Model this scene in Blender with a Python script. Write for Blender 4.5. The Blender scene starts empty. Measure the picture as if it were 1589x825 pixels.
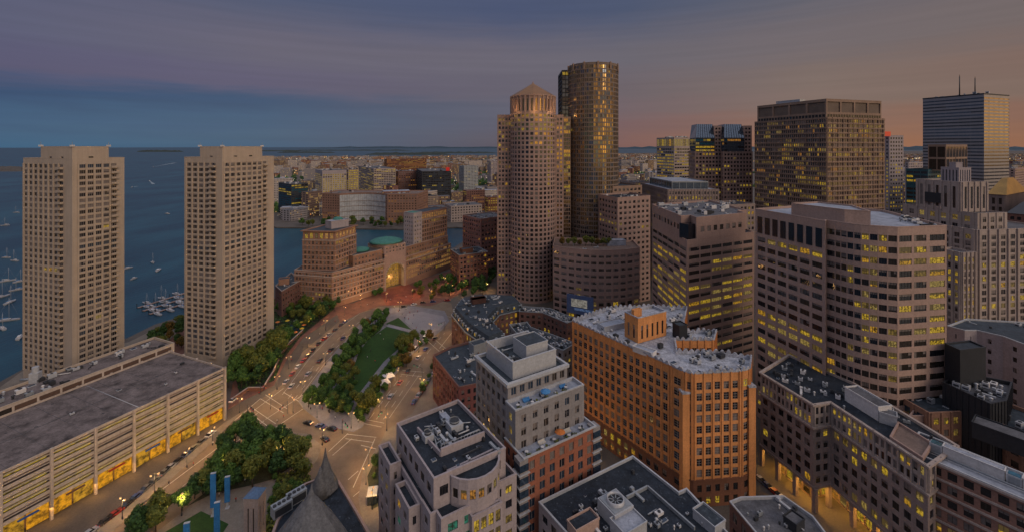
import bpy, math, random
from mathutils import Vector, Matrix
R = math.radians
random.seed(7)
S = bpy.context.scene
COL = S.collection
# ---------------------------------------------------------------- camera
H = 121.0; F = 670.0; CX = 794.5; HY = 228.0
cam = bpy.data.cameras.new('camera'); co = bpy.data.objects.new('camera', cam); COL.objects.link(co)
co.location = (0, 0, H); co.rotation_euler = (R(90), 0, 0)
cam.sensor_width = 36; cam.lens = 36 * F / 1589; cam.shift_y = -(412.5 - HY) / 1589
cam.clip_start = 1; cam.clip_end = 200000
S.camera = co
# ---------------------------------------------------------------- world
W = bpy.data.worlds.new('World'); S.world = W; W.use_nodes = True
def lin(c): return tuple((v/255/12.92 if v/255 < .04045 else ((v/255+.055)/1.055)**2.4) for v in c)
def build_world():
    nt = W.node_tree; N = nt.nodes; Lk = nt.links
    for n in list(N): N.remove(n)
    out = N.new('ShaderNodeOutputWorld'); bg = N.new('ShaderNodeBackground'); Lk.new(bg.outputs[0], out.inputs[0])
    tc = N.new('ShaderNodeTexCoord'); sep = N.new('ShaderNodeSeparateXYZ'); Lk.new(tc.outputs['Generated'], sep.inputs[0])
    def M(op, a, b=None, clamp=False):
        n = N.new('ShaderNodeMath'); n.operation = op; n.use_clamp = clamp
        for i, v in enumerate((a, b)):
            if v is None: continue
            if isinstance(v, (int, float)): n.inputs[i].default_value = v
            else: Lk.new(v, n.inputs[i])
        return n.outputs[0]
    x, y, z = sep.outputs
    az = M('ARCTAN2', x, y)
    hyp = M('SQRT', M('ADD', M('MULTIPLY', x, x), M('MULTIPLY', y, y)))
    e = M('DIVIDE', z, hyp)
    # streaky clouds: stretched noise shifts the elevation bands
    cmb = N.new('ShaderNodeCombineXYZ'); Lk.new(M('MULTIPLY', az, 2.0), cmb.inputs[0]); Lk.new(M('MULTIPLY', e, 14.0), cmb.inputs[1])
    nz = N.new('ShaderNodeTexNoise'); nz.inputs['Scale'].default_value = 2.6; nz.inputs['Detail'].default_value = 7; nz.inputs['Roughness'].default_value = .55
    nz.inputs['Distortion'].default_value = .35
    Lk.new(cmb.outputs[0], nz.inputs['Vector'])
    cmb2 = N.new('ShaderNodeCombineXYZ'); Lk.new(M('MULTIPLY', az, 1.0), cmb2.inputs[0]); Lk.new(M('MULTIPLY', e, 40.0), cmb2.inputs[1])
    nz2 = N.new('ShaderNodeTexNoise'); nz2.inputs['Scale'].default_value = 2.2; nz2.inputs['Detail'].default_value = 5
    Lk.new(cmb2.outputs[0], nz2.inputs['Vector'])
    e2 = M('ADD', e, M('MULTIPLY', M('SUBTRACT', nz.outputs['Fac'], .5), .05))
    t = M('ADD', M('MULTIPLY', az, 1 / R(200)), .5)       # -100..100 deg -> 0..1
    def ramp(cols):
        r = N.new('ShaderNodeValToRGB'); el = r.color_ramp.elements
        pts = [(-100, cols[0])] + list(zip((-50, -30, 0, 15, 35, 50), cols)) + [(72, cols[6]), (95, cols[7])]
        while len(el) < len(pts): el.new(.5)
        for k, (a, c) in enumerate(pts):
            el[k].position = a / 200 + .5; el[k].color = (*lin(c), 1)
        Lk.new(t, r.inputs[0]); return r.outputs[0]
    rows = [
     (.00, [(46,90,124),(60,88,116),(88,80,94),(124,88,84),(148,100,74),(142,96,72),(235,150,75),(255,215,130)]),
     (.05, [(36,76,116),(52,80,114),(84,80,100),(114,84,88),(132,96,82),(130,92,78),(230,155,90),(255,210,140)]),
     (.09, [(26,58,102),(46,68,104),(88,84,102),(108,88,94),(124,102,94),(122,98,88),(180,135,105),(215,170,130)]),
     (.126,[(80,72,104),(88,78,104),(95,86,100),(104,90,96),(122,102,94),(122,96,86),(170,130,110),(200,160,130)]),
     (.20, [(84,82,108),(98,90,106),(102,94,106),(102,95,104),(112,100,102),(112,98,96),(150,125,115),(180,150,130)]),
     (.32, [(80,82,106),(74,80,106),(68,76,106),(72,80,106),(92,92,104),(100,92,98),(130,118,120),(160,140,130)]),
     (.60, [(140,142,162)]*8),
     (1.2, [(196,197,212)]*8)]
    prev = ramp(rows[0][1]); pe = rows[0][0]
    for ee, cs in rows[1:]:
        mr = N.new('ShaderNodeMapRange'); mr.interpolation_type = 'SMOOTHSTEP'
        mr.inputs['From Min'].default_value = pe; mr.inputs['From Max'].default_value = ee
        Lk.new(e2, mr.inputs['Value'])
        mx = N.new('ShaderNodeMix'); mx.data_type = 'RGBA'
        Lk.new(mr.outputs[0], mx.inputs[0]); Lk.new(prev, mx.inputs[6]); Lk.new(ramp(cs), mx.inputs[7])
        prev = mx.outputs[2]; pe = ee
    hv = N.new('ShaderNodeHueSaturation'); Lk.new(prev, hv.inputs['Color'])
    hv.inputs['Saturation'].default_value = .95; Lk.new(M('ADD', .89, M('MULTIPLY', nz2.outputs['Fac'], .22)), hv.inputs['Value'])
    # a real low-sun atmosphere underneath, the cloud deck over it
    sky = N.new('ShaderNodeTexSky'); sky.sky_type = 'NISHITA'; sky.sun_disc = False
    sky.sun_elevation = R(SUN_EL); sky.sun_rotation = R(SUN_AZ); sky.altitude = 100
    sc = N.new('ShaderNodeMix'); sc.data_type = 'RGBA'; sc.blend_type = 'ADD'; sc.inputs[0].default_value = 1
    sm = N.new('ShaderNodeMix'); sm.data_type = 'RGBA'; sm.blend_type = 'MULTIPLY'; sm.inputs[0].default_value = 1
    Lk.new(sky.outputs[0], sm.inputs[6]); sm.inputs[7].default_value = (.006, .006, .006, 1)
    Lk.new(hv.outputs[0], sc.inputs[6]); Lk.new(sm.outputs[2], sc.inputs[7])
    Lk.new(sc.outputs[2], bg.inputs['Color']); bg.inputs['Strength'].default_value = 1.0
SUN_EL = 12.0; SUN_AZ = 136.0       # the sunset glow: right of and behind the camera
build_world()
sl = bpy.data.lights.new('sun', 'SUN'); sl.energy = 1.1; sl.angle = R(34); sl.color = (1, .79, .60)
so = bpy.data.objects.new('sun', sl); COL.objects.link(so)
a_ = R(SUN_AZ); e_ = R(26)
sd = Vector((math.sin(a_)*math.cos(e_), math.cos(a_)*math.cos(e_), math.sin(e_)))
so.rotation_euler = (-sd).to_track_quat('-Z', 'Y').to_euler(); so.location = (300, -300, 300)
S.view_settings.view_transform = 'Standard'; S.view_settings.look = 'None'
S.view_settings.exposure = 0.0; S.view_settings.gamma = 1
S.cycles.use_denoising = True; S.cycles.max_bounces = 5; S.cycles.diffuse_bounces = 2; S.cycles.glossy_bounces = 3
S.cycles.sample_clamp_indirect = 3

# ---------------------------------------------------------------- pixel-to-place helpers
def P(px, Y): return ((px - CX) / F * Y, Y)
def G(px, py, z=0.0):
    s = (py - HY) / (H - z); return ((px - CX) / s, F / s)
def RP(z, *pts): return [G(x, y, z) for x, y in pts]
def hit(p, d, px):
    k = (px - CX) / F; t = (p[0] - k * p[1]) / (k * d[1] - d[0]); return (p[0] + t*d[0], p[1] + t*d[1])
def rect(pxL, pxC, pxR, Yc, a):
    c = P(pxC, Yc); a = R(a)
    if math.cos(a)/math.sin(a) < -(pxL-CX)/F+.03: a = math.atan(1/(-(pxL-CX)/F+.25))
    if math.tan(a) < (pxR-CX)/F+.03: a = math.atan((pxR-CX)/F+.25)
    l = hit(c, (-math.cos(a), math.sin(a)), pxL); r = hit(c, (math.sin(a), math.cos(a)), pxR)
    return [l, c, r, (l[0]+r[0]-c[0], l[1]+r[1]-c[1])]
def para(l, c, r): return [l, c, r, (l[0]+r[0]-c[0], l[1]+r[1]-c[1])]
def lerp(a, b, t): return tuple(a[i] + (b[i]-a[i])*t for i in range(len(a)))
def bez(a, b, c, n): return [tuple((1-t)**2*a[i]+2*t*(1-t)*b[i]+t*t*c[i] for i in (0, 1)) for t in [k/n for k in range(n+1)]]
def circ(cx, cy, r, n, a0=0, a1=360): return [(cx+r*math.cos(R(a0+(a1-a0)*k/n)), cy+r*math.sin(R(a0+(a1-a0)*k/n))) for k in range(n + (a1-a0 != 360))]
def area(p): return sum(p[i][0]*p[(i+1) % len(p)][1]-p[(i+1) % len(p)][0]*p[i][1] for i in range(len(p)))/2
def ccw(p): return list(p) if area(p) > 0 else list(p)[::-1]
def inset(poly, d):
    n = len(poly); out = []
    for i in range(n):
        a, b, c = Vector(poly[i-1]), Vector(poly[i]), Vector(poly[(i+1) % n])
        u = (b-a).normalized(); v = (c-b).normalized()
        n1 = Vector((-u.y, u.x)); n2 = Vector((-v.y, v.x)); m = (n1+n2)
        if m.length < 1e-6: m = n1.copy()
        m.normalize(); k = d / max(.35, m.dot(n1)); out.append((b.x+m.x*k, b.y+m.y*k))
    return out
def inside(p, poly):
    c = False; n = len(poly)
    for i in range(n):
        a, b = poly[i], poly[(i+1) % n]
        if (a[1] > p[1]) != (b[1] > p[1]) and p[0] < (b[0]-a[0])*(p[1]-a[1])/(b[1]-a[1])+a[0]: c = not c
    return c
def cen(poly): return (sum(p[0] for p in poly)/len(poly), sum(p[1] for p in poly)/len(poly))
# ---------------------------------------------------------------- materials
MATS = {}
def mat(name, col, rough=.85, var=.25, scale=.35, metal=0, spec=.3, streak=0, col2=None, bump=0, fine=None, fleck=None):
    if name in MATS: return MATS[name]
    m = bpy.data.materials.new(name); m.use_nodes = True; nt = m.node_tree; N = nt.nodes; Lk = nt.links
    b = N['Principled BSDF']; b.inputs['Roughness'].default_value = rough; b.inputs['Metallic'].default_value = metal
    b.inputs['Specular IOR Level'].default_value = spec
    g = N.new('ShaderNodeNewGeometry'); 
    def noise(sc, det, vec=None):
        n = N.new('ShaderNodeTexNoise'); n.inputs['Scale'].default_value = sc; n.inputs['Detail'].default_value = det; n.inputs['Roughness'].default_value = .65
        Lk.new(vec or g.outputs['Position'], n.inputs['Vector']); return n.outputs['Fac']
    r = N.new('ShaderNodeValToRGB'); el = r.color_ramp.elements
    lo = col2 or tuple(c*(1-var) for c in col); hi = tuple(min(1, c*(1+var*.8)) for c in col)
    el[0].position = .32; el[0].color = (*lo, 1); el[1].position = .68; el[1].color = (*hi, 1)
    e = el.new(.5); e.color = (*col, 1)
    n1 = noise(scale*.25, 8); Lk.new(n1, r.inputs[0]); c = r.outputs[0]
    def mul(c, f, lo, hi, a=.3, bb=.7):
        mr = N.new('ShaderNodeMapRange'); mr.inputs['From Min'].default_value = a; mr.inputs['From Max'].default_value = bb
        mr.inputs['To Min'].default_value = lo; mr.inputs['To Max'].default_value = hi; Lk.new(f, mr.inputs['Value'])
        h = N.new('ShaderNodeHueSaturation'); Lk.new(c, h.inputs['Color']); Lk.new(mr.outputs[0], h.inputs['Value']); return h.outputs[0]
    if fine is None: fine = max(.16, var*.9)
    if fine: c = mul(c, noise(1.7, 4), 1-fine, 1+fine)
    if streak:
        mp = N.new('ShaderNodeMapping'); mp.inputs['Scale'].default_value = (1, 1, .06); Lk.new(g.outputs['Position'], mp.inputs[0])
        c = mul(c, noise(.9, 5, mp.outputs[0]), 1-streak, 1+streak*.5)
    if fleck:
        gt = N.new('ShaderNodeMapRange'); gt.inputs['From Min'].default_value = .60; gt.inputs['From Max'].default_value = .68; Lk.new(noise(1.1, 9), gt.inputs['Value'])
        fx = N.new('ShaderNodeMix'); fx.data_type = 'RGBA'; fk = N.new('ShaderNodeMath'); fk.operation = 'MULTIPLY'; fk.inputs[1].default_value = fleck[1]; Lk.new(gt.outputs[0], fk.inputs[0]); Lk.new(fk.outputs[0], fx.inputs[0])
        Lk.new(c, fx.inputs[6]); fx.inputs[7].default_value = (*fleck[0], 1); c = fx.outputs[2]
    Lk.new(c, b.inputs['Base Color'])
    if bump:
        bp = N.new('ShaderNodeBump'); bp.inputs['Strength'].default_value = bump; bp.inputs['Distance'].default_value = .3
        Lk.new(noise(2.5, 5), bp.inputs['Height']); Lk.new(bp.outputs[0], b.inputs['Normal'])
    MATS[name] = m; return m
def glow(name, col, st, noisy=True, sc=.9, lo=.15):
    if name in MATS: return MATS[name]
    m = bpy.data.materials.new(name); m.use_nodes = True; nt = m.node_tree; N = nt.nodes; Lk = nt.links
    b = N['Principled BSDF']; b.inputs['Base Color'].default_value = (.03, .025, .02, 1); b.inputs['Roughness'].default_value = .15
    b.inputs['Emission Color'].default_value = (*col, 1); b.inputs['Emission Strength'].default_value = st
    if noisy:
        g = N.new('ShaderNodeNewGeometry'); n = N.new('ShaderNodeTexNoise'); n.inputs['Scale'].default_value = sc; n.inputs['Detail'].default_value = 3
        n.inputs['Roughness'].default_value = .7
        Lk.new(g.outputs['Position'], n.inputs['Vector']); mr = N.new('ShaderNodeMapRange')
        mr.inputs['From Min'].default_value = .38; mr.inputs['From Max'].default_value = .6; mr.inputs['To Min'].default_value = st*lo; mr.inputs['To Max'].default_value = st*1.35
        Lk.new(n.outputs['Fac'], mr.inputs['Value']); Lk.new(mr.outputs[0], b.inputs['Emission Strength'])
    MATS[name] = m; return m
def glass(name, col, rough=.08, spec=.8, metal=0.0):
    if name in MATS: return MATS[name]
    m = mat(name, col, rough=rough, var=.35, scale=3, spec=spec, metal=metal, fine=.3); return m
KIND = {
 'dark': glass('window_glass_dark', (.012, .013, .018)),
 'deep': glass('window_glass_deep', (.03, .024, .02), .2, .4),
 'blue': glass('window_glass_blue', (.03, .05, .08), .06, .9, .2),
 'blind': mat('window_blind', (.15, .125, .115), .5, .3, 2, spec=.5),
 'lit': glow('window_lit', (1, .64, .05), .35, sc=1.6, lo=.08),
 'warm': glow('window_lit_warm', (1, .42, .06), .28, sc=1.6, lo=.1),
 'dim': glow('window_lit_dim', (.9, .58, .12), .13),
 'lit2': glow('window_lit_soft', (1, .70, .18), .22, sc=2.2, lo=.1), 'lit3': glow('window_lit_amber', (1, .52, .04), .34, sc=1.3, lo=.05), 'blindlit': glow('window_blind_glow', (.9, .6, .2), .07, False),
 'teal': glow('window_lit_teal', (.05, .6, .38), .16),
 'litf': glow('window_lit_far', (1, .66, .08), .26, sc=.25, lo=.3),
 'gold': glass('curtain_glass_gold', (.50, .33, .12), .14, .8, .95),  # sunset reflection put into the glass colour as gold
 'slate': glass('curtain_glass_slate', (.10, .13, .17), .06, .8, .6),
 'cyan': glass('curtain_glass_blue', (.02, .12, .18), .08, .8, .3),
}
M_ = dict(
 concrete=mat('pale_concrete', (.41, .33, .26), var=.10, streak=.10, fine=.06, bump=.1),
 garage=mat('garage_concrete', (.46, .375, .31), var=.18, streak=.2, fine=.1),
 brick=mat('red_brown_brick', (.26, .145, .10), var=.2),
 brickd=mat('dark_brick', (.17, .088, .072), var=.25),
 pinkbrick=mat('pink_brick', (.23, .12, .105), var=.2),
 orange=mat('orange_brick', (.60, .262, .095), var=.18, streak=.15),
 orangeb=mat('brown_brick_base', (.17, .075, .045), var=.2),
 granite=mat('pink_granite', (.33, .225, .19), var=.12, streak=.08),
 granite2=mat('rose_granite', (.37, .255, .21), var=.1, streak=.1),
 brownst=mat('brown_stone', (.31, .21, .175), var=.12, streak=.1),
 bronze=mat('bronze_panels', (.28, .19, .14), var=.15, streak=.12),
 lime=mat('limestone', (.37, .30, .265), var=.14, streak=.15),
 whitest=mat('pale_stone', (.34, .29, .295), var=.1, streak=.12),
 greyst=mat('grey_stone', (.24, .225, .225), var=.12, streak=.15),
 taupe=mat('taupe_stone', (.27, .21, .19), var=.12, streak=.12),
 white=mat('white_paint', (.55, .53, .52), var=.12),
 grey=mat('grey_metal', (.28, .30, .32), rough=.5, var=.15, metal=.3),
 lgrey=mat('light_grey_metal', (.42, .43, .45), rough=.5, var=.12, metal=.2),
 dark=mat('dark_metal', (.035, .037, .042), rough=.5, var=.2),
 black=mat('black_cladding', (.028, .03, .035), rough=.45, var=.2, streak=.1),
 rdark=mat('dark_roof_membrane', (.017, .023, .033), rough=.8, var=.5, scale=1.2, fine=.35, bump=.2, fleck=((.14, .16, .19), .55)),
 rslate=mat('blue_slate_roof', (.032, .043, .055), rough=.6, var=.45, scale=2, fine=.35, fleck=((.16, .18, .20), .5)),
 rgrey=mat('grey_roof_gravel', (.10, .10, .11), var=.4, scale=1, fine=.25, fleck=((.22, .22, .24), .5)),
 rlight=mat('pale_roof_membrane', (.27, .29, .34), var=.35, scale=1, fine=.2, fleck=((.12, .12, .14), .5)),
 rgar=mat('worn_garage_deck', (.135, .11, .105), var=.65, scale=.7, fine=.3, fleck=((.28, .25, .24), .45)),
 rbrown=mat('brown_roof_deck', (.17, .12, .10), var=.25, scale=1),
 rwhite=mat('white_roof_coating', (.34, .35, .39), var=.4, scale=2, fine=.35, fleck=((.12, .13, .15), .7)),
 copper=mat('green_copper', (.045, .17, .14), rough=.6, var=.3, scale=1.5),
 goldroof=mat('gilded_roof', (.28, .16, .035), rough=.4, var=.3, metal=.3),
 frame=mat('window_frame_dark', (.03, .028, .028), rough=.5, var=.1),
 framel=mat('window_frame_light', (.30, .26, .24), rough=.6, var=.1),
 asphalt=mat('asphalt_road', (.175, .13, .092), var=.22, scale=.6, fine=.12),
 pave=mat('granite_paving', (.19, .16, .13), var=.2, scale=.8, fine=.15),
 pavel=mat('lavender_grey_paving', (.185, .175, .19), var=.2, scale=.8, fine=.15),
 brickp=mat('brick_paving', (.16, .075, .055), var=.25, scale=.8),
 redp=mat('red_brick_plaza', (.18, .05, .035), var=.3, scale=.8),
 line=mat('road_paint', (.45, .42, .36), var=.2, scale=3),
 lawn=mat('lawn_grass', (.020, .056, .008), var=.25, scale=1.5, fine=.3, bump=.3),
 bark=mat('tree_bark', (.06, .045, .035), var=.3, scale=5),
 slateR=mat('slate_tiles', (.10, .098, .10), rough=.6, var=.25, scale=3, fine=.3, bump=.4),
)
# ---------------------------------------------------------------- mesh builder
class MB:
    def __init__(s): s.v = []; s.f = []; s.m = []; s.mats = []; s.sm = []
    def mi(s, m):
        if m not in s.mats: s.mats.append(m)
        return s.mats.index(m)
    def face(s, pts, m, sm=False):
        k = len(s.v); s.v += [tuple(p) for p in pts]; s.f.append(tuple(range(k, k+len(pts)))); s.m.append(s.mi(m)); s.sm.append(sm)
    def mesh(s, vs, fs, m, sm=False):
        k = len(s.v); s.v += [tuple(p) for p in vs]; i = s.mi(m)
        for f in fs: s.f.append(tuple(k+j for j in f)); s.m.append(i); s.sm.append(sm)
    def box(s, c, d, m, ang=0):
        ca, sa = math.cos(ang), math.sin(ang); vs = []
        for z in (-.5, .5):
            for x, y in ((-.5, -.5), (.5, -.5), (.5, .5), (-.5, .5)):
                X, Y = x*d[0], y*d[1]; vs.append((c[0]+X*ca-Y*sa, c[1]+X*sa+Y*ca, c[2]+z*d[2]))
        s.mesh(vs, [(3, 2, 1, 0), (4, 5, 6, 7), (0, 1, 5, 4), (1, 2, 6, 5), (2, 3, 7, 6), (3, 0, 4, 7)], m)
    def prism(s, poly, z0, z1, m, mt=None, bottom=False):
        poly = ccw(poly); n = len(poly)
        for i in range(n):
            a, b = poly[i], poly[(i+1) % n]
            s.face([(a[0], a[1], z0), (b[0], b[1], z0), (b[0], b[1], z1), (a[0], a[1], z1)], m)
        s.face([(p[0], p[1], z1) for p in poly], mt or m)
        if bottom: s.face([(p[0], p[1], z0) for p in poly][::-1], m)
    def rings(s, rs, m, cap=True, sm=True, closed=True):
        n = len(rs[0]); vs = [p for r in rs for p in r]; fs = []
        for k in range(len(rs)-1):
            for i in range(n if closed else n-1):
                j = (i+1) % n; fs.append((k*n+i, k*n+j, (k+1)*n+j, (k+1)*n+i))
        if cap: fs.append(tuple(range(n))[::-1]); fs.append(tuple((len(rs)-1)*n+i for i in range(n)))
        s.mesh(vs, fs, m, sm)
    def lathe(s, c, prof, n, m, cap=True, sm=True):
        s.rings([[(c[0]+r*math.cos(2*math.pi*i/n), c[1]+r*math.sin(2*math.pi*i/n), c[2]+z) for i in range(n)] for r, z in prof], m, cap, sm)
    def cyl(s, c, r, h, m, n=10): s.lathe(c, [(r, 0), (r, h)], n, m, True, False)
    def tube(s, a, b, r, m, n=6, r2=None):
        a, b = Vector(a), Vector(b); d = (b-a).normalized(); u = d.orthogonal().normalized(); w = d.cross(u); r2 = r if r2 is None else r2
        s.rings([[p+(u*math.cos(2*math.pi*i/n)+w*math.sin(2*math.pi*i/n))*q for i in range(n)] for p, q in ((a, r), (b, r2))], m, True, True)
    def build(s, name, parent=None, org=(0, 0, 0), **kw):
        me = bpy.data.meshes.new(name); me.from_pydata([(x-org[0], y-org[1], z-org[2]) for x, y, z in s.v], [], s.f)
        for m in s.mats: me.materials.append(m)
        me.polygons.foreach_set('material_index', s.m); me.polygons.foreach_set('use_smooth', s.sm); me.update()
        o = bpy.data.objects.new(name, me); COL.objects.link(o)
        if parent is not None: o.parent = parent
        for k, v in kw.items(): o[k] = v
        return o
def empty(name, loc, label, cat, group=None, rz=0):
    o = bpy.data.objects.new(name, None); COL.objects.link(o); o.location = loc; o.rotation_euler = (0, 0, rz); o.empty_display_size = .5
    o['label'] = label; o['category'] = cat
    if group: o['group'] = group
    return o
def copy_tree(o, parent=None, loc=None, rz=None, sc=None, label=None, group=None):
    c = o.copy(); COL.objects.link(c); c.parent = parent
    if loc is not None: c.location = loc
    if rz is not None: c.rotation_euler = (0, 0, rz)
    if sc is not None: c.scale = sc if isinstance(sc, tuple) else (sc,)*3
    if label: c['label'] = label
    if group: c['group'] = group
    for ch in KIDS.get(o.name, ()): copy_tree(ch, c)
    return c
KIDS = {}
def remember(o):
    KIDS[o.name] = [c for c in bpy.data.objects if c.parent == o]
    for c in KIDS[o.name]: remember(c)
# ---------------------------------------------------------------- building engine
def spec(**k):
    d = dict(fh=3.6, bw=3.4, ww=.6, wh=.55, sill=.25, ml=.8, mr=.8, base=0, top=1.2, dep=.25, mull=1, tr=0, pier=0, pw=.4, band=0,
             k=dict(dark=6, deep=3, blind=1, lit=1.5), fr='frame', pm=None)
    d.update(k); return d
ALLB = []
class Bld:
    def __init__(s, name, label, cat, at, wall, group=None):
        s.o = (at[0], at[1], 0.0); s.root = empty(name, s.o, label, cat, group); s.win = []; s.wall = wall; ALLB.append(s)
    def part(s, mb, name, parent=None, **kw): return mb.build(name, parent or s.root, s.o, **kw)
    def facade(s, mb, p, q, z0, z1, sp, wm):
        L = math.hypot(q[0]-p[0], q[1]-p[1]); 
        if L < .05: return
        t = ((q[0]-p[0])/L, (q[1]-p[1])/L); n = (t[1], -t[0]); mid = ((p[0]+q[0])/2, (p[1]+q[1])/2)
        def pt(x, z, d=0): return (p[0]+t[0]*x-n[0]*d, p[1]+t[1]*x-n[1]*d, z)
        def quad(x0, x1, a, b, m=wm):
            if x1-x0 > 1e-4 and b-a > 1e-4: mb.face([pt(x0, a), pt(x1, a), pt(x1, b), pt(x0, b)], m)
        dist = math.hypot(*mid); facing = -(n[0]*mid[0]+n[1]*mid[1])/dist
        if sp is None or facing < -.12 or L < sp['ml']+sp['mr']+.9: quad(0, L, z0, z1); return
        U = L-sp['ml']-sp['mr']; nb = max(1, round(U/sp['bw'])); b = U/nb
        hh = z1-z0-sp['base']-sp['top']; nf = max(1, round(hh/sp['fh'])); fh = hh/nf
        ang = math.atan2(t[1], t[0]); last = z0; w = b*sp['ww']; h = fh*sp['wh']; dp = sp['dep']
        kinds, wts = zip(*sp['k'].items()); run = None
        for f in range(nf):
            zs = z0+sp['base']+f*fh+fh*sp['sill']; zt = zs+h
            quad(0, L, last, zs); x = 0
            for i in range(nb):
                xc = sp['ml']+b*(i+.5); x0 = xc-w/2; x1 = xc+w/2
                quad(x, x0, zs, zt); x = x1
                mb.face([pt(x0, zs), pt(x0, zs, dp), pt(x0, zt, dp), pt(x0, zt)][::-1], wm)
                mb.face([pt(x1, zs), pt(x1, zs, dp), pt(x1, zt, dp), pt(x1, zt)], wm)
                mb.face([pt(x0, zs), pt(x1, zs), pt(x1, zs, dp), pt(x0, zs, dp)], wm)
                mb.face([pt(x0, zt), pt(x0, zt, dp), pt(x1, zt, dp), pt(x1, zt)], wm)
                if run is None or random.random() < .36: run = random.choices(kinds, wts)[0]
                kd = run
                kf = sp.get('kf')
                if kf: kd = kf(f, nf, i, nb, kd)
                c = pt(xc, (zs+zt)/2, dp-.02)
                if kd == 'lit': kd = random.choices(('lit', 'lit2', 'lit3', 'dim'), (5, 3, 2, 2))[0]
                vr = random.choices((0, 1, 2, 3), (5, 3, 2, 1))[0] if sp['fr'] and kd in ('lit', 'lit2', 'lit3', 'dark', 'deep', 'dim', 'warm') and dist < 420 else 0
                s.win.append((c, ang, round(w, 2), round(h, 2), sp['mull'], sp['tr'], kd, sp['fr'], vr))
            quad(x, L, zs, zt); last = zt
        quad(0, L, last, z1)
        if sp['pier']:
            zb = z0+sp['base']*.0
            for i in range(nb+1):
                if sp.get('pe', 1) > 1 and i % sp['pe']: continue
                xc = sp['ml']+b*i; c = pt(xc, 0, -sp['pier']/2+.01)
                mb.box((c[0], c[1], (zb+z1)/2+.05), (sp['pw'], sp['pier'], z1-zb+.1), sp['pm'] or wm, ang)
        if sp['band']:
            for f in range(0, nf+1, sp.get('be', 1)):
                zc = z0+sp['base']+f*fh; c = pt(L/2, 0, -sp['band']/2+.01)
                mb.box((c[0], c[1], zc), (L, sp['band'], sp.get('bh', .35)), sp.get('bm') or wm, ang)
    def tier(s, poly, z0, z1, sp, wall=None, roof='rdark', par=1.0, name='wall', cope=None, edge=None, thick=.4, rname='roof'):
        poly = ccw(poly); wm = wall or s.wall; mb = MB(); n = len(poly)
        for i in range(n):
            sx = sp
            if edge is not None and i in edge: sx = edge[i]
            s.facade(mb, poly[i], poly[(i+1) % n], z0, z1, sx, wm)
        s.part(mb, name)
        if roof is None: return poly
        rm = MB(); zi = z1-par; ip = inset(poly, thick)
        rm.face([(p[0], p[1], zi) for p in ip], M_[roof])
        ro = s.part(rm, rname)
        pm = MB(); cm = M_[cope] if cope else wm
        op = inset(poly, -.06)
        for i in range(n):
            j = (i+1) % n
            pm.face([(op[i][0], op[i][1], z1+.12), (op[j][0], op[j][1], z1+.12), (ip[j][0], ip[j][1], z1+.12), (ip[i][0], ip[i][1], z1+.12)], cm)
            pm.face([(op[i][0], op[i][1], z1-.25), (op[j][0], op[j][1], z1-.25), (op[j][0], op[j][1], z1+.12), (op[i][0], op[i][1], z1+.12)], cm)
            pm.face([(ip[i][0], ip[i][1], z1+.12), (ip[j][0], ip[j][1], z1+.12), (ip[j][0], ip[j][1], zi), (ip[i][0], ip[i][1], zi)], cm)
        s.part(pm, 'parapet', ro)
        return poly
    def cornice(s, poly, z, out=.5, h=.6, m=None, name='cornice'):
        poly = ccw(poly); mb = MB(); a = inset(poly, -out); b = inset(poly, .15); m = m or s.wall; n = len(poly)
        for i in range(n):
            j = (i+1) % n
            mb.face([(*a[i], z), (*a[j], z), (*a[j], z+h), (*a[i], z+h)], m); mb.face([(*a[i], z+h), (*a[j], z+h), (*b[j], z+h), (*b[i], z+h)], m)
            mb.face([(*b[i], z), (*b[j], z), (*a[j], z), (*a[i], z)], m)
        s.part(mb, name)
    def box(s, name, c, d, m, ang=0, roofm=None, rim=.5):
        """a rooftop box with its base at c (z = base)"""
        mb = MB(); mb.box((c[0], c[1], c[2]+d[2]/2), d, m, ang)
        o = s.part(mb, name)
        if roofm:
            r = MB(); r.box((c[0], c[1], c[2]+d[2]+.06), (d[0]-.5, d[1]-.5, .1), M_[roofm], ang); s.part(r, 'roof', o)
            e = MB(); ca, sa = math.cos(ang), math.sin(ang)
            for sx, sy, dx, dy in ((0, d[1]/2, d[0]+.2, .22), (0, -d[1]/2, d[0]+.2, .22), (d[0]/2, 0, .22, d[1]-.25), (-d[0]/2, 0, .22, d[1]-.25)):
                e.box((c[0]+sx*ca-sy*sa, c[1]+sx*sa+sy*ca, c[2]+d[2]+rim/2), (dx, dy, rim), m, ang)
            s.part(e, 'parapet', o)
        return o
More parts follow.
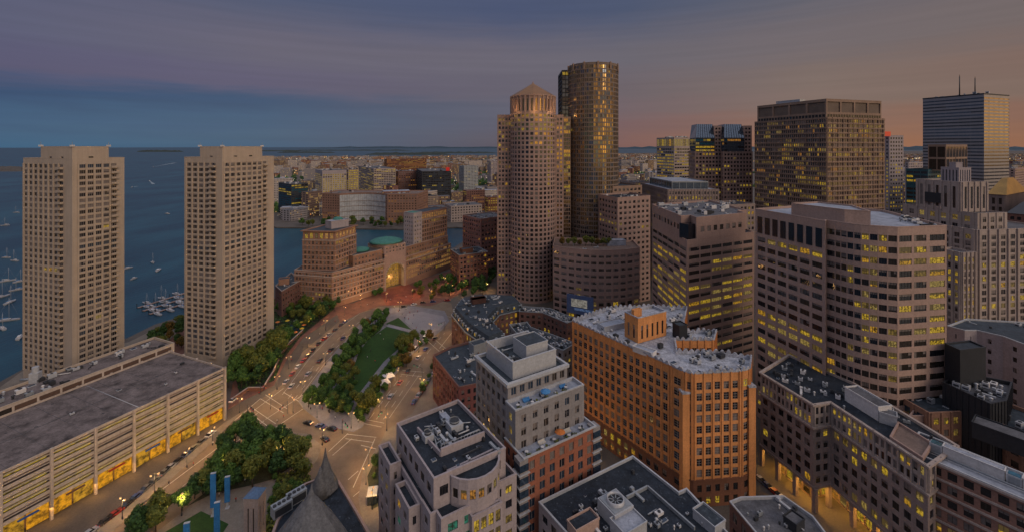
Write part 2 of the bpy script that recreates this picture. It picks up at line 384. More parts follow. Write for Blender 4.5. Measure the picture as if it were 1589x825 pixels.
    def units(s, poly, z, n, ang=0, seed=1, big=1.0, avoid=()):
        rnd = random.Random(seed); poly = ccw(poly); ip = inset(poly, 1.8); xs = [p[0] for p in poly]; ys = [p[1] for p in poly]
        k = 0; tries = 0; done = []; n = int(n*1.35)
        while k < n and tries < n*60:
            tries += 1; x = rnd.uniform(min(xs), max(xs)); y = rnd.uniform(min(ys), max(ys))
            if not inside((x, y), ip) or any(math.hypot(x-a, y-b) < r for a, b, r in list(avoid)+done): continue
            w = rnd.uniform(1.1, 2.8)*big; d = rnd.uniform(1, 2)*big; h = rnd.uniform(.7, 1.8)*big; t = rnd.random(); mb = MB()
            m = rnd.choice([M_['grey'], M_['lgrey'], M_['lgrey'], M_['dark'], M_['white']]); done.append((x, y, max(w, d)*.8))
            if t < .55:
                mb.box((x, y, z+h/2+.2), (w, d, h), m, ang); mb.box((x, y, z+.1), (w*.8, d*.8, .2), M_['dark'], ang)
                mb.cyl((x, y, z+h+.2), min(w, d)*.33, .18, M_['dark'], 10); mb.box((x, y, z+h*.6), (w+.05, d*.7, h*.35), M_['dark'], ang)
                s.part(mb, 'air_handler')
            elif t < .75:
                mb.cyl((x, y, z), .35*big, h*.8, m, 8); mb.lathe((x, y, z+h*.8), [(.55*big, 0), (.5*big, .25), (.1, .45)], 8, m); s.part(mb, 'roof_vent')
            elif t < .82:
                l = rnd.uniform(2.5, 6); a2 = ang+rnd.choice((0, math.pi/2)); mb.box((x, y, z+.45), (l, .7, .55), m, a2); mb.box((x+l*.35*math.cos(a2), y+l*.35*math.sin(a2), z+.75), (.9, .9, .9), m, a2)
                for q in (-.3, .3): mb.box((x+q*l*math.cos(a2), y+q*l*math.sin(a2), z+.1), (.2, .8, .2), M_['dark'], a2)
                s.part(mb, 'air_duct')
            elif t < .9:
                l = rnd.uniform(3, 7); ca, sa = math.cos(ang+rnd.choice((0, math.pi/2))), 0; sa = math.sqrt(max(0, 1-ca*ca))
                mb.tube((x-l/2*ca, y-l/2*sa, z+.5), (x+l/2*ca, y+l/2*sa, z+.5), .16, m, 6)
                for q in (-.4, 0, .4): mb.box((x+q*l*ca, y+q*l*sa, z+.2), (.2, .2, .4), M_['dark'])
                s.part(mb, 'roof_pipe')
            else:
                mb.box((x, y, z+.12), (w, d, .24), M_['lgrey'], ang); mb.box((x, y, z+.3), (w*.8, d*.8, .12), KIND['blue'], ang); s.part(mb, 'skylight')
            k += 1
WM = {}
def win_mesh(w, h, mull, tr, kind, fr, vr):
    key = (round(w*4)/4 if w > 1.2 else round(w*10)/10, round(h*5)/5, mull, tr, kind, fr, vr)
    if key not in WM:
        mb = MB(); add_window(mb, (0, 0, 0), 0, w, h, mull, tr, kind, fr, vr)
        o = mb.build('window'); WM[key] = (o.data, w, h); bpy.data.objects.remove(o)
    return WM[key]
def add_window(mb, c, ang, w, h, mull, tr, kind, fr, vr=0):
    ca, sa = math.cos(ang), math.sin(ang)
    def q(x0, x1, z0, z1, d, m): mb.face([(c[0]+x*ca+d*sa, c[1]+x*sa-d*ca, c[2]+z) for x, z in ((x0, z0), (x1, z0), (x1, z1), (x0, z1))], m)
    hw, hh = w/2, h/2; fm = M_[fr] if fr else None
    q(-hw, hw, -hh, hh, 0, KIND[kind])
    if vr:
        bm = KIND['blindlit'] if kind[:3] in ('lit', 'dim', 'war') else KIND['blind']
        if vr == 1: q(-hw, hw, hh-h*.36, hh, .02, bm)
        elif vr == 2: q(-hw, -hw+w/(mull+1), -hh, hh, .02, bm); q(hw-w/(mull+1), hw, hh-h*.5, hh, .021, bm)
        else: q(-hw, hw, hh-h*.72, hh, .02, bm)
    if fm:
        t = .05 if w < 2 else .07
        for i in range(1, mull+1):
            x = -hw+w*i/(mull+1); q(x-t, x+t, -hh, hh, .05, fm)
        for i in range(1, tr+1):
            z = -hh+h*i/(tr+1); q(-hw, hw, z-t, z+t, .045, fm)
        q(-hw, -hw+t, -hh, hh, .04, fm); q(hw-t, hw, -hh, hh, .04, fm)
        q(-hw, hw, hh-t, hh, .042, fm); q(-hw, hw, -hh, -hh+t, .042, fm)
def finish_windows():
    bpy.context.view_layer.update(); dg = bpy.context.evaluated_depsgraph_get()
    cp = Vector((0, 0, H))
    for B in ALLB:
        if not B.win: continue
        sc = []
        for i, w in enumerate(B.win):
            c = Vector(w[0]); X, Y, Z = c.x, c.y, c.z
            px = CX+F*X/Y; py = HY+F*(H-Z)/Y; vis = 0
            if -5 < px < 1594 and -5 < py < 830:
                n = Vector((math.sin(w[1]), -math.cos(w[1]), 0)); f = (cp-c).normalized().dot(n)
                vis = w[2]*w[3]*max(f, 0)/(cp-c).length_squared
            sc.append((vis, i))
        sc.sort(reverse=True); pick = set(); budget = 0
        for v, i in sc:
            if v <= 0 or len(pick) >= 100 or budget > 900: break
            c = Vector(B.win[i][0]); d = c-cp; L = d.length; d.normalize(); budget += 1
            hitq, loc, *_ = S.ray_cast(dg, cp+d*2, d, distance=L-3.2)
            if not hitq: pick.add(i)
        if len(B.win) <= 100: pick = set(range(len(B.win)))
        mb = MB(); rest = 0
        for i, (c, ang, w, h, mull, tr, kd, fr, vr) in enumerate(B.win):
            if i in pick:
                me, mw, mh = win_mesh(w, h, mull, tr, kd, fr, vr); o = bpy.data.objects.new('window', me); COL.objects.link(o); o.parent = B.root
                o.location = (c[0]-B.o[0], c[1]-B.o[1], c[2]); o.rotation_euler = (0, 0, ang); o.scale = (w/mw, 1, h/mh)
            else: add_window(mb, c, ang, w, h, mull, tr, kd, fr, vr); rest += 1
        if rest: B.part(mb, 'windows', kind='stuff')
# ================================================================ BUILDINGS
def K(dark=6, deep=3, blind=1, lit=1.5, **k): d = dict(dark=dark, deep=deep, blind=blind, lit=lit); d.update(k); return d
def mids(a, b, t): return lerp(a, b, t)
# ---- twin concrete apartment towers
def harbor_tower(label, pxL, pxC, pxR, Yc, a, pent, specL, specR, base=0):
    poly = rect(pxL, pxC, pxR, Yc, a); B = Bld('apartment_tower', label, 'tower', cen(poly), M_['concrete'], 'twin concrete apartment towers by the harbour')
    ztop = 115.2
    B.tier(poly, base, ztop, None, edge={0: specL, 1: specR}, roof='rgrey', par=1.2)
    L, C, Rr, Bk = poly
    # penthouse flush with the near corner
    pl = hit(C, (L[0]-C[0], L[1]-C[1]), pent[0]); pr = hit(C, (Rr[0]-C[0], Rr[1]-C[1]), pent[1])
    pp = [pl, C, pr, (pl[0]+pr[0]-C[0], pl[1]+pr[1]-C[1])]; pp = inset(ccw(pp), .06)
    s1 = spec(fh=6, bw=9, ww=.22, wh=.26, sill=.1, ml=3, mr=3, top=3.2, base=0, mull=1, k=K(deep=1, dark=0, lit=0, blind=0))
    B.tier(pp, ztop-.2, 121.1, s1, name='penthouse_wall', roof='rgrey', par=.6)
    for x, y in ((pp[0]), (pp[1]), (pp[2])):
        mb = MB(); mb.box((x, y, 121.5), (1.3, 1.3, .9), M_['white']); mb.cyl((x, y, 121.9), .1, 1.6, M_['grey'], 6); B.part(mb, 'roof_beacon')
    # balconies: last bay of each face
    for (p, q, sp, side) in ((L, C, specL, 0), (C, Rr, specR, 0)):
        Ln = math.hypot(q[0]-p[0], q[1]-p[1]); t = ((q[0]-p[0])/Ln, (q[1]-p[1])/Ln); n = (t[1], -t[0])
        U = Ln-sp['ml']-sp['mr']; nb = max(1, round(U/sp['bw'])); b = U/nb; nf = round((ztop-base-sp['base']-sp['top'])/sp['fh']); fh = (ztop-base-sp['base']-sp['top'])/nf
        ang = math.atan2(t[1], t[0]); xc = Ln-sp['mr']-b*.5
        mb = MB(); mb.box((0, -.7, 0), (b*.95, 1.4, .22), M_['concrete']); mb.box((0, -1.36, .55), (b*.95, .14, 1.0), M_['concrete'])
        mb.box((-b*.45, -.7, .5), (.14, 1.3, .9), M_['concrete']); mb.box((b*.45, -.7, .5), (.14, 1.3, .9), M_['concrete'])
        o = mb.build('balcony', B.root); me = o.data
        for f in range(nf):
            if f: o = bpy.data.objects.new('balcony', me); COL.objects.link(o); o.parent = B.root
            z = base+sp['base']+f*fh+.15
            o.location = (p[0]+t[0]*xc+n[0]*.02-B.o[0], p[1]+t[1]*xc+n[1]*.02-B.o[1], z); o.rotation_euler = (0, 0, ang)
    # floor lines
    mb = MB()
    for (p, q, sp) in ((L, C, specL), (C, Rr, specR)):
        Ln = math.hypot(q[0]-p[0], q[1]-p[1]); t = ((q[0]-p[0])/Ln, (q[1]-p[1])/Ln); n = (t[1], -t[0]); ang = math.atan2(t[1], t[0])
        U = Ln-sp['ml']-sp['mr']; nb = max(1, round(U/sp['bw']))
        for i in range(nb):
            x = sp['ml']+U/nb*i; mb.box((p[0]+t[0]*x+n[0]*.15, p[1]+t[1]*x+n[1]*.15, (base+sp['base']+ztop-sp['top'])/2), (.7, .34, ztop-sp['top']-base-sp['base']), M_['concrete'], ang)
    B.part(mb, 'pilasters')
    return B, poly
kt = K(dark=8, deep=6, blind=4, lit=.12, warm=.03, blue=.8, teal=.05)
HT1, ht1p = harbor_tower('beige concrete apartment tower nearest the left edge, boats on the water beside it', 36, 112, 193, 214, 16.2, (63, 169),
    spec(fh=2.86, bw=3.95, ww=.74, wh=.64, sill=.19, ml=.4, mr=6.3, base=5.5, top=2.6, k=kt, mull=1, fr='framel'),
    spec(fh=2.86, bw=3.4, ww=.78, wh=.64, sill=.19, ml=2.4, mr=3.3, base=5.5, top=2.6, k=kt, mull=2, fr='framel'))
HT2, ht2p = harbor_tower('beige concrete apartment tower behind the garage end, with big trees at its foot', 286, 345, 425, 235.7, 15, (310, 407),
    spec(fh=2.86, bw=4.6, ww=.74, wh=.64, sill=.19, ml=1.4, mr=4.2, base=5.5, top=2.6, k=kt, mull=2, fr='framel'),
    spec(fh=2.86, bw=3.7, ww=.74, wh=.64, sill=.19, ml=1.0, mr=5.4, base=5.5, top=2.6, k=kt, mull=2, fr='framel'))

# ---- parking garage
gz = 22.4
A = G(348, 572, gz); Fr = G(0, 735, gz); d = (Fr[0]-A[0], Fr[1]-A[1]); Ln = math.hypot(*d); d = (d[0]/Ln, d[1]/Ln)
E = (A[0]+d[0]*112, A[1]+d[1]*112); nB = (d[1], -d[0])
if nB[0] > 0: nB = (-nB[0], -nB[1])
A2 = (A[0]+nB[0]*40, A[1]+nB[1]*40); E2 = (E[0]+nB[0]*40, E[1]+nB[1]*40)
B = Bld('parking_garage', 'long concrete parking garage with open ribbed decks and bare stained roof', 'garage', cen([A, E, E2, A2]), M_['garage'])
nfl = 6; g0 = 6.4; fh = (gz-g0)/nfl
deck = MB(); par_ = MB()
poly = ccw([A, E, E2, A2]); core = inset(poly, 3.0)
c2 = MB(); c2.prism(core, 0, gz-1.2, M_['brownst']); B.part(c2, 'core_wall')
ndk = 0
for f in range(nfl+1):
    z = g0+f*fh
    mb = MB(); mb.prism(inset(poly, .3), z-.35, z, M_['garage'], M_['rgar'], bottom=True); B.part(mb, 'deck')
    if f < nfl or True:
        mb = MB()
        for i in range(4):
            p, q = poly[i], poly[(i+1) % 4]
            L_ = math.hypot(q[0]-p[0], q[1]-p[1]); ang = math.atan2(q[1]-p[1], q[0]-p[0]); m_ = mids(p, q, .5)
            hh = 1.15 if f < nfl else .9
            mb.box((m_[0], m_[1], z+hh/2-.25), (L_+.2, .25, hh), M_['garage'], ang)
            if f < nfl: mb.box((m_[0], m_[1], z+1.75), (L_, .3, .28), M_['garage'], ang)
        B.part(mb, 'guard_rail')
# ribs
for i in range(4):
    p, q = poly[i], poly[(i+1) % 4]; L_ = math.hypot(q[0]-p[0], q[1]-p[1]); n_ = max(2, round(L_/11)); ang = math.atan2(q[1]-p[1], q[0]-p[0])
    ny = (q[1]-p[1])/L_, -(q[0]-p[0])/L_
    for k in range(n_+1):
        c = lerp(p, q, k/n_); mb = MB(); mb.box((c[0]+ny[0]*.35, c[1]+ny[1]*.35, gz/2+.4), (.75, .8, gz+.8), M_['garage'], ang); B.part(mb, 'rib_column')
    if abs((q[0]-p[0])*d[0]+(q[1]-p[1])*d[1]) > L_*.9 and ny[0] > 0:   # street side
        for k in range(n_*2):
            c = lerp(p, q, (k+.5)/(n_*2)); mb = MB(); kd = ['amber', 'amber', 'amber2'][k % 3]
            KIND.setdefault('amber', glow('shopfront_glow', (1, .42, .01), .50, sc=.6, lo=.3)); KIND.setdefault('amber2', glow('shopfront_glow_warm', (1, .5, .03), .36, sc=.5))
            mb.box((c[0]-ny[0]*.9, c[1]-ny[1]*.9, g0/2-.2), (L_/(n_*2)-.5, .1, g0-1.3), KIND[kd], ang); B.part(mb, 'shopfront')
        mb = MB()
        for k in range(n_):
            c = lerp(p, q, (k+.5)/n_); mb.box((c[0]+ny[0]*.9, c[1]+ny[1]*.5, g0-.75), (L_/n_*.42, .8, .25), [mat('awning_red', (.4, .03, .02)), mat('awning_blue', (.03, .1, .3)), M_['orangeb']][k % 3], ang)
        B.part(mb, 'awning')
# added glow strips standing in for lamplit deck interiors, between the rails
for f in range(nfl):
    z = g0+f*fh+fh-.62
    for i in range(4):
        p, q = poly[i], poly[(i+1) % 4]; L_ = math.hypot(q[0]-p[0], q[1]-p[1]); ny = (q[1]-p[1])/L_, -(q[0]-p[0])/L_
        if ny[0] < 0 and ny[1] > 0: continue
        ang = math.atan2(q[1]-p[1], q[0]-p[0])
        for k in range(round(L_/11)):
            if random.random() < .75 and L_ > 60:
                c = lerp(p, q, (k+.5)/round(L_/11)); mb = MB()
                mb.box((c[0]-ny[0]*.6, c[1]-ny[1]*.6, z-.72), (9.4, .2, .7), glow('garage_tube_light', (1, .68, .03), .34, sc=.4, lo=.2), ang); B.part(mb, 'tube_light')
gp = inset(poly, 5); mb = MB()
for t0, t1 in ((.12, .35), (.42, .6)):
    pass
for t in (.18, .52, .8):
    a, b = lerp(poly[0], poly[1], t), lerp(poly[3], poly[2], t)
for k in range(1, 12):
    cl = [lerp(A, E, k/12), lerp(A2, E2, k/12)]; mb.tube((*lerp(*cl, .03), gz+.02), (*lerp(*cl, .97), gz+.02), .05, M_['rgrey'], 4)
for k in range(22):
    q_ = lerp(lerp(A, E, random.random()), lerp(A2, E2, random.random()), random.uniform(.1, .9)); mb.box((*q_, gz+.03), (random.uniform(.4, 1), .5, .05), M_['dark'], random.random())
cl = [lerp(A, E, .28), lerp(A2, E2, .28)]; mb.tube((*lerp(*cl, .02), gz+.05), (*lerp(*cl, .98), gz+.05), .12, M_['lgrey'])
cl = [lerp(A, A2, .5), lerp(E, E2, .5)]; mb.tube((*lerp(*cl, .05), gz+.05), (*lerp(*cl, .98), gz+.05), .10, M_['rgrey']); B.part(mb, 'expansion_joint')
B.units(inset(poly, 3), gz, 7, math.atan2(d[1], d[0]), 5, .6)
GAR = B; GPOLY = poly
# raised back strip of the garage
S0, S1 = lerp(A2, E2, -.02), E2; w = 17
q1 = (S0[0]+nB[0]*w, S0[1]+nB[1]*w); q2 = (S1[0]+nB[0]*w, S1[1]+nB[1]*w)
nb1 = (nB[0]*.5, nB[1]*.5)
B = Bld('low_annex', 'long flat roofed annex with brown panels along the back of the garage', 'building', cen([S0, S1, q1, q2]), M_['garage'])
sp = spec(fh=3.4, bw=6.5, ww=.9, wh=.72, sill=.14, ml=1, mr=1, top=.8, base=0, mull=0, fr=None, k=dict(brownp=12, blue=1, deep=2), dep=.12)
KIND['brownp'] = mat('brown_infill_panel', (.10, .06, .045), var=.2)
ap = ccw([(S0[0]+nb1[0], S0[1]+nb1[1]), (S1[0]+nb1[0], S1[1]+nb1[1]), q2, q1])
B.tier(ap, 0, gz-.3, None, roof=None, name='lower_wall')
B.tier(ap, gz-.3, gz+3.5, sp, roof='rgar', par=.9, cope='concrete')
B.units(ap, gz+2.6, 46, math.atan2(d[1], d[0]), 11, 1.0)
mb = MB(); c = G(55, 592, gz+2.6); mb.box((c[0], c[1], gz+4.6), (3, 2.4, 4), M_['lgrey'], .3); mb.cyl((c[0], c[1], gz+6.6), 1.1, 2.2, M_['lgrey'], 12); mb.tube((c[0]-5, c[1]-1, gz+4), (c[0], c[1], gz+4), .5, M_['grey']); B.part(mb, 'exhaust_stack')

# ---- waterfront brick hotel with arch
zt = 56.8
KIND['hwarm'] = glow('hotel_window_glow', (1, .5, .12), .30, sc=.8, lo=.35)
hot_k = K(dark=5, deep=4, blind=2, lit=1.0, warm=.6)
b0 = (-135, 324); b1 = (-107, 362); b2 = (-93, 378); b3 = (-61, 431)
def off(p, u, k): return (p[0]+u[0]*k, p[1]+u[1]*k)
uF = ((b3[0]-b0[0]), (b3[1]-b0[1])); l_ = math.hypot(*uF); uF = (uF[0]/l_, uF[1]/l_); uB = (-uF[1], uF[0])
B = Bld('brick_hotel', 'big brick waterfront hotel with a tall arch, green dome and two towers', 'hotel', (-100, 385), M_['brick'])
bl = (-167, 331)
ph = spec(fh=3.5, bw=2.8, ww=.56, wh=.6, band=.16, bh=.3, bm=M_['lime'], base=4.5, top=1.3, k=hot_k, tr=1, fr='framel')
phl = spec(fh=3.5, bw=2.8, ww=.6, wh=.62, base=4.5, top=1.3, k=K(dark=2, deep=1, blind=0, lit=2, hwarm=9), tr=1, fr='framel')
pod = [bl, b0, b1, off(b1, uB, 22), off(b0, uB, 30), off(bl, (0, 1), 24)]
B.tier(pod, 0, 27, ph, name='podium_wall', roof='rgrey', cope='lime'); B.cornice(pod, 23, .45, .7, M_['lime'])
B.cornice(pod, 4.2, .35, .5, M_['lime'], 'string_course')
mdd = [off(lerp(b0, b1, .42), uB, 3), off(b1, uB, 3), off(b1, uB, 20), off(lerp(b0, b1, .42), uB, 20)]
B.tier(mdd, 26, 35, spec(fh=3.5, bw=3.3, ww=.42, wh=.5, top=1.2, k=hot_k, fr='framel'), name='upper_wall', roof='rgrey', cope='lime')
# left tower
s_ = 131/64.2; c = ((520-CX)/s_, F/s_); tl = (-161, 331.5); tr_ = (-127.5, 354)
c = (-134.6, 328.5)
tw = para(tl, c, tr_); tw = ccw(tw)
tsp = spec(fh=3.6, bw=3.2, ww=.54, wh=.6, band=.14, bh=.25, bm=M_['lime'], base=.5, top=.8, k=hot_k, tr=1, fr='framel', kf=lambda f, nf, i, nb, k: (('warm' if i % 3 else 'lit') if f == nf-1 else k))
tsp['kf'] = lambda f, nf, i, nb, k: k
B.tier(tw, 26.5, 50, tsp, name='tower_wall', roof=None)
B.tier(inset(tw, .25), 50, zt, spec(fh=5.8, bw=3.9, ww=.55, wh=.72, sill=.1, base=.3, top=.7, k=K(dark=0, deep=0, blind=1, lit=1, hwarm=7), tr=2, fr='framel'), name='crown_wall', roof='rslate', cope='brick', par=.5)
B.cornice(tw, 49.6, .35, .5, M_['lime']); B.cornice(tw, zt-.6, .9, .7, M_['brick'], 'eave')
cc = cen(tw); B.box('penthouse', (cc[0]+3, cc[1]+6, zt-.5), (15, 9, 5.5), M_['whitest'], .9, 'cyan' if 0 else 'rlight'); 
mb = MB(); mb.lathe((cc[0]+2, cc[1]+10, zt+4.8), [(4.2, 0), (4, .8), (2.6, 1.9), (.2, 2.4)], 16, M_['copper']); B.part(mb, 'dome')
# arch block
ab = [b1, b2, off(b2, uB, 24), off(b1, uB, 24)]; Lm = math.hypot(b2[0]-b1[0], b2[1]-b1[1])
def archwall(p, q, z1, r, zc, m, th):
    mb = MB(); L = math.hypot(q[0]-p[0], q[1]-p[1]); t = ((q[0]-p[0])/L, (q[1]-p[1])/L); n = (-t[1], t[0]); cx = L/2
    pr = [(cx-r, 0), (cx-r, zc)]+[(cx-r*math.cos(math.pi*k/14), zc+r*math.sin(math.pi*k/14)) for k in range(1, 14)]+[(cx+r, zc), (cx+r, 0)]
    for dd, fl in ((0, 0), (th, 1)):
        def pt(x, z): return (p[0]+t[0]*x+n[0]*dd, p[1]+t[1]*x+n[1]*dd, z)
        polys = [[(0, 0), (cx-r, 0), (cx-r, zc), (0, zc)], [(cx+r, 0), (L, 0), (L, zc), (cx+r, zc)]]
        k = 14; top = [(cx-r*math.cos(math.pi*i/k), zc+r*math.sin(math.pi*i/k)) for i in range(k+1)]
        polys.append([(0, zc), top[0], (top[0][0], z1), (0, z1)]) ; polys.append([(top[-1][0], zc), (L, zc), (L, z1), (top[-1][0], z1)])
        for i in range(k): polys.append([top[i], top[i+1], (top[i+1][0], z1), (top[i][0], z1)])
        for pl in polys: mb.face([pt(*a) for a in (pl if not fl else pl[::-1])], m)
    for i in range(len(pr)-1):
        a, b = pr[i], pr[i+1]
        mb.face([(p[0]+t[0]*a[0], p[1]+t[1]*a[0], a[1]), (p[0]+t[0]*a[0]+n[0]*th, p[1]+t[1]*a[0]+n[1]*th, a[1]), (p[0]+t[0]*b[0]+n[0]*th, p[1]+t[1]*b[0]+n[1]*th, b[1]), (p[0]+t[0]*b[0], p[1]+t[1]*b[0], b[1])], M_['lime'])
    return mb
B.part(archwall(b1, b2, 31, 8.9, 12.5, M_['granite'], 4), 'arch_wall')
mb = MB()
for k in range(15):
    a = math.pi*k/14; t = ((b2[0]-b1[0])/Lm, (b2[1]-b1[1])/Lm); x = Lm/2-9.3*math.cos(a); z = 12.5+9.3*math.sin(a)
    mb.box((b1[0]+t[0]*x-uB[0]*.2, b1[1]+t[1]*x-uB[1]*.2, z), (1.2, .5, 1.2), M_['lime'], math.atan2(t[1], t[0]))
B.part(mb, 'arch_trim')
ag = MB(); ta = ((b2[0]-b1[0])/Lm, (b2[1]-b1[1])/Lm); am = off(lerp(b1, b2, .5), uB, 7); aa_ = math.atan2(ta[1], ta[0])
ag.box((am[0], am[1], 11), (18, .2, 21), glow('arch_glazing_glow', (1, .55, .08), .30, sc=.7, lo=.25), aa_)
for k in range(9): x_ = -8.4+k*2.1; ag.box((am[0]+ta[0]*x_-uB[0]*.25, am[1]+ta[1]*x_-uB[1]*.25, 11), (.35, .3, 21), M_['brick'], aa_)
for k in range(7): ag.box((am[0]-uB[0]*.25, am[1]-uB[1]*.25, 2+k*3), (18, .3, .35), M_['brick'], aa_)
B.part(ag, 'arch_glazing')
B.tier([b1, b2, off(b2, uB, 22), off(b1, uB, 22)], 31, 37.5, spec(fh=3.2, bw=3.2, ww=.4, wh=.5, top=1, k=hot_k, fr='framel'), name='arch_attic_wall', roof='rgrey', cope='lime', wall=M_['granite'])
mb = MB(); ac = off(lerp(b1, b2, .5), uB, 12)
mb.lathe((ac[0], ac[1], 36.5), [(12.5, 0), (12.5, 3.2)], 20, M_['granite'], False, False); B.part(mb, 'dome_drum')
mb = MB(); mb.lathe((ac[0], ac[1], 38.7), [(14.3, 0), (13, 1), (10, 2.2), (5.5, 3.2), (1, 3.6), (.2, 4.6)], 20, M_['copper']); B.part(mb, 'dome')
g2 = off(lerp(b0, b1, .75), uB, 16); mb = MB(); mb.lathe((g2[0], g2[1], 34.6), [(8, 0), (7, 1.6), (.5, 3)], 12, M_['copper']); B.part(mb, 'dome')
# right wing and tower
rw = [b2, b3, off(b3, uB, 24), off(b2, uB, 24)]
B.tier(rw, 0, 25, phl, name='wing_wall', roof='rgrey', cope='lime'); B.cornice(rw, 20.8, .4, .6, M_['lime'])
rw2 = [off(lerp(b2, b3, .03), uB, 2.5), off(lerp(b2, b3, .97), uB, 2.5), off(lerp(b2, b3, .97), uB, 22), off(lerp(b2, b3, .03), uB, 22)]
B.tier(rw2, 24, 33, spec(fh=3.5, bw=3.3, ww=.42, wh=.5, top=1.2, k=hot_k, fr='framel'), name='upper_wall', roof='rgrey', cope='lime')
k1, k2 = lerp(b2, b3, .38), lerp(b2, b3, .98)
tw2 = ccw([off(k1, uB, 4), off(k2, uB, 4), off(k2, uB, 22), off(k1, uB, 22)])
B.tier(tw2, 32, 53, tsp, name='tower_wall', roof=None); B.cornice(tw2, 52.7, .35, .5, M_['lime'])
B.tier(inset(tw2, .25), 53, 60, spec(fh=5.8, bw=3.3, ww=.5, wh=.72, sill=.1, base=.3, top=.7, k=K(dark=0, deep=0, blind=0, lit=1, hwarm=8), tr=2, fr='framel'), name='crown_wall', roof='rslate', cope='brick', par=.5)
wt = ccw([off(lerp(b2, b3, .2), uB, 3), off(lerp(b2, b3, .38), uB, 3), off(lerp(b2, b3, .38), uB, 16), off(lerp(b2, b3, .2), uB, 16)])
B.tier(wt, 32, 61, spec(fh=3.6, bw=3.2, ww=.4, wh=.45, top=2.5, k=hot_k, fr='framel'), wall=M_['whitest'], name='stair_tower_wall', roof='copper', par=.3)
HOT = B
# warm lights under the arch
for i, (x, y) in enumerate((off(lerp(b1, b2, .5), uB, 5), off(lerp(b1, b2, .5), uB, -7))):
    l = bpy.data.lights.new('arch_lamp', 'POINT'); l.energy = 1500 if i == 0 else 500; l.color = (1, .62, .2); l.shadow_soft_size = 1.2; o = bpy.data.objects.new('arch_lamp', l); COL.objects.link(o); o.location = (x-B.o[0], y-B.o[1], 9 if i == 0 else 5); o.parent = B.root
# small brick wharf building left of the hotel
p = [P(427, 318), P(437, 306), P(466, 330), P(452, 352)]
B = Bld('brick_wharf_building', 'low brick wharf building between the second concrete tower and the brick hotel', 'building', cen(p), M_['brickd'])
B.tier(p, 0, 19, spec(fh=3.4, bw=3.2, ww=.42, wh=.5, base=3, k=hot_k), roof='rslate', cope='lime'); B.units(p, 18, 5, .4, 3)
B.box('penthouse', (*P(441, 325), 18), (7, 5, 4), M_['brick'], .4, 'rslate')

# ---- brick block right of hotel, low green-roofed one before it
p = rect(718, 746, 790, 402, 50)
B = Bld('brick_office_block', 'square brick block with a grey roof garden right of the brick hotel', 'building', cen(p), M_['pinkbrick'])
B.tier(p, 0, 54, spec(fh=4, bw=3.8, ww=.5, wh=.5, base=4, k=K(lit=1.2, warm=1)), roof='rgrey', cope='granite'); B.units(p, 53, 14, .8, 4)
p = rect(699, 712, 757, 372, 64)
B = Bld('brick_office_block', 'low dark brick block with blue edged curved roof before the square brick block', 'building', cen(p), M_['brickd'])
B.tier(p, 0, 28, spec(fh=3.6, bw=3.2, ww=.5, wh=.5, base=4, k=K(lit=2.5, warm=2)), roof='rslate', cope='grey'); B.units(p, 27, 10, .8, 5); 
B.box('penthouse', (cen(p)[0]-2, cen(p)[1]-3, 27), (10, 7, 3.4), M_['orangeb'], .5, 'rslate')

# ---- pyramid-topped tower
cx, cy, r = 17.1, 352, 18.4
B = Bld('round_office_tower', 'round granite office tower with a lit crown and pyramid roof', 'tower', (cx, cy), M_['granite'])
ik = K(dark=7, deep=6, blind=.5, lit=.6)
cylp = circ(cx, cy, r, 32)
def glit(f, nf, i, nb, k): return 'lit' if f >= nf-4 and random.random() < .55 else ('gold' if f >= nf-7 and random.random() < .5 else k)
B.tier(cylp, 0, 148, spec(fh=3.55, bw=3.6, ww=.74, wh=.62, ml=.25, mr=.35, base=1, top=1, k=ik, mull=2, kf=glit), roof=None, name='drum_wall')
B.tier(circ(cx, cy, r-.4, 32), 148, 161.5, spec(fh=11, bw=3.4, ww=.5, wh=.8, sill=.06, ml=.4, mr=.4, base=.3, top=1.2, k=dict(crown=1), fr=None, dep=.6, mull=0), wall=M_['granite'], roof=None, name='crown_wall')
KIND['crown'] = KIND['gold']
B.cornice(circ(cx, cy, r-.4, 32), 160.8, .8, .9, M_['granite'])
for k in range(32):
    a = 2*math.pi*k/32; mb = MB(); mb.box((cx+(r-.1)*math.cos(a), cy+(r-.1)*math.sin(a), 154.5), (.9, .9, 13.4), M_['granite'], a); B.part(mb, 'crown_column')
mb = MB(); mb.lathe((cx, cy, 161.7), [(r+.6, 0), (.5, 10.8), (.1, 12.6)], 8, mat('pyramid_roof', (.24, .12, .045), rough=.45, metal=.5, var=.2), True, False); B.part(mb, 'pyramid_roof')
for a in range(0, 360, 45):
    l = bpy.data.lights.new('crown_lamp', 'POINT'); l.energy = 900; l.color = (1, .55, .18); l.shadow_soft_size = .5; q_ = bpy.data.objects.new('crown_lamp', l); COL.objects.link(q_); q_.parent = B.root
    q_.location = ((r+4)*math.cos(R(a)), (r+4)*math.sin(R(a)), 150)
    l = bpy.data.lights.new('roof_lamp', 'POINT'); l.energy = 260; l.color = (1, .55, .15); l.shadow_soft_size = .4; q_ = bpy.data.objects.new('roof_lamp', l); COL.objects.link(q_); q_.parent = B.root
    q_.location = ((r+3)*math.cos(R(a)), (r+3)*math.sin(R(a)), 165)
for sx, pa, pb, nm in ((-1, 772, 800, 'west'), (1, 846, 873, 'east')):
    xa, xb = P(pa, 358)[0], P(pb, 358)[0]
    sl_ = [(xa, 352), (xb, 352), (xb, 378), (xa, 378)]
    B.tier(sl_, 0, 147, spec(fh=3.55, bw=2.6, ww=.6, wh=.6, ml=.6, mr=.6, base=1, top=2, k=K(gold=9 if sx > 0 else .5, dark=5), mull=1), roof='rdark', name='slab_wall')  # right slab mostly gold panes, the reflected sunset painted in their colour
KIND['goldlit'] = glow('sunset_window', (1, .5, .08), .25)
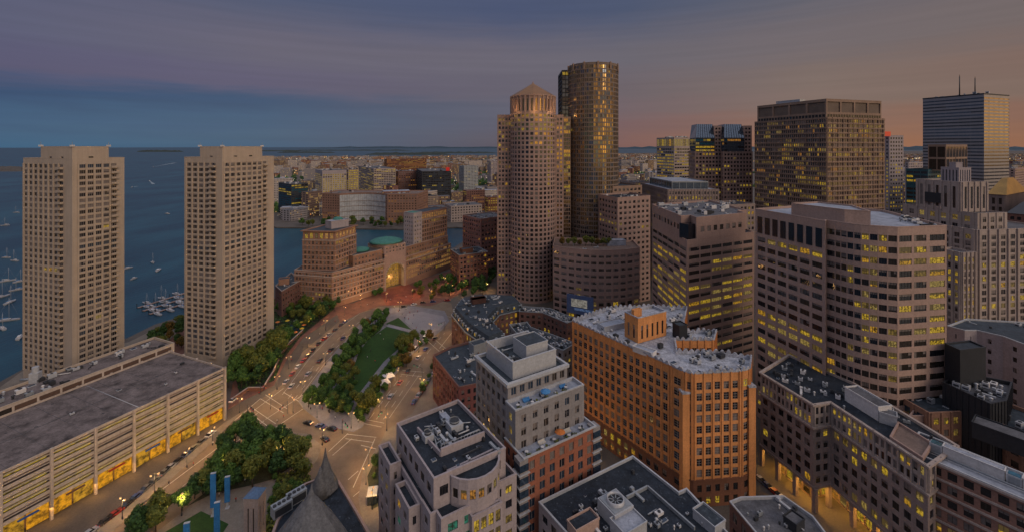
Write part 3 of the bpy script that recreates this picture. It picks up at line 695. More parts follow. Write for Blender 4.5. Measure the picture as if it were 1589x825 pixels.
# ---- round taller tower
KIND['bronzeg'] = glass('curtain_glass_bronze', (.22, .15, .07), .12, .8, .7)
cx, cy, r = 71, 378, 21.6
B = Bld('round_office_tower', 'tallest round office tower of glass coloured for sunset reflection behind the pyramid tower', 'tower', (cx, cy), mat('dark_bronze_panels', (.20, .15, .12), var=.15, streak=.1))
B.tier(circ(cx, cy, r, 36), 0, 191, spec(fh=3.75, bw=1.9, ww=.8, wh=.72, sill=.14, ml=.15, mr=.15, top=1.5, k=dict(gold=2, bronzeg=6, dark=4, lit=.4), mull=0, kf=lambda f, nf, i, nb, k: (('gold' if random.random() < .32*(f/nf > .6) else ('bronzeg' if random.random() < .6 else 'slate')) if f > nf*.4 and random.random() < .8 else ('lit' if f > nf-3 and random.random() < .3 else ('dark' if k == 'gold' and f < nf*.38 else k)))), roof='rdark', name='drum_wall', par=2)  # gold panes on the upper floors carry the reflected sunset in their colour
for k in range(12):
    a = math.pi*2*k/12; mb = MB(); mb.box((cx+(r+.3)*math.cos(a), cy+(r+.3)*math.sin(a), 188.5), (.8, 1.4, 6.5), M_['bronze'], a); B.part(mb, 'crown_fin')
xa, xb = P(871, 383)[0], P(905, 383)[0]
B.tier([(xa, 378), (xb, 378), (xb, 410), (xa, 410)], 0, 188, spec(fh=3.75, bw=2.7, ww=.85, wh=.8, sill=.1, ml=.3, mr=.3, top=1, k=dict(slate=9, dark=3, lit=.8), mull=1), wall=M_['dark'], roof='rdark', name='slab_wall')
xa, xb = P(864, 368)[0], P(885, 368)[0]
B.tier([(xa, 366), (xb, 366), (xb, 378), (xa, 378)], 0, 121+46/1.82, spec(fh=3.3, bw=1.8, ww=.8, wh=.78, sill=.1, ml=.3, mr=.3, top=1, k=dict(gold=3, dark=8, lit=.6), mull=1), wall=M_['bronze'], roof='rdark', name='link_wall')
# ---- podium block with curved front
a, m, b = RP(49, (858, 381), (930, 394), (993, 384))
fr_ = bez(a, m, b, 12); p = fr_+[(b[0]+2, b[1]+26), (a[0]+4, a[1]+28)]
B = Bld('curved_office_block', 'curved granite office block with a blue billboard at its foot', 'building', cen(p), M_['granite'])
B.tier(p, 14, 49, spec(fh=4.5, bw=5.2, ww=.72, wh=.42, sill=.28, ml=.15, mr=.15, top=2.2, k=K(dark=4, deep=5, blind=3, lit=.6), mull=3, fr='framel'), roof='rbrown', par=1)
B.tier(inset(ccw(p), .3), 0, 14, spec(fh=4.4, bw=5, ww=.75, wh=.62, sill=.2, ml=.3, mr=.3, top=.6, k=K(dark=3, deep=3, blind=0, lit=5), mull=3), roof=None, name='base_wall')
B.units(p, 48, 6, .2, 6); B.box('penthouse', (*P(955, 322), 48), (14, 6, 3.6), M_['rlight'] if 'rlight' in M_ else M_['white'], .1, 'rlight')
PODC = fr_
c = P(900, 297); mb = MB(); n0 = Vector((fr_[4][0]-fr_[1][0], fr_[4][1]-fr_[1][1])).normalized(); an = math.atan2(n0.y, n0.x); zb0 = 121-(487-HY)*297/F; zb1 = 121-(458-HY)*297/F
hw_ = 21.5*297/F
def bsc(dx, dz, w, h, m, t=.2, d=0): mb.box((c[0]+dx*math.cos(an)+d*math.sin(an), c[1]+dx*math.sin(an)-d*math.cos(an), zb0+dz), (w, t, h), m, an)
o = empty('billboard', (c[0], c[1], zb0-3), 'wide blue billboard with a pale panel on the curved granite block', 'billboard')
H_ = zb1-zb0
bsc(0, H_/2, hw_*2, H_, mat('billboard_blue', (.10, .14, .26), .4, .2, 4), .5); mb.build('panel', o, o.location)
mb = MB(); bsc(-.5, H_*.58, hw_*1.2, H_*.42, glow('billboard_pale_light', (1, .92, .8), .16, sc=.6, lo=.5), .1, .35); bsc(2, H_*.25, hw_*1.3, H_*.12, glow('billboard_blue_light', (.3, .5, 1), .12, sc=.6, lo=.5), .1, .34); mb.build('printed_sheet', o, o.location)
mb = MB(); bsc(-hw_*.7, -2, .4, 5, M_['dark'], .4, -.6); bsc(hw_*.7, -2, .4, 5, M_['dark'], .4, -.6); mb.build('post', o, o.location)
# trees on podium roof are added later
# ---- pink slab behind podium
L_, C_, R_ = (70.5, 352), (80, 327), (109.5, 342)
p = ccw(para(L_, C_, R_))
B = Bld('granite_office_block', 'square pink granite block behind the curved office block', 'building', cen(p), M_['granite'])
B.tier(p, 0, 82.5, spec(fh=4.1, bw=4.2, ww=.55, wh=.5, top=2, k=K(dark=7, deep=6, blind=1, lit=.35), mull=1, tr=1), roof='rdark', par=1.2); B.units(p, 81, 12, .3, 8)
p = [(84, 360), (112, 372), (100, 400), (72, 388)]
B = Bld('granite_office_block', 'lower granite block half hidden right of the tall round tower', 'building', cen(p), M_['bronze'])
B.tier(p, 0, 88, spec(fh=4, bw=4, k=K(lit=.5)), roof='rdark')

# ---- brown banded block
L_, C_, R_ = RP(85, (1012, 317), (1066, 339), (1170, 329))
p = ccw(para(L_, C_, R_))
B = Bld('banded_office_block', 'brown stepped office block with lit ribbon windows behind the orange brick building', 'building', cen(p), M_['brownst'])
def litrows(f, nf, i, nb, k): 
    return ('lit' if random.Random(f*7+3).random() < .45 and random.random() < .8 else k)
bsp = spec(fh=4.0, bw=8.5, ww=.9, wh=.48, sill=.26, ml=1, mr=1, base=0, top=3, k=K(dark=6, deep=5, blind=0, lit=2), mull=4, kf=litrows)
u = ((C_[0]-L_[0]), (C_[1]-L_[1]))
# corner notches: cut a step at near corner and right corner
k1 = lerp(L_, C_, .86); k2 = lerp(C_, R_, .13); k2b = (k1[0]+k2[0]-C_[0], k1[1]+k2[1]-C_[1]); k3 = lerp(C_, R_, .86); bk = p[[i for i in range(4) if abs(p[i][0]-(L_[0]+R_[0]-C_[0])) < .01][0]]
r1 = lerp(R_, bk, .14); r2 = (k3[0]+r1[0]-R_[0], k3[1]+r1[1]-R_[1])
B.tier(para(L_, C_, R_), 0, 74, bsp, name='lower_wall', roof='rdark', cope='brownst', par=.3)
top = [L_, k1, k2b, k2, k3, r2, r1, bk]
B.tier(top, 74, 85, spec(fh=4.5, bw=4.6, ww=.55, wh=.5, ml=2, mr=2, top=3.5, base=2, k=K(dark=3, deep=6, lit=0, blind=0), mull=0), name='upper_wall', roof='rgrey', par=1.0, cope='granite')
cb = lerp(k2b, C_, .35); B.box('glass_corner', (cb[0], cb[1], 73.8), (7.5, 6, 7.6), KIND['dark'], math.atan2(R_[1]-C_[1], R_[0]-C_[0]))
B.units(top, 84, 26, .2, 9, 1.3); BAND = B
# ---- sawtooth curved office block (big)
L1, N1, N2, N3, N4, N5, R1 = RP(93, (1172, 324), (1281, 343), (1296, 343.5), (1330, 349.5), (1393, 352.5), (1440, 351), (1469, 350))
N1b = lerp(N1, N2, .35); N1b = (N1b[0]+.6, N1b[1]+2.2)
cur = bez(N2, N3, N4, 8)
p = [L1, N1, N1b]+cur+[N5, R1, (R1[0]+10, R1[1]+38), (L1[0]+38, L1[1]+16)]
B = Bld('banded_office_block', 'broad rose granite office block with a bowed front and ribbon windows', 'building', cen(p), M_['granite2'])
jk = K(dark=5, deep=5, blind=0, lit=5.5)
jk2 = spec(fh=4.0, bw=5.2, ww=.84, wh=.53, sill=.26, ml=.15, mr=.15, base=1, top=2.2, k=jk, mull=3)
jleft = spec(fh=4.0, bw=5.2, ww=.78, wh=.53, sill=.26, ml=.8, mr=.8, base=1, top=11.4, k=K(dark=5, deep=8, blind=0, lit=1.6), mull=2)
jsh = spec(fh=4.0, bw=3.9, ww=.9, wh=.53, sill=.26, ml=.05, mr=.05, base=1, top=2.2, k=jk, mull=2)
pc = p; idx = {0: jleft, 1: spec(fh=4, bw=3, ww=.7, wh=.46, sill=.3, ml=.2, mr=.2, base=1, top=2.2, k=jk, mull=1)}
B.tier(p, 0, 93, jk2, edge={0: jleft, **{i: jsh for i in range(2, 11)}}, roof='rlight', par=.9, cope='granite2')
ang = math.atan2(N1[1]-L1[1], N1[0]-L1[0])
# tall dark openings of the top storeys on the left face
for k in range(8):
    c = lerp(L1, N1, .08+k*.12); mb = MB(); n_ = (math.sin(ang), -math.cos(ang))
    mb.box((c[0]+n_[0]*.05, c[1]+n_[1]*.05, 86.2), (2.5, .3, 7.2), KIND['dark'], ang); B.part(mb, 'tall_window')
pe = [lerp(L1, N2, .42), N2, lerp(cur[4], N4, .0)]; q0 = RP(96, (1237, 335))[0]
q0 = lerp(L1, N1, .45); pen = [(q0[0]+2.5, q0[1]-1), (cur[2][0]+1.5, cur[2][1]+3), (cur[7][0]-1, cur[7][1]+6), (cur[7][0]+5, cur[7][1]+22), (q0[0]+17, q0[1]+4)]
B.tier(pen, 92, 97.5, None, name='penthouse_wall', roof='rlight', par=.5, wall=M_['granite2'])
B.units([N5, R1, (R1[0]+6, R1[1]+24), (N5[0]+5, N5[1]+24)], 92.1, 8, .1, 12); BOW = B

# ---- large bronze tower with crown
c = P(1283, 349); p = rect(1171, 1283, 1373, 349, 73); 
B = Bld('ribbed_office_tower', 'massive bronze ribbed office tower with a boxed crown, many windows lit', 'tower', cen(p), M_['bronze'])
ksp = spec(fh=3.95, bw=1.95, ww=.62, wh=.62, sill=.22, ml=.5, mr=.5, top=1, base=2, k=K(dark=5, deep=4, blind=2, lit=2.2, dim=2.5, warm=1), mull=0, fr=None, band=.35, be=1, bh=.5, pier=.4, pe=3, pw=.35)
B.tier(p, 0, 145, ksp, roof='rdark', par=.6)
cr = inset(ccw(p), 1.6)
B.tier(cr, 144.6, 148.5, spec(fh=3, bw=3, ww=.8, wh=.7, sill=.1, top=.2, k=K(dark=3, deep=8, lit=0, blind=0), mull=0), wall=M_['bronze'], roof=None, name='crown_base_wall')
KIND['louvre'] = mat('crown_louvre', (.16, .12, .095), var=.2)
B.tier(cr, 148.5, 160, spec(fh=9.8, bw=15.5, ww=.9, wh=.8, sill=.08, ml=.5, mr=.5, top=.8, k=dict(louvre=1), mull=0, fr=None, dep=.9), wall=M_['bronze'], roof='rdark', name='crown_wall', par=2)
B.box('cooling_plant', (*lerp(p[0], cen(p), .6), 157), (22, 8, 6.5), M_['lgrey'], 2.0, 'rlight')
# ---- twin glass towers with sloped tops
for (a_, b_, c_, lab) in ((1078, 1121, 1128, 'left of two office towers with dark sloping glass tops'), (1122, 1168, 1178, 'right of two office towers with dark sloping glass tops, beside the bronze tower')):
    Y = 447 if a_ == 1078 else 440; c0, c1 = P(a_, Y), P(b_, Y+4); p = [c0, c1, (c1[0]+8, c1[1]+34), (c0[0]+8, c0[1]+34)]
    zt_ = 121+(228-192)*Y/F; zm = 121+(228-214)*Y/F
    B = Bld('sloped_glass_tower', lab, 'tower', cen(p), M_['granite'], 'pair of sloping glass topped towers')
    B.tier(p, 0, zm-14, spec(fh=4, bw=3.6, ww=.6, wh=.55, k=K(dark=6, deep=4, blind=1, lit=2.5), mull=1, pier=.5, pe=2, pw=.9), roof='rslate')
    p2 = [lerp(c0, c1, .03), lerp(c0, c1, .72), lerp(p[3], p[2], .72), lerp(p[3], p[2], .03)]
    B.tier(p2, zm-15, zm, spec(fh=4, bw=4, ww=.94, wh=.6, sill=.2, ml=.1, mr=.1, top=.6, k=dict(slate=3, cyan=4, dark=4, lit=2.5, warm=.5), mull=1), wall=KIND['slate'], roof='rslate', name='glass_wall')
    p3 = [(c1[0]-(c1[0]-c0[0])*.27, c1[1]+1), (c1[0]-.3, c1[1]+1), (p[2][0], p[2][1]-1), (p[2][0]-8, p[2][1]-1)]
    B.tier(p3, zm-15, zt_-2, spec(fh=4, bw=3.4, ww=.6, wh=.5, k=K(lit=3), mull=1), roof='rslate', name='stair_tower_wall')
    mb = MB(); q = ccw(p2); x0, x1 = q[0], q[1]
    # wedge: front edge low, back edge high, sloping glass
    lo = [(q[0][0], q[0][1], zm), (q[1][0], q[1][1], zm)]; hi0 = lerp(q[0], q[3], .35); hi1 = lerp(q[1], q[2], .35)
    hi0 = (hi0[0]+3.5, hi0[1]); vs = lo+[(*hi1, zt_), (*hi0, zt_), (*q[3], zm), (*q[2], zm), (q[3][0]+2, q[3][1], zt_), (*q[2], zt_)]
    mb.mesh(vs, [(0, 1, 2, 3), (3, 2, 7, 6), (1, 5, 7, 2), (4, 0, 3, 6), (5, 4, 6, 7)], KIND['slate']); B.part(mb, 'sloping_glass_roof')
    for k in range(9):
        a0 = lerp(lo[0], lo[1], k/8); a1 = lerp((*hi0, zt_), (*hi1, zt_), k/8); mb = MB(); mb.tube((a0[0], a0[1]-.1, a0[2]+.1), (a1[0], a1[1]-.2, a1[2]+.15), .16, M_['dark'], 4); B.part(mb, 'roof_rib')
# ---- yellow crowned building
p = rect(1019, 1046, 1078, 558, 70)
B = Bld('lit_crown_building', 'office building with a bright yellow lit top floor left of the sloping glass towers', 'building', cen(p), M_['lime'])
B.tier(p, 0, 121, spec(fh=4, bw=4.2, ww=.85, wh=.5, k=K(dark=3, lit=6, deep=2), mull=2), roof=None)
B.tier(p, 121, 133, spec(fh=11, bw=5, ww=.86, wh=.8, sill=.08, ml=.3, mr=.3, top=.6, k=dict(lit=1), mull=3, tr=2, fr='framel'), roof='rdark', name='lit_crown_wall'); B.units(p, 132, 18, .2, 3, 1.6)
# ---- blue roof mid building
L_, C_, R_ = RP(86, (995, 284), (1036, 294), (1116, 294))
p = ccw(para(L_, C_, R_)); p[[i for i in range(4)][0]] = p[0]
B = Bld('stone_office_block', 'stone office block with blue grey roof and glazed plant room behind the brown banded block', 'building', cen(p), M_['taupe'])
B.tier(p, 0, 86, spec(fh=4, bw=2.4, ww=.5, wh=.62, k=K(dark=5, lit=3), mull=0, pier=.3, pe=1, pw=.3), roof='rlight', par=.4)
pp = inset(p, 6); B.tier(pp, 85.5, 92, spec(fh=6, bw=6, ww=.95, wh=.85, sill=.06, ml=.2, mr=.2, top=.3, k=dict(slate=1), mull=1), wall=M_['grey'], roof='rlight', name='plant_room_wall', par=.4)
# ---- white gridded slab with red sign
p = rect(1373, 1380, 1402, 470, 74)
B = Bld('white_office_slab', 'slim white gridded office slab behind the bronze tower with a small red sign', 'building', cen(p), M_['whitest'])
B.tier(p, 0, 133.5, spec(fh=4.1, bw=4, ww=.55, wh=.5, k=K(dark=5, lit=5)), roof='rdark')
mb = MB(); c = P(1378, 469); mb.box((c[0]-1, c[1], 135), (9, .6, 5), glow('red_sign_light', (1, .03, .02), .35, False), .2); B.part(mb, 'red_sign')
# ---- far right striped tower
p = rect(1432, 1527, 1566, 515, 70)
z1 = 185
B = Bld('striped_office_tower', 'large silver striped tower with two masts at the far right', 'tower', cen(p), M_['whitest'])
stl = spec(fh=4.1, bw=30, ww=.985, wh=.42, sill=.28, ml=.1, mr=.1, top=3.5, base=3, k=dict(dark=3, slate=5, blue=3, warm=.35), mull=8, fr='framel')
stg = dict(stl); stg['k'] = dict(gold=7, dark=1, lit=1); stg['kf'] = lambda f, nf, i, nb, k: 'gold' if f > nf*.5 else 'dark'  # upper half coloured gold in place of a sunset reflection
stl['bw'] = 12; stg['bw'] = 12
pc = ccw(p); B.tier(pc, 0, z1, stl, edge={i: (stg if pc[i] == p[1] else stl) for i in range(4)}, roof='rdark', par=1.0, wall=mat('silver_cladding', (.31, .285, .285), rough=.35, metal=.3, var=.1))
for i in range(4):
    q = pc[i]; qn = pc[(i+1) % 4]
mast = []
for px, pyt in ((1489, 116), (1513, 119)):
    c = P(px, 535); mb = MB(); zt_ = 121+(228-pyt)*535/F; mb.tube((*c, z1-1), (*c, zt_*.9+z1*.1), .7, M_['dark'], 6, .5); mb.tube((*c, zt_*.9+z1*.1), (*c, zt_), .35, M_['orangeb'], 6, .15); B.part(mb, 'mast')
B.units(inset(pc, 3), z1-.5, 16, .6, 13, 2.2); B.cornice(pc, z1-1.5, .25, 1.4, M_['dark'], 'top_band')
# ---- blue glass low tower
p = rect(1406, 1440, 1500, 400, 62)
B = Bld('blue_glass_tower', 'teal blue glass office block with a dark plant box, in front of the striped tower', 'building', cen(p), KIND['cyan'])
B.tier(p, 0, 100, spec(fh=4, bw=5, ww=.92, wh=.55, ml=.2, mr=.2, k=dict(cyan=6, dark=3, lit=2, blue=3), mull=2), roof='rdark', wall=mat('teal_spandrel', (.03, .10, .13), .3, .2))
B.tier(rect(1440, 1468, 1501, 395, 62), 99, 123, spec(fh=12, bw=7, ww=.9, wh=.85, sill=.07, ml=.4, mr=.4, top=1, k=dict(dark=5, deep=3), mull=1), wall=M_['bronze'], roof='rdark', name='plant_box_wall')

# ---- art deco limestone building
def decp(pxl, pxc, pxr, z, y, a=82): 
    c = G(pxc, y, z); a = R(a); return [hit(c, (-math.cos(a), math.sin(a)), pxl), c, hit(c, (math.sin(a), math.cos(a)), pxr)]
def para3(t): return ccw(para(*t))
B = None
ds = spec(fh=3.9, bw=6.2, ww=.46, wh=.7, sill=.15, ml=1.5, mr=1.5, base=4, top=2.5, k=K(dark=5, deep=5, blind=0, lit=5), mull=2, fr='lime' , pier=.7, pw=1.3)
M_['lime2'] = M_['lime']
p = ccw(rect(1440, 1516, 1640, 239, 82)); B = Bld('art_deco_building', 'stepped limestone art deco office building with upright ribs at the right edge', 'building', cen(p), M_['lime'])
B.tier(p, 0, 75, ds, roof='rgrey', par=.8)
t2 = ccw(rect(1402, 1517, 1563, 243, 82))
B.tier(t2, 60, 83.6, spec(fh=5, bw=6, ww=.45, wh=.6, ml=2, mr=2, base=12, top=1.5, k=K(dark=4, deep=4, lit=4, blind=0), mull=1, fr='lime', pier=.4, pw=.8), roof='rgrey', name='setback_wall', par=.8)
ce = rect(1421, 1491, 1534, 251, 82)[:3]; t3 = ccw(para(*ce))
B.tier(t3, 83, 100.5, spec(fh=15, bw=4.6, ww=.34, wh=.8, sill=.1, ml=1.2, mr=1.2, base=.4, top=1.2, k=K(dark=5, deep=5, lit=.3, blind=0), mull=0, pier=.5, pw=.8), roof='rgrey', name='tower_wall', par=.8)
mb = MB(); q = lerp(ce[0], ce[1], .42); an = math.atan2(ce[1][1]-ce[0][1], ce[1][0]-ce[0][0]); mb.box((q[0]+.2*math.sin(an), q[1]-.2*math.cos(an), 90), (8.6, 1.5, 6), M_['black'], an); B.part(mb, 'dark_louvre')
t4 = ccw(rect(1460, 1488, 1507, 257, 80))
B.tier(t4, 100, 108.5, spec(fh=6, bw=1.8, ww=.4, wh=.85, sill=.05, ml=.3, mr=.3, top=.6, k=dict(slate=1), mull=0), roof='rgrey', name='lantern_wall', par=.4, wall=M_['whitest'])
cq = cen(t4); B.box('lantern_top', (cq[0], cq[1], 108.2), (4, 4, 3), M_['whitest'], 0, 'rgrey'); mb = MB(); mb.cyl((cq[0], cq[1], 111), .12, 4, M_['dark'], 5); B.part(mb, 'flagpole')
B.tier(ccw(rect(1455, 1492, 1515, 233, 82)), 0, 64, spec(fh=3.9, bw=3, ww=.4, wh=.7, sill=.15, ml=.8, mr=.8, top=2, k=K(lit=5), mull=0, fr='lime', pier=.5, pw=.7), roof='rgrey', name='wing_wall')
# ---- gold roof building behind
p = rect(1534, 1560, 1592, 330, 60); B = Bld('gilded_roof_building', 'ornate stone building with a gilded hipped roof behind the art deco building', 'building', cen(p), M_['taupe'])
B.tier(p, 0, 84, spec(fh=7, bw=3.2, ww=.45, wh=.7, sill=.12, k=K(deep=5, dark=5, lit=1), mull=0, pier=.5, pw=.6), roof='rdark', par=.5)
pi = inset(ccw(p), -.8); ct = cen(pi); mb = MB(); zt_ = 121-(277-228)*340/F
rd = [lerp(q, ct, .72) for q in pi]
for i in range(4):
    j = (i+1) % 4; mb.face([(*pi[i], 84.2), (*pi[j], 84.2), (*rd[j], zt_), (*rd[i], zt_)], M_['goldroof'])
mb.face([(*q, zt_) for q in rd], M_['goldroof']); B.part(mb, 'gilded_roof')
p = rect(1563, 1600, 1660, 285, 60); B = Bld('dark_roof_building', 'dark brown building with a sloping roof at the right edge beside the art deco tower', 'building', cen(p), M_['brickd'])
B.tier(p, 0, 76, spec(fh=4, bw=3, k=K(lit=3, warm=2)), roof=None)
pi = inset(ccw(p), -.5); rd = [lerp(q, cen(pi), .45) for q in pi]; mb = MB()
for i in range(4):
    j = (i+1) % 4; mb.face([(*pi[i], 76), (*pi[j], 76), (*rd[j], 82), (*rd[i], 82)], M_['black'])
mb.face([(*q, 82) for q in rd], M_['black']); B.part(mb, 'sloping_roof')
# filler blocks between mid-distance towers
def fil(pxl, pxc, pxr, Yc, a, ytop, lab, wall, k=None, roof='rdark', un=6, name='office_block', **kw):
    p = rect(pxl, pxc, pxr, Yc, a); z = 121-(ytop-HY)*Yc/F
    B = Bld(name, lab, 'building', cen(p), M_[wall] if wall in M_ else wall)
    B.tier(p, 0, z, spec(k=k or K(), **kw), roof=roof); B.units(p, z-1, un, R(a), pxl, 1.2); return B
fil(962, 985, 1012, 520, 70, 283, 'low dark office block just right of the tall round tower', 'taupe', fh=4, bw=4)
fil(1100, 1130, 1172, 330, 74, 318, 'narrow stone block between the sloping glass towers and the brown banded block', 'taupe', K(lit=5), fh=4, bw=3.4)
fil(1392, 1408, 1432, 330, 74, 352, 'low stone block between the bronze tower and the art deco building', 'lime', K(lit=3), fh=4, bw=3.4)
# ================================================================ NEAR BUILDINGS
# ---- orange brick building (E-shaped plan)
z = 45
pts = RP(z, (888, 497), (1040, 566), (1062, 576), (1076, 579), (1150, 575), (1164, 571), (1166, 554), (1116, 546), (1050, 545), (1047, 527), (1108, 527), (1112, 513), (1064, 514), (1061, 500), (1066, 478), (1010, 474), (945, 478))
B = Bld('orange_brick_building', 'tall orange brick art deco building with white crinkled parapet in the centre foreground', 'building', cen(pts), M_['orange'])
ok = K(dark=8, deep=3, blind=1.5, lit=.15, blue=3, teal=.04)
osp = spec(fr='framel', fh=3.5, bw=3.0, ww=.6, wh=.7, sill=.16, ml=.5, mr=.5, base=.4, top=2.6, k=ok, mull=1, tr=2, pier=.3, pw=.45)
bsp2 = spec(fh=4.3, bw=3.3, ww=.5, wh=.6, sill=.2, ml=.5, mr=.5, base=.2, top=.8, k=K(dark=3, deep=2, blind=0, lit=4, warm=1), mull=1, tr=2)
B.tier(pts, 9, z, osp, roof='rwhite', par=.8, cope='rwhite', name='wall')
B.tier(inset(ccw(pts), -.15), 0, 9, bsp2, wall=M_['orangeb'], roof=None, name='base_wall')
B.cornice(inset(ccw(pts), -.15), 8.8, .2, .5, M_['orangeb'], 'string_course')
# crinkled white crest along the parapet
cp_ = ccw(pts); rnd = random.Random(3)
for i in range(len(cp_)):
    a, b = cp_[i], cp_[(i+1) % len(cp_)]; L_ = math.hypot(b[0]-a[0], b[1]-a[1]); n_ = max(1, round(L_/2.3)); an = math.atan2(b[1]-a[1], b[0]-a[0]); mb = MB()
    for k in range(n_):
        c = lerp(a, b, (k+.5)/n_); h = rnd.uniform(.7, 1.5); w_ = L_/n_*.95
        ca, sa = math.cos(an)*w_/2, math.sin(an)*w_/2; nx, ny = -math.sin(an)*.25, math.cos(an)*.25
        vs = [(c[0]-ca-nx, c[1]-sa-ny, z+.1), (c[0]+ca-nx, c[1]+sa-ny, z+.1), (c[0]+ca+nx, c[1]+sa+ny, z+.1), (c[0]-ca+nx, c[1]-sa+ny, z+.1),
              (c[0]-ca*.3-nx, c[1]-sa*.3-ny, z+h), (c[0]+ca*.3-nx, c[1]+sa*.3-ny, z+h), (c[0]+ca*.3+nx, c[1]+sa*.3+ny, z+h), (c[0]-ca*.3+nx, c[1]-sa*.3+ny, z+h)]
        mb.mesh(vs, [(0, 1, 5, 4), (1, 2, 6, 5), (2, 3, 7, 6), (3, 0, 4, 7), (4, 5, 6, 7)], M_['rwhite'])
    B.part(mb, 'parapet_crest')
# side pier at the front corners
for (x, y), hh in ((pts[2], 38), (pts[5], 39)):
    an = math.atan2(pts[4][1]-pts[3][1], pts[4][0]-pts[3][0]); mb = MB(); mb.box((x+.1, y+.2, hh/2), (2.5, 2.5, hh), M_['orange'], an); mb.box((x+.1, y+.2, hh+.3), (2.8, 2.8, .6), M_['rwhite'], an); B.part(mb, 'corner_pier')
# roof tower
tw = RP(50, (983, 504), (990, 509), (1035, 502)); tp = para3((G(981, 512, 50), G(992, 522, 50), G(1037, 517, 50))) if 0 else None
c = G(1008, 522, z); an = math.atan2(pts[0][1]-pts[1][1], pts[0][0]-pts[1][0])
q = rect(982, 990, 1034, G(1000, 530, z)[1], 62); va = Vector((-math.cos(R(62)), math.sin(R(62))))*7.5; q = [(q[1][0]+va.x, q[1][1]+va.y), q[1], q[2], (q[2][0]+va.x, q[2][1]+va.y)]
B.tier(q, z-.6, 121-(487-HY)*cen(q)[1]/F+1.2, spec(fh=6, bw=3, ww=.35, wh=.6, sill=.15, ml=.8, mr=.8, top=1.2, k=K(lit=0, dark=3), mull=0), wall=M_['orange'], roof='rwhite', name='roof_tower_wall', cope='rwhite')
q2 = rect(980, 984, 996, cen(q)[1]-4.5, 62); B.tier(q2, z-.6, 121-(479-HY)*cen(q2)[1]/F, None, wall=M_['orange'], roof='rwhite', name='chimney_wall')
B.units(pts, z-.6, 40, R(28), 21, 1.0, avoid=[(cen(q)[0], cen(q)[1], 9)])
B.box('plant_room', (*G(950, 505, z), z-.7), (12, 5, 1.8), M_['lgrey'], R(25), 'rlight'); B.box('plant_room', (*G(1055, 520, z), z-.7), (4, 4, 5.2), M_['black'], R(20), 'rslate')
B.box('plant_room', (*G(1000, 545, z), z-.7), (8, 3, 1.6), M_['white'], R(-45), 'rlight')
ORA = B

# ---- white office building, bottom centre
Lq, Nq, Rq, Bq = RP(45, (615.5, 656), (672.8, 742), (784.6, 694), (711, 619))
upr = ccw([Lq, Nq, Rq, Bq]); 
uN = Vector((Nq[0]-Lq[0], Nq[1]-Lq[1])).normalized(); uR = Vector((Rq[0]-Nq[0], Rq[1]-Nq[1])).normalized()
def o2(p, a=0, b=0): return (p[0]+uN.x*a+uR.x*b, p[1]+uN.y*a+uR.y*b)
B = Bld('white_office_building', 'white stepped office building with dark roofs and a bowed front bay', 'building', cen(upr), M_['whitest'])
wk = K(dark=7, deep=2, blind=1, lit=2.2, teal=.3)
ws = spec(fh=3.9, bw=3.6, ww=.6, wh=.54, sill=.26, ml=.8, mr=.8, base=4, top=1.1, k=wk, mull=1)
B.tier(upr, 30, 45, spec(fh=4.6, bw=3.6, ww=.6, wh=.5, sill=.18, ml=.8, mr=.8, base=9.4, top=1.0, k=wk, mull=2), roof='rdark', par=.9, name='upper_wall', cope='whitest')
low = [o2(Lq, 3, -1.6), o2(Nq, -3, -1.6), o2(Nq, -3, -1.5), o2(Nq, 1.5, -1.5), o2(Nq, 1.5, 0), o2(Nq, 4, 0), o2(Rq, 4, -5.5), o2(Rq, 1.6, -5.5), o2(Rq, 1.6, 2.2), o2(Rq, -6, 2.2), o2(Bq, 0, 1.5), o2(Lq, 0, 0), o2(Lq, 3, 0)]
B.tier(low, 0, 38.5, ws, roof='rdark', par=.9, name='wall', cope='whitest')
# left outer wing
wl = [o2(Lq, -1.0, -4.6), o2(Lq, 8, -4.6), o2(Lq, 8, -1.7), o2(Lq, -1.0, -1.7)]
B.tier(wl, 0, 40, spec(fh=3.9, bw=3.6, ww=.5, wh=.5, ml=.6, mr=.6, base=4, k=wk, mull=1), roof='rdark', name='wing_wall', cope='whitest')
B.tier([o2(Lq, 11.5, -4.4), o2(Lq, 20.5, -4.4), o2(Lq, 20.5, -1.7), o2(Lq, 11.5, -1.7)], 0, 37.4, spec(fh=3.9, bw=3.8, ww=.5, wh=.5, ml=.5, mr=.5, base=4, k=wk, mull=1), roof='rdark', name='wing_wall', cope='whitest')
# bowed bay
bc = o2(Nq, 0, 10.8); th0 = math.atan2(uN.y, uN.x)
bow = [(bc[0]+7.2*math.cos(th0+R(a))+uN.x*(-2.4), bc[1]+7.2*math.sin(th0+R(a))+uN.y*(-2.4)) for a in range(-68, 69, 17)]
B.tier(bow+[o2(bow[-1], -2.4, 0), o2(bow[0], -2.4, 0)], 34, 44.2, spec(fh=4.6, bw=2.1, ww=.72, wh=.5, sill=.2, ml=.1, mr=.1, base=4.7, top=1.0, k=K(dark=3, deep=1, lit=5, warm=2, blind=0), mull=1), name='bow_wall', roof='rdark', par=.7, cope='whitest')
for k in range(3):
    pp = o2(Nq, 4.06, 2+k*0)
# centre glass bay below the bow
gb = [o2(Nq, 4, 7), o2(Nq, 5.2, 7), o2(Nq, 5.2, 15), o2(Nq, 4, 15)]
B.tier(gb, 0, 36.6, spec(fh=3.9, bw=2.1, ww=.72, wh=.7, sill=.15, ml=.2, mr=.2, base=4, top=.6, k=K(dark=4, deep=1, lit=6, blind=0), mull=1), roof='rdark', name='bay_wall', par=.3)
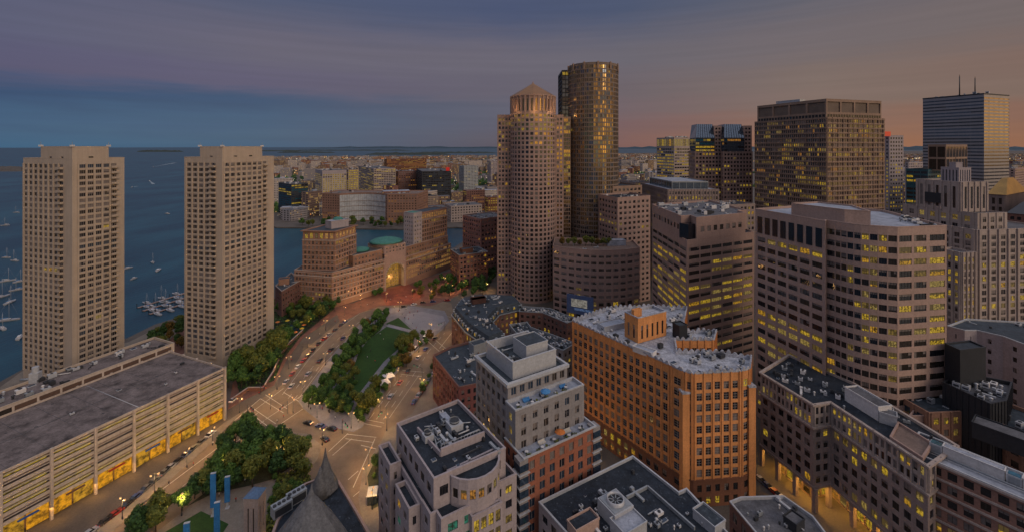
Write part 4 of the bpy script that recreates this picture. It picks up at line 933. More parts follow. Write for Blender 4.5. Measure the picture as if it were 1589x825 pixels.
# roof sunken well: raised kerb walls
w0, w1, w2, w3 = o2(Lq, 5, 4), o2(Nq, -7, 5), o2(Rq, -7, -2), o2(Bq, 5, -2)
mb = MB(); zq = 44.1
for a, b, hh in ((w0, w1, 1.2), (w1, w2, 2.0)):
    m_ = mids(a, b, .5); mb.box((m_[0], m_[1], zq+hh/2), (math.hypot(b[0]-a[0], b[1]-a[1]), .45, hh), M_['whitest'], math.atan2(b[1]-a[1], b[0]-a[0]))
B.part(mb, 'screen_wall')
mb = MB(); a, b = o2(w1, -1.4, .8), o2(w2, -1.4, -.5)
for zz in (.5, 1.1, 1.8): mb.tube((*a, zq+zz), (*b, zq+zz), .06, M_['lgrey'], 4)
for k in range(13): c = lerp(a, b, k/12); mb.tube((*c, zq), (*c, zq+1.8), .06, M_['lgrey'], 4)
B.part(mb, 'railing')
mb = MB(); a, b = lerp(w0, w1, .45), lerp(w3, w2, .45); 
for k in range(8): mb.tube((*lerp(lerp(w0, w3, .15), b, k/8), zq+.5), (*lerp(lerp(w0, w3, .15), b, (k+1)/8), zq+.5), .14, M_['lgrey'], 5)
mb.tube((*lerp(w0, w3, .3), zq+.5), (*lerp(w0, w1, .9), zq+.5), .2, M_['grey'], 5); B.part(mb, 'roof_pipe')
for t, s_, nm in ((.62, .72, 1), (.2, .2, 0)):
    c = lerp(lerp(w0, w1, t), lerp(w3, w2, t), s_); c = o2(w3, 5.5, -4.5) if nm else o2(w0, 4.8, .8); mb = MB()
    mb.box((c[0], c[1], zq+.9), (3.6, 3.6, 1.8) if nm else (2.4, 2.4, 1.6), M_['lgrey'], th0); mb.cyl((c[0], c[1], zq+(1.8 if nm else 1.6)), 1.3 if nm else .9, .5, M_['dark'], 14); mb.lathe((c[0], c[1], zq+2.2), [(1.45 if nm else 1, 0), (1.45 if nm else 1, .35)], 14, M_['grey'], False); B.part(mb, 'cooling_fan')
B.units([w0, w1, w2, w3], zq, 15, th0, 31, .75, avoid=[(*o2(w3, 5.5, -4.5), 3.4)]); B.units(upr, zq, 9, th0, 32, .6, avoid=[(*cen([w0, w1, w2, w3]), 9)])
B.box('plant_room', (*o2(w3, 1.6, -5), zq), (5, 1.8, 1.3), M_['rlight'], th0)
WOB = B

# ---- terraced grey and brick building
zt = 55
L0, N0, R0 = RP(zt, (738.5, 551), (788, 595), (880, 564))
main = ccw(para(L0, N0, R0)); uL = Vector((L0[0]-N0[0], L0[1]-N0[1])).normalized(); uQ = Vector((R0[0]-N0[0], R0[1]-N0[1])).normalized()
def o3(p, a=0, b=0): return (p[0]+uL.x*a+uQ.x*b, p[1]+uL.y*a+uQ.y*b)
B = Bld('terraced_apartment_building', 'grey over brick apartment building stepping down in furnished roof terraces', 'building', cen(main), M_['greyst'])
tk = K(dark=7, deep=3, blind=2, lit=1, blue=2)
ts = spec(fh=3.3, bw=2.9, ww=.56, wh=.64, sill=.18, ml=.5, mr=.5, base=3.5, top=.9, k=tk, mull=1, tr=0, fr='framel')
B.tier(main, 0, zt, ts, roof='rslate', par=.8, cope='lgrey', edge={}, wall=M_['greyst'])
mp = ccw([o3(N0, 2.2, 3), o3(N0, 18, 3), o3(R0, 18, -2.5), o3(R0, 2.2, -2.5)])
B.tier(mp, zt-1, zt+4.2, None, wall=M_['lgrey'], roof='rslate', par=2.8, name='plant_screen', rname='plant_deck')
cc = cen(mp); 
pb = inset(mp, 2.6); pb = [lerp(pb[0], pb[1], .0), pb[1], pb[2], pb[3]]
B.box('lift_house', (*o3(cen(mp), -1, 3), zt+1.4), (8, 7.5, 4.4), M_['lgrey'], math.atan2(uQ.y, uQ.x), 'rslate', .3)
B.units(mp, zt+1.4, 9, math.atan2(uQ.y, uQ.x), 41, .8, avoid=[(*o3(cen(mp), -1, 3), 6)])
B.cornice(main, zt-.9, .5, .9, M_['lgrey'])
# white balustrade band below the eave on the near side
z1 = 50.5
t1 = ccw([o3(N0, -.02, -.8), o3(N0, -5.2, -.8), o3(R0, -5.2, 2.2), o3(R0, -.02, 2.2)])
B.tier(t1, 0, z1, spec(fh=3.4, bw=3.6, ww=.42, wh=.6, sill=.2, ml=.8, mr=.8, base=3.5, top=1.2, k=tk, mull=1, fr='framel'), roof='rlight', par=.9, name='terrace_wall', cope='lgrey')
z2 = 40.5
N2_ = o3(N0, -9.8, -1.2); t2 = ccw([o3(N0, -.02, -1.2), N2_, o3(R0, -9.8, 2.8), o3(R0, -5.1, 2.8), o3(R0, -5.1, 2.4), o3(N0, -5.1, 2.4) if 0 else o3(R0, -.02, 2.4)])
t2 = ccw([o3(N0, -.04, -1.2), N2_, o3(R0, -9.8, 2.8), o3(R0, -.04, 2.8)])
B.tier(t2, 0, z2, spec(fh=3.4, bw=3.1, ww=.52, wh=.68, sill=.14, ml=1, mr=1, base=3.5, top=.8, k=K(dark=6, deep=2, blind=2, lit=.6, blue=4, teal=.4), mull=1, fr='framel'), wall=mat('red_terrace_brick', (.27, .10, .06), var=.2), roof='rlight', par=.9, name='brick_wall', cope='lgrey')
B.tier(inset(t2, -.1), 0, 9, ts, wall=M_['orangeb'], roof=None, name='base_wall')
# grey corner bay strips
c = N2_
for (cx_, cy_) in (N2_, o3(R0, -9.8, 2.8)):
    mb = MB(); an = math.atan2(uQ.y, uQ.x); mb.box((cx_+uL.x*1.2+0, cy_+uL.y*1.2, z2/2+4.4), (2.6, 2.8, z2-9.2), M_['greyst'], an); B.part(mb, 'corner_bay')
    for f in range(9):
        mb = MB(); mb.box((cx_+uL.x*1.1, cy_+uL.y*1.1, 10+f*3.35), (3.4, 3.4, .25), M_['lgrey'], an); mb.box((cx_+uL.x*1.1, cy_+uL.y*1.1, 10+f*3.35+1.5), (2.75, 2.95, 1.7), KIND['blue'], an); B.part(mb, 'corner_balcony')
TER = B; T1 = t1; T2 = t2

# ---- dark roof building, bottom centre right
zr = 30
L4, T4, R4 = RP(zr, (836, 778), (982, 706), (1053, 762))
R4b = G(1136, 832, zr); L4b = G(900, 850, zr)
p = ccw([L4, T4, R4, (R4[0]+2.6, R4[1]+1.2), (R4b[0], R4b[1]), (L4b[0]+6, L4b[1]-8), L4b])
B = Bld('dark_roof_office', 'pale stone building with a wide navy roof and a round cooling fan on it', 'building', cen(p), M_['whitest'])
B.tier(p, 0, zr, spec(fh=3.8, bw=3.6, k=wk, mull=1), roof='rdark', par=.6, cope='lgrey')
ua = Vector((T4[0]-L4[0], T4[1]-L4[1])).normalized(); an = math.atan2(ua.y, ua.x); ub = Vector((ua.y, -ua.x))
def o4(px, py, z_=zr-.6): return G(px, py, z_)
c = o4(955, 800); mb = MB(); mb.box((c[0], c[1], zr+1.2), (6.2, 6.2, 3.6), M_['lgrey'], an); mb.box((c[0], c[1], zr+3.05), (5.6, 5.6, .2), M_['grey'], an)
mb.lathe((c[0], c[1], zr+3.1), [(2.2, 0), (2.1, .9), (1.9, .9), (1.9, .2)], 20, M_['lgrey'], False); mb.cyl((c[0], c[1], zr+3.2), 1.9, .15, M_['dark'], 20)
for k in range(4): mb.box((c[0], c[1], zr+3.5), (3.7, .22, .08), M_['grey'], an+k*math.pi/4)
mb.cyl((c[0], c[1], zr+3.4), .4, .3, M_['dark'], 10); B.part(mb, 'cooling_tower')
mb = MB(); 
wc = [o4(1005, 757), o4(1078, 822), o4(1020, 870), o4(950, 805)]
for a, b in ((wc[0], wc[1]), (wc[0], o4(972, 774))):
    m_ = mids(a, b, .5); mb.box((m_[0], m_[1], zr-.2), (math.hypot(b[0]-a[0], b[1]-a[1]), .4, .9), M_['grey'], math.atan2(b[1]-a[1], b[0]-a[0]))
B.part(mb, 'roof_curb')
B.box('plant_room', (*o4(975, 825), zr-.6), (7, 5, 2.6), M_['lgrey'], an, 'rlight'); B.box('plant_room', (*o4(1100, 812), zr-.6), (4, 6, 2), M_['lgrey'], an, 'rslate'); B.box('stair_head', (*o4(905, 822), zr-.6), (7, 3.4, 2.4), M_['granite2'], an, 'rdark')
B.units([o4(905, 775), o4(945, 756), o4(965, 775), o4(920, 800)], zr-.6, 12, an, 51, .75)
B.units([o4(1000, 790), o4(1020, 780), o4(1050, 815), o4(1010, 840)], zr-.6, 6, an, 52, .8)
B.units(inset(p, 2), zr-.6, 22, an, 53, .45)
p = [o4(828, 803, 20), o4(842, 792, 20), o4(870, 825, 20), o4(850, 850, 20)]

# ---- small brick building bottom right
zb = 19
p = ccw(RP(zb, (1132, 777), (1150, 770), (1216, 768), (1262, 800), (1300, 850), (1210, 870)))
B = Bld('brick_corner_building', 'low brick building with grey roof before the arcade, bottom right', 'building', cen(p), M_['brickd'])
B.tier(p, 0, zb, spec(fh=4.2, bw=3.6, ww=.5, wh=.6, ml=.5, mr=.5, k=K(lit=2, warm=1), mull=1, tr=1), roof='rgrey', par=.7, cope='lgrey')
B.units(p, zb-.7, 12, .4, 61, .6); B.box('plant_room', (*G(1232, 812, zb), zb-.7), (4, 3.4, 2.2), M_['dark'], .5, 'rgrey')

# ---- arcaded taupe building, right foreground
z = 35.5
pL, pC1, pC2, pR = RP(z, (1180, 577), (1262, 627), (1289, 623), (1440, 722))
bkL = (pL[0]+20, pL[1]+14); bkM = (pC2[0]+17, pC2[1]+12); bkR = (pR[0]+16, pR[1]+8)
p = ccw([pL, pC1, pC2, pR, bkR, bkM, bkL])
B = Bld('arcaded_office_building', 'taupe stone office building with a folded front over an amber lit arcade', 'building', cen(p), M_['taupe'])
ak = K(dark=3, deep=5, blind=0, lit=3.6)
asp = spec(fh=3.6, bw=3.3, ww=.6, wh=.6, sill=.2, ml=.5, mr=.5, base=.3, top=.4, k=ak, mull=1)
B.tier(p, 8.0, 27.8, asp, roof=None)
B.tier(inset(p, .02), 27.8, z, spec(fh=3.3, bw=1.75, ww=.62, wh=.68, sill=.15, ml=.5, mr=.5, base=.3, top=.6, k=K(dark=2, deep=3, blind=1, lit=5), mull=0, fr='framel', pier=.3, pe=2, pw=.5, pm=M_['lime']), wall=M_['lime'], roof='rdark', par=.7, name='attic_wall', cope='lime')
B.cornice(p, 27.4, .4, .6, M_['lime']); B.cornice(p, z-.5, .5, .6, M_['lime'], 'eave'); B.cornice(p, 7.4, .3, .9, M_['taupe'], 'string_course')
rec = inset(p, 4.5); B.tier(rec, 0, 8.1, spec(fh=3.8, bw=3.2, ww=.8, wh=.75, sill=.1, ml=.4, mr=.4, base=.1, top=.3, k=dict(lit=5, warm=4, dark=1), mull=1, tr=1), wall=M_['brownst'], roof=None, name='arcade_wall')
mb = MB(); mb.face([(*q, 7.9) for q in inset(p, .3)][::-1], M_['lime']); B.part(mb, 'arcade_ceiling')
for a, b in ((pL, pC1), (pC1, pC2), (pC2, pR)):
    L_ = math.hypot(b[0]-a[0], b[1]-a[1]); n_ = max(1, round(L_/7)); an = math.atan2(b[1]-a[1], b[0]-a[0])
    for k in range(n_+1):
        if a == pC2 and k == 0 or a == pC1 and k == 0: continue
        c = lerp(a, b, k/n_); c = (c[0]-math.sin(an)*.7, c[1]+math.cos(an)*.7); mb = MB(); mb.box((c[0], c[1], 3.75), (1.3, 1.3, 7.5), M_['taupe'], an); B.part(mb, 'arcade_column')
    for k in range(n_):
        c = lerp(a, b, (k+.5)/n_); c = (c[0]-math.sin(an)*2.4, c[1]+math.cos(an)*2.4)
        l = bpy.data.lights.new('arcade_lamp', 'AREA'); l.shape = 'RECTANGLE'; l.size = 2.5; l.size_y = 1.2; l.energy = 520; l.color = (1, .5, .08); o = bpy.data.objects.new('arcade_lamp', l); COL.objects.link(o); o.parent = B.root
        o.location = (c[0]-B.o[0], c[1]-B.o[1], 7.3); o.rotation_euler = (0, 0, an)
        mb = MB(); mb.box((c[0], c[1], 7.75), (2.5, 1.2, .14), glow('arcade_ceiling_light', (1, .6, .2), 1.2, False), an); B.part(mb, 'ceiling_light')
B.box('plant_room', (*G(1346, 632, z), z-.6), (11.5, 5, 4.2), M_['white'], math.atan2(pR[1]-pC2[1], pR[0]-pC2[0]), 'rgrey')
B.box('plant_room', (*G(1378, 652, z), z-.6), (4.2, 3.2, 3), M_['lgrey'], -.7, 'rgrey')
tpp = [lerp(pC2, pR, .62), lerp(pC2, pR, .98), (lerp(pC2, pR, .98)[0]+10, lerp(pC2, pR, .98)[1]+7), (lerp(pC2, pR, .62)[0]+10, lerp(pC2, pR, .62)[1]+8)]
B.tier(inset(ccw(tpp), .8), z-.6, z+.7, None, wall=M_['granite'], roof='rbrown', par=.5, name='terrace_wall')
B.units(p, z-.65, 30, -.6, 71, .7, avoid=[(*G(1346, 632, z), 7), (*cen(tpp), 8)])
ARC = B
# ---- brick and stone banded building, right edge
z = 35
a, b = RP(z, (1407, 696), (1589, 774)); dd = Vector((b[0]-a[0], b[1]-a[1])).normalized(); b = (b[0]+dd.x*12, b[1]+dd.y*12); nn = (-dd.y, dd.x)
if nn[1] < 0: nn = (-nn[0], -nn[1])
w_ = 13; p = ccw([a, b, (b[0]+nn[0]*w_, b[1]+nn[1]*w_), (a[0]+nn[0]*w_, a[1]+nn[1]*w_)])
B = Bld('striped_brick_building', 'brick building with pale stone bands and long grey metal roof at the right edge', 'building', cen(p), M_['brickd'])
B.tier(p, 0, z, spec(fh=3.7, bw=3.1, ww=.62, wh=.55, sill=.22, ml=1.6, mr=1.6, base=.5, top=.5, k=K(dark=4, deep=5, blind=2, lit=3.4), mull=1, band=.3, bh=.55, bm=M_['lime']), wall=mat('striped_brick', (.24, .13, .10), var=.2), roof='rlight', par=.5, cope='lgrey')
an = math.atan2(dd.y, dd.x)
def rr(x, y): return (a[0]+dd.x*x+nn[0]*y, a[1]+dd.y*x+nn[1]*y)
for k in range(40):
    c = rr(.8 + (k % 2)*0, -.05)
for zz in range(18):
    mb = MB(); c = rr(.8, -.1); mb.box((c[0], c[1], .8+zz*1.85), (1.6, .3, .5), M_['lime'], an); B.part(mb, 'quoin')
for x0, l0 in ((6.5, 11.5), (21, 14)):
    c = rr(x0+l0/2, 6.2); B.box('plant_screen', (c[0], c[1], z-.5), (l0, 2.2, 2.9), M_['white'], an, 'rlight', .2)
    mb = MB(); c = rr(x0-1.4, 6.0); mb.box((c[0], c[1], z+.9), (2.6, 2.2, 2.6), M_['lgrey'], an); mb.box((c[0]-nn[0]*1.12, c[1]-nn[1]*1.12, z+.9), (2.0, .08, 1.9), M_['grey'], an); mb.box((c[0], c[1], z+2.28), (2.2, 1.8, .12), KIND['cyan'], an); B.part(mb, 'air_handler')
mb = MB(); mb.tube((*rr(2, 4.4), z), (*rr(36, 4.4), z), .22, M_['grey'], 6); mb.tube((*rr(4, 3.6), z-.1), (*rr(36, 3.6), z-.1), .12, M_['lgrey'], 6); B.part(mb, 'roof_pipe')
B.units([rr(1, 8), rr(1, 10.5), rr(34, 10.5), rr(34, 8)], z-.5, 8, an, 81, .8)
# ---- red brick lit building behind it
a1, a2, a3 = RP(33, (1442, 640), (1510, 637), (1620, 686))
p = ccw([a1, a2, a3, (a3[0]+16, a3[1]+12), (a2[0]+9, a2[1]+20), (a1[0]-2, a1[1]+14)])
B = Bld('red_brick_building', 'red brick building with lit arched bays behind the grey metal roof', 'building', cen(p), M_['brick'])
B.tier(p, 0, 33, spec(fh=3.9, bw=4, ww=.5, wh=.55, ml=.8, mr=.8, top=1, k=K(dark=4, deep=3, lit=4, blue=1), mull=1, pier=.3, pw=.5), roof='rslate', cope='brick'); B.units(p, 32, 10, .3, 91)
cc = G(1548, 668, 33); B.box('plant_room', (*G(1560, 685, 33), 32), (13, 6, 4.4), M_['dark'], an, 'rgrey'); 
# ---- black clad boxes
p = ccw(para(*RP(52, (1466, 532), (1490, 543), (1530, 538))))
B = Bld('black_clad_building', 'windowless black clad block standing against the bowed granite block', 'building', cen(p), M_['black'])
B.tier(p, 0, 52, None, roof='rslate', par=.4); 
p = ccw(para(*RP(40, (1462, 592), (1537, 626), (1564, 621))))
p = ccw([*RP(40, (1462, 592), (1537, 626), (1562, 621), (1571, 592), (1495, 578))])
B = Bld('black_clad_building', 'low black ribbed plant building with open roof in front of the black block', 'building', cen(p), M_['black'])
B.tier(p, 0, 40, spec(fh=30, bw=1.6, ww=.01, wh=.01, k=dict(dark=1), pier=.2, pw=.3, mull=0, fr=None), roof='rgrey', par=1.2); B.units(p, 38.8, 14, .6, 95, 1.1)
# ---- pale L-shaped buildings right
p = ccw([*RP(46, (1470, 505), (1497, 512), (1516, 512), (1556, 521), (1660, 560)), G(1680, 530, 46), G(1600, 500, 46), G(1500, 494, 46)])
B = Bld('pale_courtyard_building', 'pale pink walled building with blue grey roof and few windows at the right edge', 'building', cen(p), M_['whitest'])
B.tier(p, 0, 46, spec(fh=4, bw=4.4, ww=.34, wh=.45, ml=2, mr=2, k=K(dark=6, lit=1.2, warm=.6), mull=1), roof='rslate', par=.5, cope='lgrey'); B.units(p, 45, 6, .3, 96)
# roof behind arcade between, low dark roofs
p = ccw([*RP(32, (1410, 640), (1432, 612), (1470, 606), (1500, 640), (1448, 640))])
B = Bld('low_rear_building', 'low dark roofed building below the bowed granite block, white vents on it', 'building', cen(p), M_['granite'])
B.tier(p, 0, 31, spec(), roof='rdark', par=.6); B.units(p, 30.4, 5, .2, 97, 1.2)

# ---- horseshoe of low slate-roofed brick buildings
def bar(pts, w, z, name, lab, wall, sp, roof, un=8, seed=1):
    pts = [Vector(q) for q in pts]; ns = []
    for i in range(len(pts)):
        d0 = (pts[min(i+1, len(pts)-1)]-pts[max(i-1, 0)]).normalized(); ns.append(Vector((-d0.y, d0.x)))
    p = ccw([tuple(q) for q in pts]+[tuple(q+n*w) for q, n in list(zip(pts, ns))[::-1]])
    B = Bld(name, lab, 'building', cen(p), wall); B.tier(p, 0, z, sp, roof=roof, cope='grey'); B.units(p, z-1, un, .5, seed, .9); return B, p
lowsp = spec(fh=3.7, bw=3.2, ww=.5, wh=.55, base=.5, ml=.4, mr=.4, k=K(dark=5, deep=3, lit=1.4, warm=1), mull=1, tr=1)
P1 = RP(22, (702, 482), (703, 500), (724, 512), (757, 527)); 
front = ccw([*RP(22, (701, 478), (722, 503), (757, 527), (786, 515), (762, 492), (775, 478), (812, 470), (800, 458), (755, 455), (715, 460))])
B = Bld('brick_horseshoe_building', 'low brick building with slate mansard roofs wrapping a courtyard by the plaza', 'building', cen(front), M_['brickd'])
B.tier(front, 0, 18, spec(fh=3.8, bw=3.2, ww=.5, wh=.6, base=.3, top=.6, ml=.5, mr=.5, k=K(dark=3, deep=3, lit=3, warm=2.4), mull=1), roof=None)
mi = inset(front, 2.2); mb = MB()
for i in range(len(front)):
    j = (i+1) % len(front); mb.face([(*front[i], 18), (*front[j], 18), (*mi[j], 22.5), (*mi[i], 22.5)], M_['rslate'])
B.part(mb, 'mansard_roof'); mb = MB(); mb.face([(*q, 22.5) for q in mi], M_['rslate']); B.part(mb, 'roof'); B.cornice(front, 17.7, .4, .5, M_['grey'])
for k in range(2, 3):
    pass
B.units(mi, 22.5, 34, .5, 101, .8)
for i in range(len(front)):
    a_, b_ = front[i], front[(i+1) % len(front)]; L_ = math.hypot(b_[0]-a_[0], b_[1]-a_[1]); an = math.atan2(b_[1]-a_[1], b_[0]-a_[0])
    for k in range(int(L_/3.6)):
        c = lerp(a_, b_, (k+.5)/int(L_/3.6)); nx, ny = -math.sin(an), math.cos(an); mb = MB(); mb.box((c[0]+nx*1.2, c[1]+ny*1.2, 19.9), (1.4, 1.7, 1.9), M_['grey'], an); mb.box((c[0]+nx*.33, c[1]+ny*.33, 19.9), (1.1, .1, 1.4), KIND[['dark', 'warm', 'dark', 'lit'][(k*3+i) % 4]], an); B.part(mb, 'dormer'); B.box('penthouse', (*G(742, 470, 22), 22.5), (9, 5, 2.6), M_['brickd'], .4, 'rslate')
bar(RP(21, (790, 500), (800, 512), (838, 526), (874, 540)), 11, 20, 'blue_roof_building', 'grey building with a busy dark roof beside the orange brick building', M_['greyst'], lowsp, 'rslate', 30, 111)
bar(RP(20, (805, 480), (842, 482), (880, 498)), 9, 19, 'blue_roof_building', 'curved low building with cluttered dark roof below the billboard', M_['brickd'], lowsp, 'rslate', 30, 112)
bar(RP(14, (716, 512), (752, 498), (790, 492)), 6, 13, 'low_rear_building', 'small slate roofed wing inside the courtyard of the brick horseshoe', M_['brickd'], lowsp, 'rslate', 8, 113)
# ---- red brick block left of the terraced building
L5, N5_, R5 = RP(21, (671.6, 550), (712, 600), (752, 588))
bk5 = RP(21, (735, 528), (700, 536)); p = ccw([L5, N5_, (N5_[0]+13, N5_[1]+5), bk5[0], bk5[1]])
B = Bld('dark_red_brick_block', 'dark red brick block with roof plant beside the terraced apartment building', 'building', cen(p), M_['brickd'])
B.tier(p, 0, 21, spec(fh=3.5, bw=2.6, ww=.5, wh=.6, base=.3, ml=.5, mr=.5, k=K(dark=7, deep=3, lit=.7), mull=1), roof='rslate', cope='brickd', wall=mat('dark_red_brick', (.17, .065, .06), var=.2)); B.units(p, 20, 16, .7, 121, .8)
B.box('plant_room', (*G(741, 542, 21), 20), (7, 5, 4.5), M_['grey'], .6, 'rslate')

# ---- slate cone roofs, bottom
def slate_building():
    z0 = 27
    eav = RP(z0, (404, 850), (452, 765), (488, 722), (508, 722), (540, 800), (572, 860))
    c1 = G(488, 738, 42); base1 = [G(400, 900, 22), G(470, 782, 24)]
    B = Bld('slate_roof_building', 'dark building with two steep slate cone roofs at the bottom edge', 'building', (c1[0], c1[1]-6), M_['granite'])
    # body under
    ax, ay = G(488, 739, 41)                      # main apex
    bx, by = G(505, 694, 38)                      # turret apex
    body = ccw(RP(26, (398, 900), (432, 808), (474, 752), (500, 742), (524, 748), (552, 795), (600, 880)))
    B.tier(body, 0, 26, spec(fh=4, bw=3.4, k=K(lit=1), mull=1), roof=None)
    mb = MB(); mb.face([(*q, 26.1) for q in inset(body, .3)], M_['rdark']); B.part(mb, 'flat_roof'); B.cornice(body, 25.7, .5, .7, M_['granite'])
    mb = MB(); mb.lathe((ax, ay-13, 22.1), [(16.5, 0), (13.6, 4), (10.2, 8), (6.6, 12), (2.9, 15.6), (.8, 17.6), (.3, 18.6), (.08, 19.6)], 12, M_['slateR'], True, False)
    vs = [(x-(x-ax)*0, y+max(0, (z_-26.1))*.0, z_) for x, y, z_ in mb.v]; mb.v = [(x+(1-(z_-22.1)/19)*2.5, y+(z_-22.1)/19*11.5, z_-1.2) for x, y, z_ in vs]; B.part(mb, 'cone_roof')
    mb = MB(); mb.lathe((bx, by, 26.1), [(2.6, 0), (3.5, .9), (2.9, 2.6), (1.9, 5), (1.0, 7.6), (.4, 9.8), (.06, 12)], 8, M_['slateR'], True, False)
    B.part(mb, 'turret_roof')
    mb = MB(); c = G(497, 757, 28); mb.lathe((c[0], c[1], 26.5), [(2.8, 0), (2.0, 3), (.6, 6), (.1, 7.4)], 12, M_['slateR']); B.part(mb, 'dormer_roof')
    for k, (px, py) in enumerate(((437, 790), (460, 772))):
        c = G(px, py, 27); mb = MB(); an = .72
        mb.box((c[0], c[1], 27.6), (2.4, 4.6, 2.6), M_['grey'], -an)
        for i in range(4):
            y = -1.7+i*1.13; mb.cyl((c[0]+y*math.sin(an), c[1]+y*math.cos(an), 28.9), .45, .25, M_['dark'], 10)
        for i in (-1, 1): mb.box((c[0]+i*1.22*math.cos(an), c[1]-i*1.22*math.sin(an), 27.5), (.05, 4.0, 1.8), M_['dark'], -an)
        B.part(mb, 'air_handler')
    return B
slate_building()
# ---- stone ventilation tower
c = G(397, 772, 14); p = [(c[0]-2.4, c[1]-2.2), (c[0]+2.0, c[1]-2.3), (c[0]+2.0, c[1]+1.9), (c[0]-1.9, c[1]+2.1)]
B = Bld('stone_vent_tower', 'short pale stone tower with a blue cap beside the pavement banners', 'tower', cen(p), M_['lime'])
B.tier(p, 0, 15.5, spec(fh=12, bw=1.4, ww=.25, wh=.5, sill=.35, ml=.6, mr=.6, top=.6, k=dict(deep=1), mull=0, fr=None), roof='rslate', par=.2)
mb = MB(); pi = inset(ccw(p), -.2); cc = cen(p)
for i in range(4): j = (i+1) % 4; mb.face([(*pi[i], 15.7), (*pi[j], 15.7), (cc[0]+.5, cc[1], 17.2)], mat('blue_cap', (.08, .14, .24), .5, .2))
B.part(mb, 'cap_roof')
# ================================================================ GROUND, WATER, LAND
def st(o, kind='structure'): o['kind'] = kind; return o
SHN = [0]
def sheet(name, pts, z, m, th=0, px=True):
    SHN[0] += 1; z += SHN[0]*.002
    pts = [G(a, b, z) for a, b in pts] if px else pts
    mb = MB(); pts = ccw(pts)
    if th: mb.prism(pts, z-th, z, m)
    else: mb.face([(*q, z) for q in pts], m)
    return st(mb.build(name))
wm = bpy.data.materials.new('harbour_water'); wm.use_nodes = True
def _w():
    nt = wm.node_tree; N = nt.nodes; Lk = nt.links; b = N['Principled BSDF']
    b.inputs['Roughness'].default_value = .35; b.inputs['Specular IOR Level'].default_value = .22
    g = N.new('ShaderNodeNewGeometry'); mp = N.new('ShaderNodeMapping'); mp.inputs['Scale'].default_value = (1, .35, 1); mp.inputs['Rotation'].default_value = (0, 0, .35); Lk.new(g.outputs['Position'], mp.inputs[0])
    n = N.new('ShaderNodeTexNoise'); n.inputs['Scale'].default_value = .012; n.inputs['Detail'].default_value = 9; n.inputs['Roughness'].default_value = .62; Lk.new(mp.outputs[0], n.inputs['Vector'])
    r = N.new('ShaderNodeValToRGB'); r.color_ramp.elements[0].position = .40; r.color_ramp.elements[0].color = (.002, .034, .062, 1); r.color_ramp.elements[1].position = .62; r.color_ramp.elements[1].color = (.010, .070, .105, 1)
    Lk.new(n.outputs['Fac'], r.inputs[0]); Lk.new(r.outputs[0], b.inputs['Base Color'])
    n2 = N.new('ShaderNodeTexNoise'); n2.inputs['Scale'].default_value = .35; n2.inputs['Detail'].default_value = 5; Lk.new(mp.outputs[0], n2.inputs['Vector'])
    bp = N.new('ShaderNodeBump'); bp.inputs['Strength'].default_value = .5; bp.inputs['Distance'].default_value = .6; Lk.new(n2.outputs['Fac'], bp.inputs['Height']); Lk.new(bp.outputs[0], b.inputs['Normal'])
_w()
sheet('harbour_water', [(-60000, -2000), (60000, -2000), (60000, 90000), (-60000, 90000)], -2, wm, px=False)
far_gr = mat('distant_ground', (.10, .085, .08), var=.5, scale=.03, fine=.3)
land = [(-260, 60), G(-120, 660), G(-10, 597), G(36, 572), G(120, 546), G(193, 526), G(240, 503), G(287, 488), (-262, 345), (-238, 370), (-186, 368), (-150, 404), (-135, 442), (-100, 480), (-70, 520), (-56, 580), (-50, 640),
        (-84, 652), (-157, 636), (-300, 648), (-356, 652), (-420, 700), (-470, 820), (-629, 1126), (-1000, 1800), (-1333, 2384), (-2630, 4769), (-198, 5404), (300, 5200), (1400, 7600), (6500, 11000), (24000, 14000), (24000, 60)]
lm = MB(); lp = ccw(land); lm.prism(lp, -4, -.02, M_['asphalt'] if 0 else mat('city_ground', (.105, .088, .075), var=.3, scale=.15, fine=.2)); st(lm.build('city_ground'))
# islands and far shore as low mounds
def mound(name, px0, px1, py, hpx, dep, m, n=22, seed=1):
    rnd = random.Random(seed); mb = MB(); a = G(px0, py); b = G(px1, py); hh = hpx*a[1]/F
    rs = []
    for j, (dy, hz) in enumerate(((0, 0), (.15, .55), (.45, 1), (.8, .6), (1, 0))):
        row = []
        for i in range(n+1):
            t = i/n; x, y = lerp(a, b, t); env = min(1, 4*t*(1-t)*2.2)**.6
            k = 1+dy*dep/y; row.append((x*k if j else x, y+dy*dep, -2.5+(hh+2)*hz*env*rnd.uniform(.6, 1.05)))
        rs.append(row)
    mb.rings(rs, m, cap=False, closed=False, sm=False); return st(mb.build(name))
isl = mat('wooded_island', (.028, .04, .032), var=.4, scale=.02); hill = mat('distant_hills', (.03, .06, .085), var=.3, scale=.005)  # blue of the far hills is distance haze put into the colour
mound('island', -40, 36, 266, 5, 500, mat('bare_island', (.09, .075, .06), var=.3, scale=.05), seed=1)
mound('island', 212, 285, 236, 3, 600, isl, seed=2); mound('island', 430, 520, 237.5, 2.2, 500, isl, seed=3); mound('island', 566, 700, 240.5, 4, 500, isl, seed=4)
mound('island', 640, 772, 238, 2.5, 500, isl, seed=5); mound('island', 452, 640, 234, 1.6, 500, isl, seed=6); mound('island', 330, 470, 235, 2, 500, isl, seed=16)
mound('distant_hills', 480, 990, 230.5, 3.2, 3000, hill, 40, 7); mound('distant_hills', 940, 1500, 231.2, 4.5, 3000, hill, 50, 8); mound('distant_hills', 1380, 1900, 233, 6.5, 3000, hill, 40, 9)
